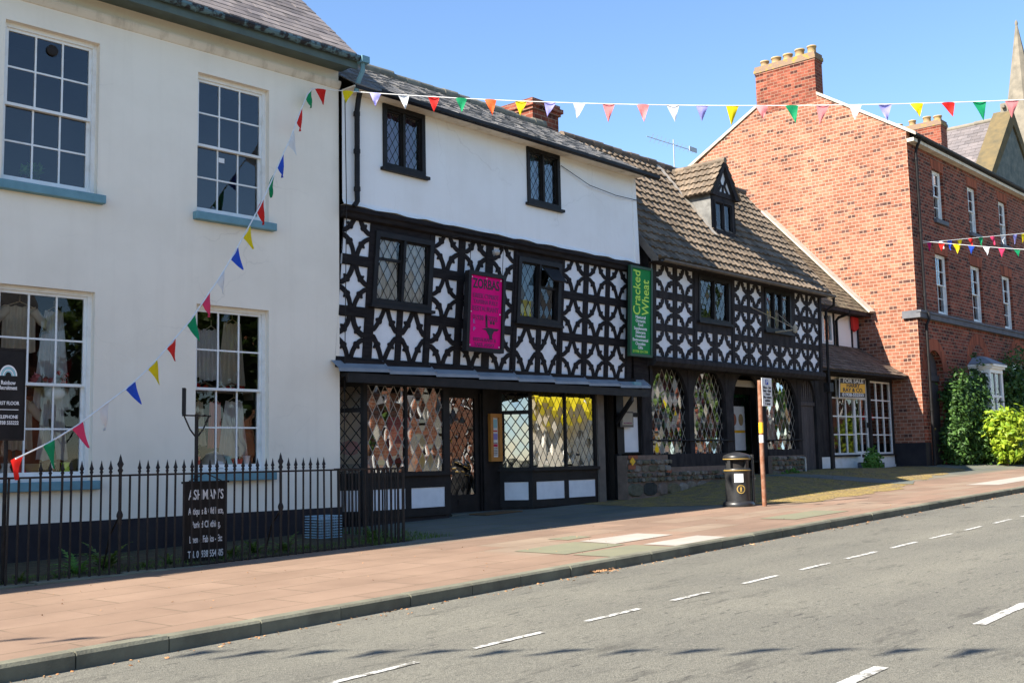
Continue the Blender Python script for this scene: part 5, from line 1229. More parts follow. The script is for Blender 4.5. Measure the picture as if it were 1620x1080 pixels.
while u < -0.05:
    main = min(abs(u + 4.67), abs(u + 2.24), abs(u + 7.1)) < 0.064
    if main: protoP = put(protoP, post_mesh, u, 0)
    elif u > -1.42 or u < -5.7 or abs(u + 4.53) < 0.06: protoX = put(protoX, lambda: bar_mesh(False), u, 0)
    else: protoF = put(protoF, lambda: bar_mesh(True), u, 0)
    u += 0.1265
b = MB(); BASE[rl.name] = Vector((0, 0, 0.3)); b.tube([(0, 0, 0.1), (0, 0, 1.54)], 0.024, 8); b.build('corner_post', M['iron'], rl)
for k in range(1, 18): protoX = put(protoX, lambda: bar_mesh(False), 0.33 * k / 18 * 1.0, 2.2 * k / 18)
BASE[rl.name] = Vector((0, 0, 0.3))
for uu in (-4.67, -2.24): b = MB(); b.tube([(uu, 0.02, 1.0), (uu + 0.02, 0.3, 0.75), (uu + 0.02, 0.5, 0.25)], 0.013, 6); b.build('back_stay', M['iron'], rl)

# ------------------------------------------------------------------ signs
s = thingF('shop_sign', 'dark upright sign board with a rainbow emblem, on a post at the left edge', 'sign', -6.01, 0.22, 0.3)
cu, cd = -6.01, 0.2
b = MB(); b.box(cu - 0.19, cu + 0.19, cd, cd + 0.03, 1.99, 3.05); b.build('board', M['blackpaint'], s, 0.004)
b = MB(); b.box(cu - 0.205, cu + 0.205, cd - 0.005, cd + 0.035, 3.05, 3.075); b.box(cu - 0.205, cu + 0.205, cd - 0.005, cd + 0.035, 1.965, 1.99); b.box(cu + 0.19, cu + 0.205, cd - 0.005, cd + 0.035, 1.99, 3.05); b.build('frame', M['iron'], s)
b = MB(); b.tube([(cu + 0.02, cd + 0.06, 0.2), (cu + 0.02, cd + 0.06, 2.6)], 0.025, 8); b.build('post', M['iron'], s)
for r0, r1, m in ((0.088, 0.104, 'ltext'), (0.066, 0.086, 'aqua'), (0.05, 0.064, 'ltext'), (0.036, 0.048, 'aqua')):
    b = MB()
    for k in range(14):
        t0, t1 = PI * k / 14, PI * (k + 1) / 14; zc = 2.74
        b.face([(cu + q * math.cos(t), cd - 0.002, zc + 1.25 * q * math.sin(t)) for q, t in ((r0, t0), (r1, t0), (r1, t1), (r0, t1))])
    b.build('emblem_band', M[m], s)
for t, z, sz, w in (('Rainbow', 2.655, 0.07, 0.17), ('Recruitment', 2.595, 0.07, 0.21), ('FIRST FLOOR', 2.41, 0.06, 0.27), ('TELEPHONE', 2.245, 0.058, 0.25), ('01938 555222', 2.175, 0.062, 0.27)):
    lettering(t, sz, s, M['ltext'], (cu, cd - 0.004, z), width=w, bold=0.001)
b = MB(); b.box(cu - 0.13, cu + 0.13, cd - 0.003, cd - 0.001, 2.33, 2.338); b.build('rule', M['ltext'], s)

s = thingF('notice_board', 'black painted antiques board with white lettering behind the railing', 'sign', -3.25, 0.36, 0.3)
cu, cd = -3.25, 0.34
b = MB(); b.box(cu - 0.33, cu + 0.33, cd, cd + 0.03, 0.26, 1.38); b.box(cu - 0.36, cu + 0.36, cd - 0.005, cd + 0.035, 1.38, 1.41); b.build('board', M['blackpaint'], s, 0.004)
for t, z, sz, w in (("ASHMAN'S", 1.22, 0.19, 0.54), ('Antiques & Old Lace,', 1.0, 0.13, 0.54), ('Period Clothing,', 0.82, 0.13, 0.44), ('Linen & Fabrics - Etc', 0.62, 0.13, 0.5), ('Tel. 01938 554505', 0.42, 0.13, 0.54)):
    lettering(t, sz, s, M['ltext'], (cu, cd - 0.004, z), width=w, bold=0.002)
b = MB(); b.tube([(cu - 0.25, cd + 0.02, 1.41), (cu, cd + 0.02, 1.52), (cu + 0.25, cd + 0.02, 1.41)], 0.008, 5); b.build('hanging_wire', M['iron'], s)
s = thingF('bracket_post', 'slim black post with a forked bracket and an edge-on plate, behind the railing', 'post', -3.34, 0.42, 0.3)
cu, cd = -3.36, 0.42
b = MB(); b.tube([(cu, cd, 0.2), (cu, cd, 2.33)], 0.026, 8); b.build('post', M['iron'], s)
b = MB(); b.tube([(cu - 0.22, cd, 2.31), (cu + 0.22, cd, 2.31)], 0.012, 6); b.tube([(cu - 0.19, cd, 2.3), (cu - 0.1, cd, 2.12), (cu, cd, 2.0)], 0.011, 6); b.tube([(cu + 0.19, cd, 2.3), (cu + 0.1, cd, 2.12), (cu, cd, 2.0)], 0.011, 6); b.build('bracket', M['iron'], s)
b = MB(); b.obox((cu - 0.27, cd - 0.12), (cu - 0.165, cd + 0.04), 0, 0.19, -0.022, 0.022, 2.32, 2.68); b.build('sign_plate', M['blackpaint'], s)

# magenta restaurant sign
s = thing('hanging_sign', 'tall magenta restaurant sign in a black frame on the timbered wall', 'sign', (15.95, 14.98, 3.85))
SP = (0.075, 4.55)
b = MB(SP); b.box(15.49, 16.42, 14.98, 15.02, 3.84, 5.29); b.build('panel', M['pink_sign'], s)
b = MB(SP); b.box(15.41, 15.49, 14.94, 15.06, 3.76, 5.37); b.box(16.42, 16.5, 14.94, 15.06, 3.76, 5.37); b.box(15.49, 16.42, 14.94, 15.06, 3.76, 3.84); b.box(15.49, 16.42, 14.94, 15.06, 5.29, 5.37); b.build('frame', M['blackpaint'], s)
sx = lambda z: 15.955 + 0.075 * (z - 4.55)
for t, z, sz, w, m in (('ZORBAS', 5.12, 0.27, 0.78, 'ktext'), ('GREEK CYPRIOT', 4.88, 0.13, 0.76, 'mtext'), ('TAVERNA FULLY', 4.76, 0.12, 0.72, 'mtext'), ('RESTAURANT', 4.62, 0.14, 0.76, 'mtext'), ('01938 552222', 4.44, 0.14, 0.72, 'mtext'), ('RESTAURANT &', 4.0, 0.1, 0.66, 'mtext'), ('TAKE AWAY', 3.9, 0.1, 0.6, 'mtext')):
    lettering(t, sz, s, M[m], (sx(z), 14.976, z), width=w, bold=0.006 if 'ZOR' in t else 0.003)
b = MB(); ex = 16.08                                            # raised hand with a tray, bottle and two glasses
b.prism([(ex - 0.24, 4.22), (ex - 0.1, 4.2), (ex + 0.2, 4.2), (ex + 0.27, 4.25), (ex + 0.1, 4.25), (ex - 0.05, 4.26)], 14.974, 14.979); b.prism([(ex - 0.13, 4.26), (ex - 0.07, 4.26), (ex - 0.075, 4.4), (ex - 0.09, 4.52), (ex - 0.11, 4.52), (ex - 0.125, 4.4)], 14.974, 14.979)
b.prism([(ex - 0.12, 4.2), (ex + 0.12, 4.2), (ex + 0.06, 4.12), (ex + 0.05, 4.05), (ex + 0.1, 4.03), (ex - 0.02, 4.02), (ex - 0.04, 4.1)], 14.9735, 14.9785)
for gx in (0.03, 0.11): b.prism([(ex + gx + 0.028 * math.cos(k), 4.36 + 0.035 * math.sin(k)) for k in [2 * PI * j / 10 for j in range(10)]], 14.974, 14.979)
b.build('tray_emblem', M['ktext'], s)
b = MB()
for px, pz in ((15.53, 5.25), (15.95, 5.25), (16.38, 5.25), (15.53, 4.55), (16.38, 4.55), (15.53, 3.88), (16.38, 3.88)): b.tube([(px + 0.075 * (pz - 4.55), 14.965, pz), (px + 0.075 * (pz - 4.55), 14.98, pz)], 0.012, 8)
b.build('screw', M['wpaint'], s)
for t, z in (('E', 4.36), ('P', 4.2)): lettering(t, 0.12, s, M['flag_v'], (15.62, 14.976, z), name='faded_letter')
s = thing('sign_bracket', 'thin iron sign bracket with a small floodlight above the magenta sign', 'bracket', (15.95, 15.05, 5.98))
b = MB(); b.tube([(15.15, 15.18, 6.0), (15.2, 14.92, 6.0), (16.75, 14.9, 5.98), (16.78, 15.18, 5.98)], 0.014, 6); b.tube([(15.2, 15.18, 6.1), (15.9, 14.92, 6.0)], 0.008, 5); b.tube([(15.5, 14.92, 6.0), (15.52, 14.96, 5.36)], 0.007, 5); b.tube([(16.45, 14.9, 5.98), (16.46, 14.96, 5.36)], 0.007, 5); b.build('bracket_rod', M['iron'], s)
b = MB(); b.lathe([(0.0, 0), (0.07, 0.02), (0.085, 0.1), (0.07, 0.11), (0.0, 0.11)], 16.22, 14.9, 12); b.v = [(x, y, 5.74 + z) for x, y, z in b.v]; b.build('floodlight', M['grey_metal'], s)

# green shop sign
s = thing('shop_sign', 'tall green health food shop sign with lime lettering on the corner post', 'sign', (21.38, 15.0, 4.0))
SG = (0.065, 5.05)
b = MB(SG); b.box(20.99, 21.77, 15.0, 15.04, 4.03, 6.08); b.build('panel', M['green_sign'], s)
b = MB(SG); b.box(20.93, 20.99, 14.975, 15.06, 3.97, 6.14); b.box(21.77, 21.83, 14.975, 15.06, 3.97, 6.14); b.box(20.99, 21.77, 14.975, 15.06, 3.97, 4.03); b.box(20.99, 21.77, 14.975, 15.06, 6.08, 6.14); b.build('frame', M['dkgreen'], s)
gx = lambda z: 21.38 + 0.065 * (z - 5.05)
lettering('Cracked', 0.40, s, M['lime'], (gx(5.45) - 0.16, 14.996, 5.5), (0.065, 0, 1), (-1, 0, 0.065), width=1.07, bold=0.003)
lettering('Wheat', 0.40, s, M['lime'], (gx(5.4) + 0.19, 14.996, 5.4), (0.065, 0, 1), (-1, 0, 0.065), width=0.88, bold=0.003)
for k, t in enumerate(('Natural', 'Organic', 'Food', 'Supplements', 'Skincare', 'Household', 'Environmental', 'Chocolate', 'Gifts')):
    z = 4.91 - 0.0905 * k * 1.0
    lettering(t, 0.1, s, M['ltext'], (gx(z) - 0.02, 14.996, z), bold=0.002, width={'Environmental': 0.62, 'Supplements': 0.52, 'Food': 0.2, 'Gifts': 0.2}.get(t, 0.4))
lettering('01938 554 704', 0.085, s, M['lime'], (gx(4.08) - 0.02, 14.996, 4.09), width=0.6)
s = thing('sign_bracket', 'empty gilded sign bracket on stay wires sticking out from the far timbered shop', 'bracket', (27.95, 15.08, 5.05))
b = MB(); b.tube([(27.95, 15.08, 5.04), (27.95, 14.4, 5.06)], 0.022, 6); b.lathe([(0, 0), (0.07, 0.05), (0.05, 0.1), (0.08, 0.16), (0.03, 0.24), (0.0, 0.3)], 27.95, 14.42, 8); b.v = [(x, y, z + (4.95 if z < 1 else 0)) for x, y, z in b.v]; b.build('pole', M['lace_cream'], s)
b = MB(); b.tube([(26.75, 15.08, 5.65), (27.95, 14.45, 5.1)], 0.009, 5); b.tube([(28.2, 15.08, 5.6), (27.95, 14.45, 5.1)], 0.009, 5); b.build('stay_wire', M['lace_cream'], s)
b = MB(); b.prism([(27.3, 15.06), (27.55, 15.04), (27.6, 14.74), (27.35, 14.78)], 6.44, 6.47, 'z'); tag(b.build('plastic_scrap', M['yellow']), 'yellow scrap lying in the gutter of the pantiled roof', 'litter')

# for-sale board
s = thing('for_sale_board', 'tilted orange and black for sale board over the small white shop window', 'sign', (34.2, 15.72, 3.4))
q = lambda u, v: (33.28 + u * 1.82 + v * 0.08, 15.72, 3.42 + v * 0.6 + (u - 0.5) * 0.03)
def band(u0, u1, v0, v1, m, d, name):
    b = MB(); f = [q(u0, v0), q(u1, v0), q(u1, v1), q(u0, v1)]; f = [(x, y - d, z) for x, y, z in f]
    g = [(x, y + 0.02, z) for x, y, z in f]; b.raw(f + g, [(0, 1, 2, 3), (4, 5, 6, 7), (0, 1, 5, 4), (1, 2, 6, 5), (2, 3, 7, 6), (3, 0, 4, 7)]); b.build(name, M[m], s)
band(-0.03, 1.03, -0.05, 1.05, 'paper', 0.0, 'backing'); band(0.0, 1.0, 0.74, 1.0, 'ktext', 0.022, 'top_band'); band(0, 1, 0.24, 0.74, 'orange', 0.022, 'middle_band'); band(0, 1, 0.0, 0.24, 'ktext', 0.022, 'bottom_band')
for t, v, sz, w, m in (('FOR SALE', 0.87, 0.18, 1.5, 'ltext'), ('HARRY', 0.62, 0.17, 1.0, 'ktext'), ('RAY & CO.', 0.38, 0.17, 1.5, 'ktext'), ('01938-552555', 0.12, 0.15, 1.6, 'ltext')):
    o = q(0.5, v); lettering(t, sz, s, M[m], (o[0], o[1] - 0.026, o[2]), (1, 0, 0.016), (0.08, 0, 1), width=w, bold=0.004)

# menu case, passage notice
s = thing('menu_case', 'varnished wooden menu case beside the restaurant door', 'menu case', (17.28, 15.98, 1.6))
b = MB(); b.holes(17.1, 17.46, 1.59, 2.6, [(17.18, 17.38, 1.68, 2.52)], 15.96, 0.13, True); b.build('case', M['orange_wood'], s)
b = MB(); b.face([(17.18, 16.02, 1.68), (17.38, 16.02, 1.68), (17.38, 16.02, 2.52), (17.18, 16.02, 2.52)]); b.build('menu_sheet', M['paper'], s)
for k, (m, z0, z1) in enumerate((('aqua', 2.3, 2.48), ('flag_v', 2.05, 2.18), ('flag_p', 1.9, 1.96), ('red', 2.22, 2.25))): b = MB(); b.box(17.2, 17.36, 16.012, 16.018, z0, z1); b.build('printed_block', M[m], s)
for k in range(9): lettering('starters and mains', 0.03, s, M['ktext'], (17.28, 16.014, 2.02 - k * 0.036), width=0.15) if k not in (0, 2, 3) else None
s = thing('notice_board', 'brown wooden notice board beside the dark passage', 'notice', (21.3, 15.42, 2.33))
b = MB(); b.box(21.02, 21.5, 15.41, 15.45, 2.33, 2.7); b.build('board', M['wood_grey'], s); b = MB(); b.box(21.06, 21.46, 15.4, 15.41, 2.38, 2.66); b.build('face_panel', M['lace_cream'], s)
lettering('NO PARKING', 0.05, s, M['mtext'], (21.26, 15.398, 2.42), width=0.34)
b = MB(); b.box(16.05, 17.15, 15.15, 15.62, 0.0, 0.02); b.v = [(x, y, gz(x, y) + z + 0.008) for x, y, z in b.v]; tag(b.build('doormat', M['mat']), 'brown doormat in front of the restaurant door', 'doormat')
s = thing('road_sign', 'reflective orange square marker on the stone wall by the passage', 'marker', (21.05, 15.16, 1.4))
b = MB(); b.prism([(21.06, 1.42), (21.17, 1.52), (21.06, 1.62), (20.95, 1.52)], 15.15, 15.165); b.build('plate', M['orange'], s); b = MB(); b.prism([(21.06, 1.46), (21.12, 1.52), (21.06, 1.58), (21.0, 1.52)], 15.146, 15.149); b.build('centre', M['yellow'], s)

# parking plate on rusty post
g0 = gz(20.58, 11.5)
s = thing('sign_post', 'rusty steel post with a yellow band and a small white parking plate', 'sign post', (20.58, 11.5, g0))
b = MB(); b.tube([(20.58, 11.5, g0 - 0.1), (20.565, 11.5, 1.6), (20.6, 11.5, 3.16)], 0.048, 12); b.build('post', M['rust'], s)
b = MB(); b.tube([(20.574, 11.5, 2.06), (20.578, 11.5, 2.28)], 0.0495, 12); b.build('yellow_band', M['yellow'], s)
b = MB(); b.tube([(20.571, 11.5, 1.86), (20.574, 11.5, 2.02)], 0.0492, 12); b.build('sticker', M['paper'], s)
b = MB(); b.box(20.565, 20.985, 11.43, 11.44, 2.62, 3.21); b.build('plate', M['paper'], s, 0.003)
b = MB(); b.box(20.72, 20.83, 11.426, 11.429, 3.07, 3.18); b.build('parking_symbol', M['flag_b'], s)
lettering('P', 0.12, s, M['ltext'], (20.775, 11.424, 3.125), bold=0.003)
for k, t in enumerate(('Mon - Sat', '8am - 6pm', '1 hour', 'No return', 'within', '1 hour')): lettering(t, 0.075, s, M['ktext'], (20.775, 11.427, 3.01 - k * 0.068), width=0.33 if len(t) > 7 else 0.22, bold=0.002)

# litter bin
bx, by = 20.5, 12.06; bz = gz(bx, by)
s = thing('litter_bin', 'round black litter bin with gold bands standing on the pavement', 'bin', (bx, by, bz))
def lat(name, prof, m, n=28): b = MB(); b.lathe([(r, bz + z) for r, z in prof], bx, by, n); return b.build(name, M[m], s)
lat('base', [(0.0, -0.05), (0.335, -0.05), (0.335, 0.05), (0.315, 0.09), (0.28, 0.11), (0.0, 0.11)], 'bin')
lat('body', [(0.265, 0.1), (0.262, 0.4), (0.272, 0.72), (0.282, 0.76), (0.27, 0.79), (0.0, 0.79)], 'bin')
lat('gold_band', [(0.276, 0.735), (0.289, 0.74), (0.289, 0.752), (0.276, 0.757)], 'gold'); lat('gold_band', [(0.285, 0.972), (0.297, 0.977), (0.297, 0.99), (0.285, 0.995)], 'gold')
lat('liner', [(0.2, 0.78), (0.2, 0.97)], 'dark')
lat('hood', [(0.0, 0.95), (0.27, 0.95), (0.292, 0.97), (0.292, 1.03), (0.275, 1.06), (0.18, 1.1), (0.07, 1.125), (0.0, 1.13)], 'bin')
for k in range(4):
    b = MB(); a0 = -2.62 + 0.72 + k * PI / 2
    for j in range(4):
        t0, t1 = a0 + j * 0.08, a0 + (j + 1) * 0.08
        P_ = lambda r, t, z: (bx + r * math.cos(t), by + r * math.sin(t), bz + z)
        b.raw([P_(0.21, t0, 0.77), P_(0.27, t0, 0.77), P_(0.27, t1, 0.77), P_(0.21, t1, 0.77), P_(0.21, t0, 0.97), P_(0.275, t0, 0.97), P_(0.275, t1, 0.97), P_(0.21, t1, 0.97)], [(0, 1, 5, 4), (1, 2, 6, 5), (2, 3, 7, 6), (0, 3, 7, 4)])
    b.build('pillar', M['bin'], s)
def patch(name, a0, a1, z0, z1, m, r=0.268, circ=False):
    b = MB(); n = 10; P_ = lambda a, z: (bx + (r + 0.004) * math.cos(a), by + (r + 0.004) * math.sin(a), bz + z)
    if circ:
        am, zm, hr = (a0 + a1) / 2, (z0 + z1) / 2, (z1 - z0) / 2
        b.face([P_(am + (a1 - a0) / 2 * math.cos(t), zm + hr * math.sin(t)) for t in [2 * PI * k / 24 for k in range(24)]])
    else:
        for k in range(n): t0, t1 = a0 + (a1 - a0) * k / n, a0 + (a1 - a0) * (k + 1) / n; b.face([P_(t0, z0), P_(t1, z0), P_(t1, z1), P_(t0, z1)])
    b.build(name, M[m], s)
am = -2.62
patch('paper_notice', am - 0.25, am + 0.45, 0.5, 0.68, 'paper', 0.271); patch('emblem', am - 0.1, am + 0.56, 0.27, 0.45, 'gold', 0.268, True); patch('emblem_disc', am - 0.02, am + 0.48, 0.29, 0.43, 'bin', 0.2695, True)
b = MB(); A_ = am + 0.23; rr = 0.276; P_ = lambda u, z: (bx + rr * math.cos(A_ + u / rr), by + rr * math.sin(A_ + u / rr), bz + z)
for poly in ([(-0.012, 0.395), (0.012, 0.395), (0.012, 0.415), (-0.012, 0.415)], [(-0.02, 0.35), (0.015, 0.35), (0.02, 0.39), (-0.02, 0.39)], [(-0.018, 0.305), (-0.004, 0.305), (-0.002, 0.35), (-0.018, 0.35)], [(0.004, 0.305), (0.018, 0.305), (0.012, 0.35), (0.0, 0.35)]): b.face([P_(u, z) for u, z in poly])
b.build('emblem_figure', M['gold'], s)
b = MB(); ta = -1.02; tx, ty = bx + 0.31 * math.cos(ta), by + 0.31 * math.sin(ta); b.tube([(tx, ty, bz + 0.02), (tx, ty, bz + 1.07)], 0.035, 10); b.box(tx - 0.03, tx + 0.03, ty - 0.05, ty + 0.05, bz + 0.58, bz + 0.63); b.build('hinge_post', M['bin'], s)
b = MB(); b.lathe([(0.022, 0), (0.022, 0.05), (0.0, 0.05)], tx + 0.04, ty - 0.02, 8); b.v = [(x, y, z + bz + 0.56) for x, y, z in b.v]; b.build('padlock', M['grey_metal'], s)

# nested blue baskets behind the railing
for k in range(11):
    z = 0.34 + k * 0.042
    s = thingF('plastic_basket', 'pale blue plastic basket in the nested pile by the dark plinth', 'basket', -0.42, 1.5, z, 'nested blue baskets behind the railing')
    b = MB(); x0, x1, y0, y1 = -0.65, -0.2, 1.3, 1.7
    b.prism([(x0, y0), (x1, y0), (x1, y0 + 0.015), (x0, y0 + 0.015)], z, z + 0.016, 'z'); b.prism([(x0, y1 - 0.015), (x1, y1 - 0.015), (x1, y1), (x0, y1)], z, z + 0.016, 'z'); b.prism([(x0, y0 + 0.015), (x0 + 0.015, y0 + 0.015), (x0 + 0.015, y1 - 0.015), (x0, y1 - 0.015)], z, z + 0.016, 'z'); b.prism([(x1 - 0.015, y0 + 0.015), (x1, y0 + 0.015), (x1, y1 - 0.015), (x1 - 0.015, y1 - 0.015)], z, z + 0.016, 'z')
    b.build('rim', M['blue'], s)
    b = MB(); b.holes(x0 + 0.05, x1 - 0.05, z - 0.036, z + 0.0, [(x0 + 0.065 + 0.048 * i, x0 + 0.1 + 0.048 * i, z - 0.03, z - 0.006) for i in range(7)], y0 + 0.06, 0.01); b.face([(x0 + 0.05, y0 + 0.07, z - 0.036), (x1 - 0.05, y0 + 0.07, z - 0.036), (x1 - 0.05, y1 - 0.03, z - 0.036), (x0 + 0.05, y1 - 0.03, z - 0.036)]); b.build('tray', M['blue'], s)

# TV aerial on the pantiled roof
s = thing('television_aerial', 'thin television aerial on a mast above the pantiled roof', 'aerial', (27.05, 17.6, 10.0))
b = MB(); b.tube([(27.05, 17.6, 9.9), (27.05, 17.6, 10.98)], 0.018, 6); b.build('mast', M['grey_metal'], s)
b = MB(); a0, a1 = Vector((26.25, 18.0, 11.0)), Vector((27.85, 17.35, 10.72)); b.tube([a0, a1], 0.012, 5)
for k in range(11):
    c = a0.lerp(a1, 0.1 + 0.085 * k); w = 0.16 - 0.006 * k; b.tube([c + Vector((-0.3 * w, -0.7 * w, 0.6 * w)), c + Vector((0.3 * w, 0.7 * w, -0.6 * w))], 0.006, 4)
b.box(27.5, 27.9, 17.33, 17.35, 10.68, 10.82); b.build('antenna_boom', M['grey_metal'], s)

# ------------------------------------------------------------------ bunting
def bunting(name, label, S0, d, zt, flags, t_end, size=0.2, hang=0.27, tstart=0.0, lean=0.0, r=0.011):
    S0 = Vector(S0); d = Vector(d).normalized()
    s = thing(name, label, 'bunting', S0)
    P_ = lambda t: Vector((S0.x + d.x * t, S0.y + d.y * t, zt(t)))
    n = 60; b = MB(); b.tube([P_(tstart + (t_end - tstart) * k / n) for k in range(n + 1)], r, 5); b.build('string', M['string'], s)
    side = Vector((-d.y, d.x, 0))
    for t, c in flags:
        A, B_ = P_(t - size / 2), P_(t + size / 2); k = random.uniform(-1, 1); fold = random.random()
        tip = P_(t) + Vector((0, 0, -hang * random.uniform(0.8, 1.06))) + side * (k * 0.09) + d * (random.uniform(-0.06, 0.06) + lean)
        b = MB(); n = 6; vs = []
        for i in range(n + 1):
            q = i / n
            for j in range(5):
                a = j / 4; p = A.lerp(B_, a).lerp(tip, q)
                vs.append(p + side * (0.035 * math.sin(a * PI) * math.sin(q * PI * 1.4 + k * 3) + 0.02 * math.sin(a * 5 + q * 4 + k * 5) * q))
        b.raw(vs, [(i * 5 + j, i * 5 + j + 1, i * 5 + 5 + j + 1, i * 5 + 5 + j) for i in range(n) for j in range(4)], True)
        o = b.build('flag', M['flag_' + c], s); o['label'] = FL[c][0] + ' triangular flag'
    return s
seq = [(0.18, 'r'), (0.69, 'y'), (1.19, 'v'), (1.7, 'w'), (2.24, 'r'), (2.73, 'g'), (3.24, 'o'), (3.77, 'y'), (4.27, 'v'), (4.77, 'w'), (5.26, 's'), (5.83, 's'), (6.32, 'w'), (6.8, 'v'), (7.29, 'y'), (7.76, 's'), (8.23, 'g'), (8.72, 's'), (9.22, 'w'), (9.68, 'v'), (10.16, 'y'), (10.63, 'r'), (11.1, 'g'), (11.58, 's')]
seq += [(12.08 + 0.5 * k, 'wvyrgpwb'[k % 8]) for k in range(22)]
bunting('bunting_string', 'long bunting of coloured triangles slung high across the street from the cream house', (11.75, 15.17, 8.2), (0.52, -0.854, 0), lambda t: 8.22 - 0.165 * t + 0.0055 * t * t, seq, 23.4, size=0.21, hang=0.29, r=0.008)
za_ = [(0.0, 8.2), (0.18, 8.09), (0.47, 7.61), (0.74, 7.1), (1.04, 6.66), (1.29, 6.25), (1.61, 5.76), (1.98, 5.27), (2.29, 4.87), (2.63, 4.45), (2.97, 4.09), (3.31, 3.72), (3.74, 3.34), (4.12, 3.01), (4.55, 2.7), (5.03, 2.42), (5.49, 2.15), (5.95, 1.93), (6.43, 1.75), (6.6, 1.7)]
def zb2(t):
    for (a, za1), (c, zc1) in zip(za_, za_[1:]):
        if t <= c: return za1 + (zc1 - za1) * (t - a) / (c - a)
    return za_[-1][1]
bunting('bunting_string', 'bunting sloping down from the cream house eaves to the sign post by the railing', (11.77, 15.1, 8.2), (-0.9398, -0.3417, 0), zb2, list(zip([t for t, _ in za_[1:-1]], 'grwbgrybwpgrybwpgr')), 6.45, size=0.19, hang=0.31, lean=-0.1)
bunting('bunting_string', 'bunting across the far end of the street, upper of two strings by the brick terrace', (38.4, 14.72, 8.95), (0.9, -0.436, 0), lambda t: 8.96 + 0.13 * t, list(zip((0.29, 0.82, 1.22, 1.71, 2.22, 2.7, 3.27, 3.79, 4.4, 4.81, 5.3, 5.8, 6.3), 'mwbyrgpwvyrgp')), 9.0, size=0.24, hang=0.36)
bunting('bunting_string', 'bunting across the far end of the street, lower of two strings by the brick terrace', (38.4, 14.72, 8.95), (0.52, -0.854, 0), lambda t: 9.02 - 0.165 * t + 0.0055 * t * t, [(0.62 + 0.495 * k, 'rybwpgvrpwyb'[k % 12]) for k in range(38)], 22, size=0.23, hang=0.33)
bunting('bunting_string', 'bunting over the viewer whose flag shadows fall across the road', (-6.95, 15.6, 7.85), (0.5345, -0.845, 0), lambda t: 7.83 - 0.012 * t + 0.0005 * t * t, [(0.3 + 0.5 * k, 'rgbwpyvo'[k % 8]) for k in range(47)], 24.2, size=0.27, hang=0.4, r=0.004)

# ------------------------------------------------------------------ plants
def leaf(b, c, nrm, size, long=1.6):
    nrm = nrm.normalized(); u = nrm.orthogonal().normalized(); a = random.random() * 6.283
    t = u * math.cos(a) + nrm.cross(u) * math.sin(a); w = nrm.cross(t)
    L, Wd = size * long * random.uniform(0.7, 1.2), size * random.uniform(0.7, 1.1)
    p0, p1, p2, p3 = c - t * L * 0.5, c + w * Wd * 0.5 - nrm * size * 0.12, c + t * L * 0.5 - nrm * size * 0.2, c - w * Wd * 0.5 - nrm * size * 0.12
    b.raw([p0, p1, p2, p3, c + nrm * size * 0.08], [(0, 1, 4), (1, 2, 4), (2, 3, 4), (3, 0, 4)])
def shrub(name, label, cat, loc, blobs, n, size, m, stems=6, long=1.6, group=None, up=0.3):
    s = thing(name, label, cat, loc, 0, group); b = MB(); tot = sum(r[3] * r[4] * r[5] for r in blobs)
    cl = []
    for (x, y, z, rx, ry, rz) in blobs:
        k = max(3, int(n * rx * ry * rz / tot / 14))
        for _ in range(k):
            v = Vector((random.gauss(0, 1), random.gauss(0, 1), random.gauss(0, 1))).normalized() * (random.uniform(0.45, 1.02) if random.random() < 0.86 else random.uniform(1.02, 1.25))
            cl.append((Vector((x + v.x * rx, y + v.y * ry, z + v.z * rz)), v, min(rx, rz) * random.uniform(0.16, 0.3)))
    for c, v, r in cl:
        for _ in range(14):
            o = Vector((random.gauss(0, 1), random.gauss(0, 1), random.gauss(0, 1))) * r * 0.6
            leaf(b, c + o, v * 0.8 + Vector((random.gauss(0, .5), random.gauss(0, .5) - 0.2, random.gauss(0, .5) + up)), size, long)
    b.build('foliage', M[m], s)
    b = MB(); L = Vector(loc)
    for k in range(stems):
        c, v, r = random.choice(cl); q = L + Vector((random.uniform(-.15, .15), random.uniform(-.1, .1), 0)); b.tube([q, q.lerp(c, 0.5) + Vector((random.uniform(-.1, .1), 0, 0.1)), c], 0.02, 5, 0.006)
    b.build('stem', M['twig'], s); return s
shrub('climbing_shrub', 'tall dark green climbing shrub covering the wall between arched door and bay window', 'shrub', (40.4, 14.3, gz(40, 14.2)), [(39.6, 14.35, 2.0, 0.75, 0.45, 1.0), (39.8, 14.35, 3.2, 0.8, 0.45, 1.15), (40.8, 14.2, 3.0, 0.8, 0.5, 1.3), (40.9, 14.0, 1.9, 0.9, 0.5, 1.0), (41.9, 14.4, 3.8, 0.5, 0.35, 1.1)], 9000, 0.11, 'leaf_dark', 10)
def tree(name, label, x, y, h, r, n=2600):
    z = 0.021 * x; bl = [(x + random.uniform(-.5, .5) * r, y + random.uniform(-.5, .5) * r, z + h * random.uniform(0.5, 0.85), r * random.uniform(.5, .8), r * random.uniform(.5, .8), r * random.uniform(.5, .8)) for _ in range(7)]
    s = shrub(name, label, 'tree', (x, y, z - 0.3), bl, n, 0.32, 'leaf_mid', 7); b = MB(); b.tube([(x, y, z - 0.4), (x + .1, y, z + h * .3), (x, y + .1, z + h * .6)], 0.24, 8, 0.1); b.build('trunk', M['twig'], s)
tree('street_tree', 'bushy green tree across the street, beside the nearest dark brick house', 18.0, -5.5, 8.0, 3.0)
tree('street_tree', 'spreading green tree across the street, against the long orange brick house', 23.5, -5.8, 9.0, 3.2)
tree('street_tree', 'broad green tree across the street, nearest the pale rendered house', 53.5, -5.5, 9.0, 3.2)
tree('street_tree', 'tall green tree across the street, between its neighbours', 58.0, -6.0, 11.0, 3.6)
tree('street_tree', 'green tree across the street, in front of the dark brick house', 66.0, -3.9, 8.0, 2.8)
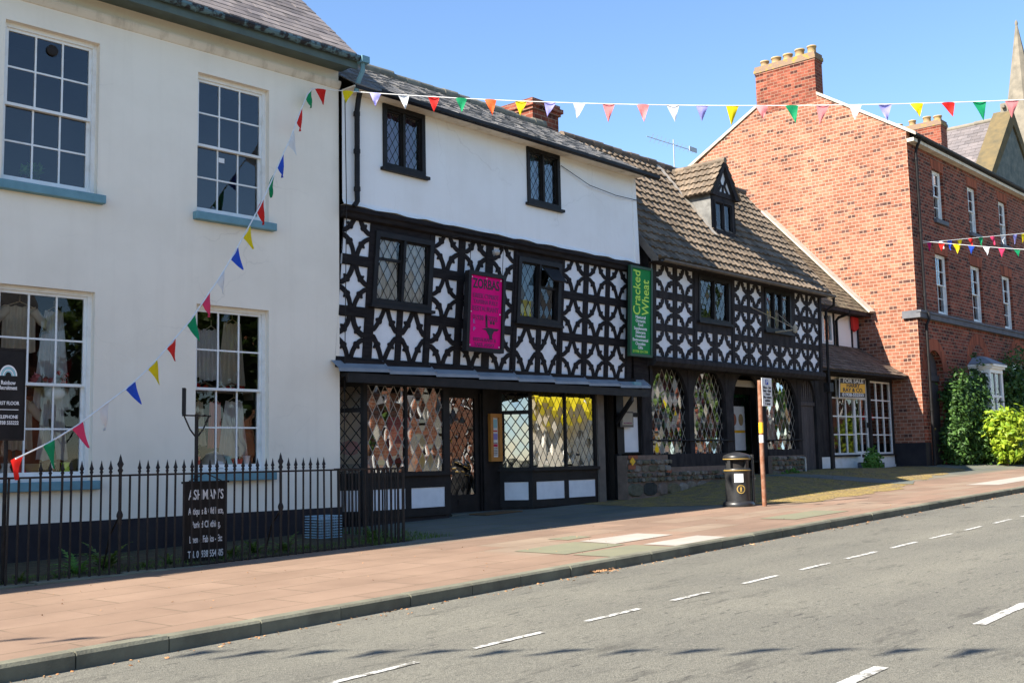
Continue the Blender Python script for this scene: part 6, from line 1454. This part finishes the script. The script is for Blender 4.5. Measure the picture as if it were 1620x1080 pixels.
shrub('golden_shrub', 'rounded golden-leaved shrub in full sun before the white bay window', 'shrub', (40.95, 13.2, gz(41, 13.2)), [(40.95, 13.15, 2.25, 0.82, 0.65, 0.72), (40.8, 13.1, 1.7, 0.55, 0.5, 0.5)], 2400, 0.15, 'leaf_yellow', 8, 1.9)
shrub('ivy_hedge', 'dark ivy hedge against the brick terrace right of the bay window', 'hedge', (46.5, 14.3, gz(46.5, 14.3)), [(45.2, 14.3, 3.8, 1.2, 0.45, 1.4), (46.5, 14.3, 3.2, 1.5, 0.5, 2.1), (48.4, 14.3, 3.2, 1.6, 0.5, 2.0), (45.5, 14.2, 2.0, 1.4, 0.5, 1.0)], 8000, 0.12, 'leaf_dark', 8)
shrub('low_shrub', 'low olive green shrub under the golden one', 'shrub', (42.6, 13.2, gz(42.6, 13.2)), [(42.4, 13.1, 1.5, 0.8, 0.5, 0.42)], 1200, 0.1, 'leaf_mid', 5)
shrub('weed_clump', 'leafy weed growing beside the step of the small shop', 'weed', (34.4, 15.3, gz(34.4, 15.3)), [(34.4, 15.25, 1.3, 0.5, 0.25, 0.35), (34.7, 15.3, 1.55, 0.3, 0.2, 0.35)], 700, 0.08, 'leaf_fern', 4)
shrub('weed_clump', 'low grassy weed by the far shop doorway and vent pipe', 'weed', (28.5, 15.0, gz(28.5, 15.0)), [(28.4, 14.95, 1.1, 0.5, 0.2, 0.1)], 300, 0.06, 'leaf_fern', 2)
# fern and weeds behind the railing
def fern(name, label, u, d, n, L, m, group=None):
    o = Fw(u, d); z = gz(o.x, o.y); s = thing(name, label, 'fern' if name == 'fern' else 'weed', (o.x, o.y, z), 0, group); b = MB()
    for k in range(n):
        a = random.random() * 6.283; e = random.uniform(0.5, 1.1); l = L * random.uniform(0.6, 1.1); dr = Vector((math.cos(a), math.sin(a), 0)); pr = None
        sd = Vector((-dr.y, dr.x, 0))
        for i in range(9):
            t = i / 8; c = Vector((o.x, o.y, z)) + dr * l * t * math.cos(e) * 1.1 + Vector((0, 0, l * (math.sin(e) * t * 1.4 - 0.55 * t * t)))
            w = l * 0.2 * (1 - t) ** 0.7 * (0.4 + 0.6 * min(1, t * 4))
            if pr is not None:
                for sg in (-1, 1): b.face([pr, pr + sd * sg * w + (c - pr) * 1.2 + Vector((0, 0, -0.01)), c])
            pr = c
    b.build('frond', M[m], s); return s
fern('fern', 'bright green fern growing behind the railing left of the antiques board', -5.0, 0.45, 16, 0.5, 'leaf_fern')
wl = 'low dark weed on the soil strip behind the railing'
for (uu, dd, nn, L) in [(-6.2, .5, 14, .28), (-5.75, .35, 12, .22), (-4.5, .7, 16, .55), (-4.1, .4, 12, .2), (-3.75, .45, 12, .25), (-2.75, .5, 14, .35), (-2.3, .6, 14, .4), (-1.9, .45, 14, .42), (-1.5, .5, 10, .2), (-0.15, .5, 14, .28), (0.1, .9, 14, .3), (-0.5, .25, 10, .18), (-3.0, .25, 10, .15), (-5.3, .3, 10, .18), (-6.6, .35, 12, .25), (-7.2, .5, 12, .3)]:
    fern('weed', wl, uu, dd, nn, L, 'leaf_mid', 'weeds behind the railing')
# grass blades in the joints and at wall foot; dry leaves in the gutter
b = MB()
def blade(x, y, h):
    z = gz(x, y); a = random.random() * 6.283; dx, dy = math.cos(a) * 0.006, math.sin(a) * 0.006
    b.face([(x - dx, y - dy, z), (x + dx, y + dy, z), (x + random.uniform(-.5, .5) * h, y + random.uniform(-.5, .5) * h, z + h)])
for _ in range(1500):
    x = random.uniform(11.2, 12.9); y = 12.92 + random.random() ** 1.3 * (0.8 if x < 12 else 2.2); blade(x, y, random.uniform(0.02, 0.09)) if y < 15 else None
for _ in range(1600): x = random.uniform(4.5, 11.7); blade(x, fy(x) + 0.1 + random.random() * 0.5, random.uniform(0.02, 0.1))
for _ in range(2500):
    x = random.uniform(20.8, 31); y = random.uniform(12.2, 15.3) ; blade(x, y, random.uniform(0.01, 0.045)) if random.random() < 0.6 + 0.4 * math.sin(x * 2.1 + y) else None
tag(b.build('grass_tufts', M['leaf_mid']), 'sparse grass in paving joints and along the railing', 'grass', kind='stuff')
b = MB()
def dry(x, y, z, r=0.03):
    c = Vector((x, y, z + 0.008)); leaf(b, c, Vector((random.gauss(0, .35), random.gauss(0, .35), 1)), r, 1.5)
for _ in range(60): dry(10.86 + random.gauss(0, 0.12), kerb_y(10.86) + random.gauss(-0.03, 0.12), 0.021 * 10.86 + 0.02, 0.035)
for _ in range(520):
    x = random.uniform(3, 40); y = kerb_y(x) - abs(random.gauss(0, 0.12)) - 0.02; dry(x, y, 0.021 * x, random.uniform(0.012, 0.035))
for _ in range(160):
    x = random.uniform(2, 24); y = random.uniform(9, 12.7); dry(x, y, gz(x, y) + 0.004, random.uniform(0.01, 0.025))
tag(b.build('leaf_litter', M['litter']), 'dry leaves and bits along the kerb and pavement', 'leaves', kind='stuff')

# ------------------------------------------------------------------ things in the shop windows
def Aw(u, d, z): return Vector((12.4 + u * math.cos(AL) + d * math.sin(AL), 15.2 - u * math.sin(AL) + d * math.cos(AL), z))
def thingA(name, label, cat, u, d, z, group=None):
    o = thing(name, label, cat, Aw(u, d, z), -AL, group, local=True); BASE[o.name] = Vector((u, d, z)); return o
def garment(label, cat, name, u0, u1, z0, z1, d, m, sleeves=False, flare=0.12, hanger=True):
    um = (u0 + u1) / 2; s = thingA(name, label, cat, um, d, z1)
    drape(s, u0, u1, z0, z1 - 0.04, d, M[m], 'cloth', 5, 0.03, flare)
    if sleeves:
        for sg, ue in ((-1, u0), (1, u1)):
            b = MB(); b.tube([(ue - sg * 0.04, d, z1 - 0.1), (ue + sg * 0.1, d - 0.02, z1 - 0.26), (ue + sg * 0.15, d - 0.02, z1 - 0.42)], 0.075, 8, 0.06, False); b.build('sleeve', M[m], s)
    if hanger:
        b = MB(); b.tube([(u0 + 0.03, d, z1 - 0.05), (um, d, z1 + 0.03), (u1 - 0.03, d, z1 - 0.05)], 0.008, 5); b.tube([(um, d, z1 + 0.03), (um, d, z1 + 0.12)], 0.005, 5); b.build('hanger', M['lace_cream'], s)
    return s
garment('white cotton petticoat on a hanger, left of two in the narrower shop window', 'petticoat', 'petticoat', -2.72, -2.42, 3.05, 3.88, 0.5, 'lace')
garment('white frilled petticoat on a hanger, right of two in the narrower shop window', 'petticoat', 'petticoat', -2.38, -2.08, 3.02, 3.9, 0.55, 'lace')
garment('cream lace dress hanging at the right of the narrower shop window', 'dress', 'lace_dress', -1.95, -1.62, 2.95, 4.05, 0.62, 'lace_cream', flare=0.2)
garment('long white gown hanging low in the narrower shop window', 'gown', 'white_gown', -1.98, -1.66, 1.75, 2.72, 0.5, 'lace', flare=0.25)
garment('cream lace blouse on a hanger in the wide shop window', 'blouse', 'lace_blouse', -5.62, -5.15, 3.32, 4.02, 0.5, 'lace_cream', True, 0.02)
garment('white dress draped at the right of the wide shop window', 'dress', 'white_dress', -4.98, -4.7, 2.5, 4.0, 0.6, 'lace', flare=0.3)

garment('short white lace camisole hanging at the left of the wide shop window', 'camisole', 'lace_camisole', -5.86, -5.66, 3.3, 3.95, 0.62, 'lace', False, 0.05)
garment('white nightdress hanging behind the lower panes of the wide shop window', 'nightdress', 'white_nightdress', -5.0, -4.72, 1.75, 2.7, 0.5, 'lace', False, 0.2)
garment('cream blouse hanging behind the lower panes of the wide shop window', 'blouse', 'cream_blouse', -5.45, -5.12, 1.9, 2.65, 0.62, 'lace_cream', True, 0.05)
garment('cream petticoat hanging behind the lower left panes of the narrower shop window', 'petticoat', 'cream_petticoat', -2.66, -2.34, 1.95, 2.7, 0.6, 'lace_cream', False, 0.15)
garment('patterned pink scarf hanging in the middle of the lower narrower shop window', 'scarf', 'pink_scarf', -2.24, -2.04, 1.9, 2.7, 0.55, 'flag_s', False, 0.05)
def potlike(name, label, cat, u, d, z, prof, m, A=True, n=14, group=None):
    s = thingA(name, label, cat, u, d, z, group) if A else thing(name, label, cat, (u, d, z), 0, group)
    b = MB(); b.lathe([(r, z + h) for r, h in prof], u, d, n); b.build('body', M[m], s); return s
potlike('straw_hat', 'straw hat on a shelf in the narrower shop window', 'hat', -2.6, 0.45, 2.18, [(0.0, 0.14), (0.08, 0.13), (0.09, 0.05), (0.2, 0.0), (0.2, -0.01)], 'pot')
potlike('handbag', 'small white handbag hanging in the wide shop window', 'handbag', -4.9, 0.35, 2.62, [(0.0, 0.0), (0.1, 0.02), (0.14, 0.08), (0.12, 0.15), (0.05, 0.19), (0.0, 0.2)], 'paper')
potlike('bonnet', 'white bonnet lying in the narrower shop window', 'bonnet', -2.25, 0.4, 1.56, [(0.22, 0.0), (0.2, 0.12), (0.12, 0.26), (0.0, 0.3)], 'lace')
potlike('red_tin', 'red tin beside the white bonnet', 'tin', -1.84, 0.42, 1.56, [(0.0, 0.0), (0.12, 0.0), (0.13, 0.16), (0.0, 0.17)], 'red')
potlike('basket', 'wicker basket in the wide shop window', 'basket', -5.2, 0.5, 1.5, [(0.0, 0.0), (0.16, 0.0), (0.2, 0.2), (0.17, 0.2), (0.14, 0.04)], 'pot')
shrub('flower_posy', 'posy of yellow artificial flowers in the narrower shop window', 'flowers', tuple(Aw(-2.66, 0.42, 1.56)), [(*Aw(-2.66, 0.42, 1.78), 0.14, 0.1, 0.16)], 160, 0.05, 'leaf_yellow', 3)
shrub('flower_garland', 'garland of red artificial flowers along the middle of the narrower shop window', 'flowers', tuple(Aw(-2.15, 0.4, 2.86)), [(*Aw(-2.5, 0.4, 2.9), 0.18, 0.05, 0.06), (*Aw(-1.9, 0.4, 2.9), 0.3, 0.05, 0.06)], 300, 0.05, 'flag_r', 2)
b = MB(); b.tube([(-4.95, 0.4, 2.35), (-4.9, 0.38, 2.0), (-4.82, 0.4, 1.5)], 0.02, 6); b.v = [tuple(Aw(*v)) for v in b.v]; tag(b.build('twisted_stick', M['coping']), 'pale twisted stick leaning in the wide shop window', 'stick')
shrub('house_plant', 'pale green pot plant on the upper left window sill', 'plant', tuple(Aw(-5.3, 0.4, 5.75)), [(*Aw(-5.3, 0.4, 5.95), 0.22, 0.1, 0.22)], 120, 0.09, 'leaf_fern', 3)
for k, (u, z, m_, l) in enumerate([(-2.62, 1.56, 'red', 'red'), (-2.05, 1.56, 'aqua', 'pale teal'), (-1.7, 1.56, 'paper', 'white'), (-5.6, 1.5, 'paper', 'white'), (-5.4, 1.5, 'red', 'red'), (-4.95, 1.5, 'pot', 'tan'), (-4.75, 1.5, 'lime', 'lime green')]):
    potlike('china_jug', '%s china jug on the sill of the %s shop window of the cream house' % (l, 'narrower' if u > -4 else 'wide'), 'jug', u, 0.3, z, [(0, 0), (0.05, 0), (0.085, 0.08), (0.05, 0.16), (0.065, 0.21), (0.05, 0.21), (0.03, 0.16)], m_)
for k, (u, z, m_, l) in enumerate([(-5.55, 2.86, 'leaf_fern', 'green'), (-5.1, 2.86, 'flag_s', 'pink'), (-4.78, 2.86, 'flag_r', 'red')]):
    c = Aw(u, 0.4, z + 0.07); shrub('flower_posy', 'posy of %s artificial flowers on the middle shelf of the wide shop window' % l, 'flowers', tuple(Aw(u, 0.4, z)), [(c.x, c.y, c.z, 0.16, 0.06, 0.09)], 90, 0.06, m_, 2)
for u0, u1, nm_ in ((-5.84, -4.55, 'wide'), (-2.77, -1.53, 'narrower')):
    s = thingA('display_shelf', 'plain wooden shelf across the middle of the %s shop window' % nm_, 'shelf', (u0 + u1) / 2, 0.45, 2.82); b = MB(); b.box(u0, u1, 0.36, 0.6, 2.81, 2.84); b.build('board', M['wood_grey'], s); b = MB(); b.box(u0, u0 + 0.03, 0.36, 0.6, 2.7, 2.81); b.box(u1 - 0.03, u1, 0.36, 0.6, 2.7, 2.81); b.build('bracket', M['wood_grey'], s)
s = thingA('display_screen', 'dark patterned screen standing behind the stock of the wide shop window', 'screen', -5.2, 0.85, 1.0); b = MB(); b.box(-5.85, -4.55, 0.85, 0.88, 1.0, 2.7); b.build('panel', M['brick_loose'], s); b = MB(); b.box(-5.3, -5.26, 0.83, 0.85, 1.0, 2.7); b.build('batten', M['wood_grey'], s)
# restaurant bays
potlike('paper_lantern', 'red paper lantern hanging in the left restaurant bay', 'lantern', 13.25, 15.95, 1.75, [(0.0, 0.0), (0.14, 0.04), (0.2, 0.14), (0.14, 0.25), (0.0, 0.29)], 'red', False)
potlike('white_jug', 'white jug on the sill of the left restaurant bay', 'jug', 13.6, 15.85, 1.42, [(0.0, 0), (0.1, 0), (0.13, 0.12), (0.07, 0.25), (0.1, 0.32), (0.08, 0.32), (0.05, 0.25)], 'paper', False)
potlike('clay_vase', 'tall terracotta vase in the left restaurant bay', 'vase', 14.7, 15.9, 1.42, [(0.0, 0), (0.1, 0), (0.17, 0.25), (0.09, 0.5), (0.12, 0.58), (0.1, 0.58), (0.06, 0.5)], 'pot_red', False)
b = MB(); b.box(14.5, 15.1, 16.3, 16.32, 1.6, 2.5); tag(b.build('poster', M['flag_p']), 'pink poster standing in the left restaurant bay', 'poster')
b = MB(); b.box(13.3, 14.1, 16.4, 16.42, 1.6, 2.6); tag(b.build('picture', M['pot']), 'terracotta coloured picture standing in the left restaurant bay', 'picture')
potlike('black_urn', 'dark urn on the sill of the right restaurant bay', 'urn', 19.5, 15.72, 1.45, [(0.0, 0), (0.1, 0), (0.2, 0.25), (0.1, 0.5), (0.14, 0.55), (0.1, 0.55)], 'iron', False)
# far shop displays
cols = ['red', 'dkgreen', 'green_sign', 'paper', 'paper', 'aqua', 'green_sign', 'orange', 'aqua', 'lace_cream', 'green_sign', 'pot_red', 'mtext', 'lime']
nm = {'red': 'red', 'dkgreen': 'dark green', 'green_sign': 'green', 'paper': 'white', 'yellow': 'yellow', 'orange': 'orange', 'aqua': 'pale teal', 'lace_cream': 'cream', 'pot_red': 'brown', 'mtext': 'purple', 'lime': 'lime'}
b = MB()
for z in (2.35, 3.0): b.box(22.4, 25.7, 15.64, 15.95, z - 0.03, z)
b.build('display_shelf', M['wood_grey'], hC)
random.seed(21)
for x0, x1 in ((22.45, 23.85), (24.3, 25.65)):
    for z in (1.72, 2.35, 3.0):
        x = x0
        while x < x1:
            w = random.uniform(0.14, 0.26); h = random.uniform(0.22, 0.48); c = random.choice(cols)
            s = thing('packet', '%s packet of health food on the shop window shelves' % nm[c], 'packet', (x + w / 2, 15.7, z), 0, '%s packets in the far shop window' % nm[c])
            b = MB(); b.box(x, x + w, 15.66, 15.78, z, z + h * 0.86); b.prism([(x, z + h * 0.86), (x + w, z + h * 0.86), (x + w * 0.9, z + h), (x + w * 0.1, z + h)], 15.7, 15.74); b.build('bag', M[c], s)
            b = MB(); b.box(x + 0.02, x + w - 0.02, 15.654, 15.659, z + h * 0.3, z + h * 0.6); b.build('paper_label', M['paper' if c != 'paper' else 'green_sign'], s)
            x += w + random.uniform(0.03, 0.2)
random.seed(7)
s = thing('poster', 'white poster with two painted faces inside the far shop doorway', 'poster', (27.65, 16.17, 1.75))
b = MB(); b.box(27.22, 28.02, 16.175, 16.19, 1.75, 3.0); b.build('sheet', M['paper'], s)
for xx, m in ((27.42, 'pot_red'), (27.8, 'pot')):
    b = MB(); b.prism([(xx + 0.13 * math.cos(t), 2.62 + 0.17 * math.sin(t)) for t in [2 * PI * k / 14 for k in range(14)]], 16.167, 16.173); b.build('painted_face', M[m], s)
b = MB(); b.box(27.24, 28.0, 16.167, 16.173, 2.25, 2.32); b.build('printed_rule', M['orange'], s)
s = thing('poster', 'poster with a rust red band and a bare tree in the right arched window', 'poster', (28.5, 15.75, 2.05))
b = MB(); b.box(28.02, 28.95, 15.74, 15.76, 2.05, 3.3); b.build('sheet', M['paper'], s); b = MB(); b.box(28.06, 28.9, 15.732, 15.738, 2.95, 3.15); b.build('band', M['pot_red'], s)
b = MB()
for k in range(9): a = (k - 4) * 0.2; b.tube([(28.45, 15.73, 2.3), (28.45 + 0.2 * math.sin(a), 15.73, 2.6), (28.45 + 0.42 * math.sin(a), 15.73, 2.9)], 0.018, 4)
b.build('painted_tree', M['pot_red'], s)
b = MB(); b.box(28.04, 28.42, 16.26, 16.28, 1.36, 3.34); tag(b.build('blind', M['green_sign']), 'narrow green blind behind the glass of the far shop door', 'blind')
b = MB(); b.box(29.0, 29.75, 15.72, 15.74, 1.9, 3.5); tag(b.build('backcloth', M['green_sign']), 'green backcloth in the right arched window', 'cloth')
s = thing('warning_sign', 'red edged triangular road sign stored in the right window of the small shop', 'sign', (36.6, 16.4, 1.4))
b = MB(); t_ = [(36.3, 2.75), (37.3, 2.75), (36.8, 3.55)]; b.prism(t_, 16.4, 16.41); b.build('triangle', M['red'], s); b = MB(); b.prism([(36.5, 2.86), (37.1, 2.86), (36.8, 3.33)], 16.392, 16.398); b.build('face_panel', M['paper'], s)
b = MB(); b.tube([(36.8, 16.42, 1.34), (36.8, 16.42, 2.8)], 0.03, 6); b.build('pole', M['grey_metal'], s)
for x in (33.1, 33.9): s = thing('reflection_drape', 'pale drape standing in for a sunlit reflection in the left window of the small shop' if x < 33.5 else 'second pale drape standing in for a reflection nearer the white shop door', 'cloth', (x + .15, 16.5, 1.4)); drape(s, x, x + 0.32, 1.5, 3.3, 16.5, M['lace'], 'cloth', 3, 0.05, 0.2)  # pale drapes stand in for sunlit reflections on the panes
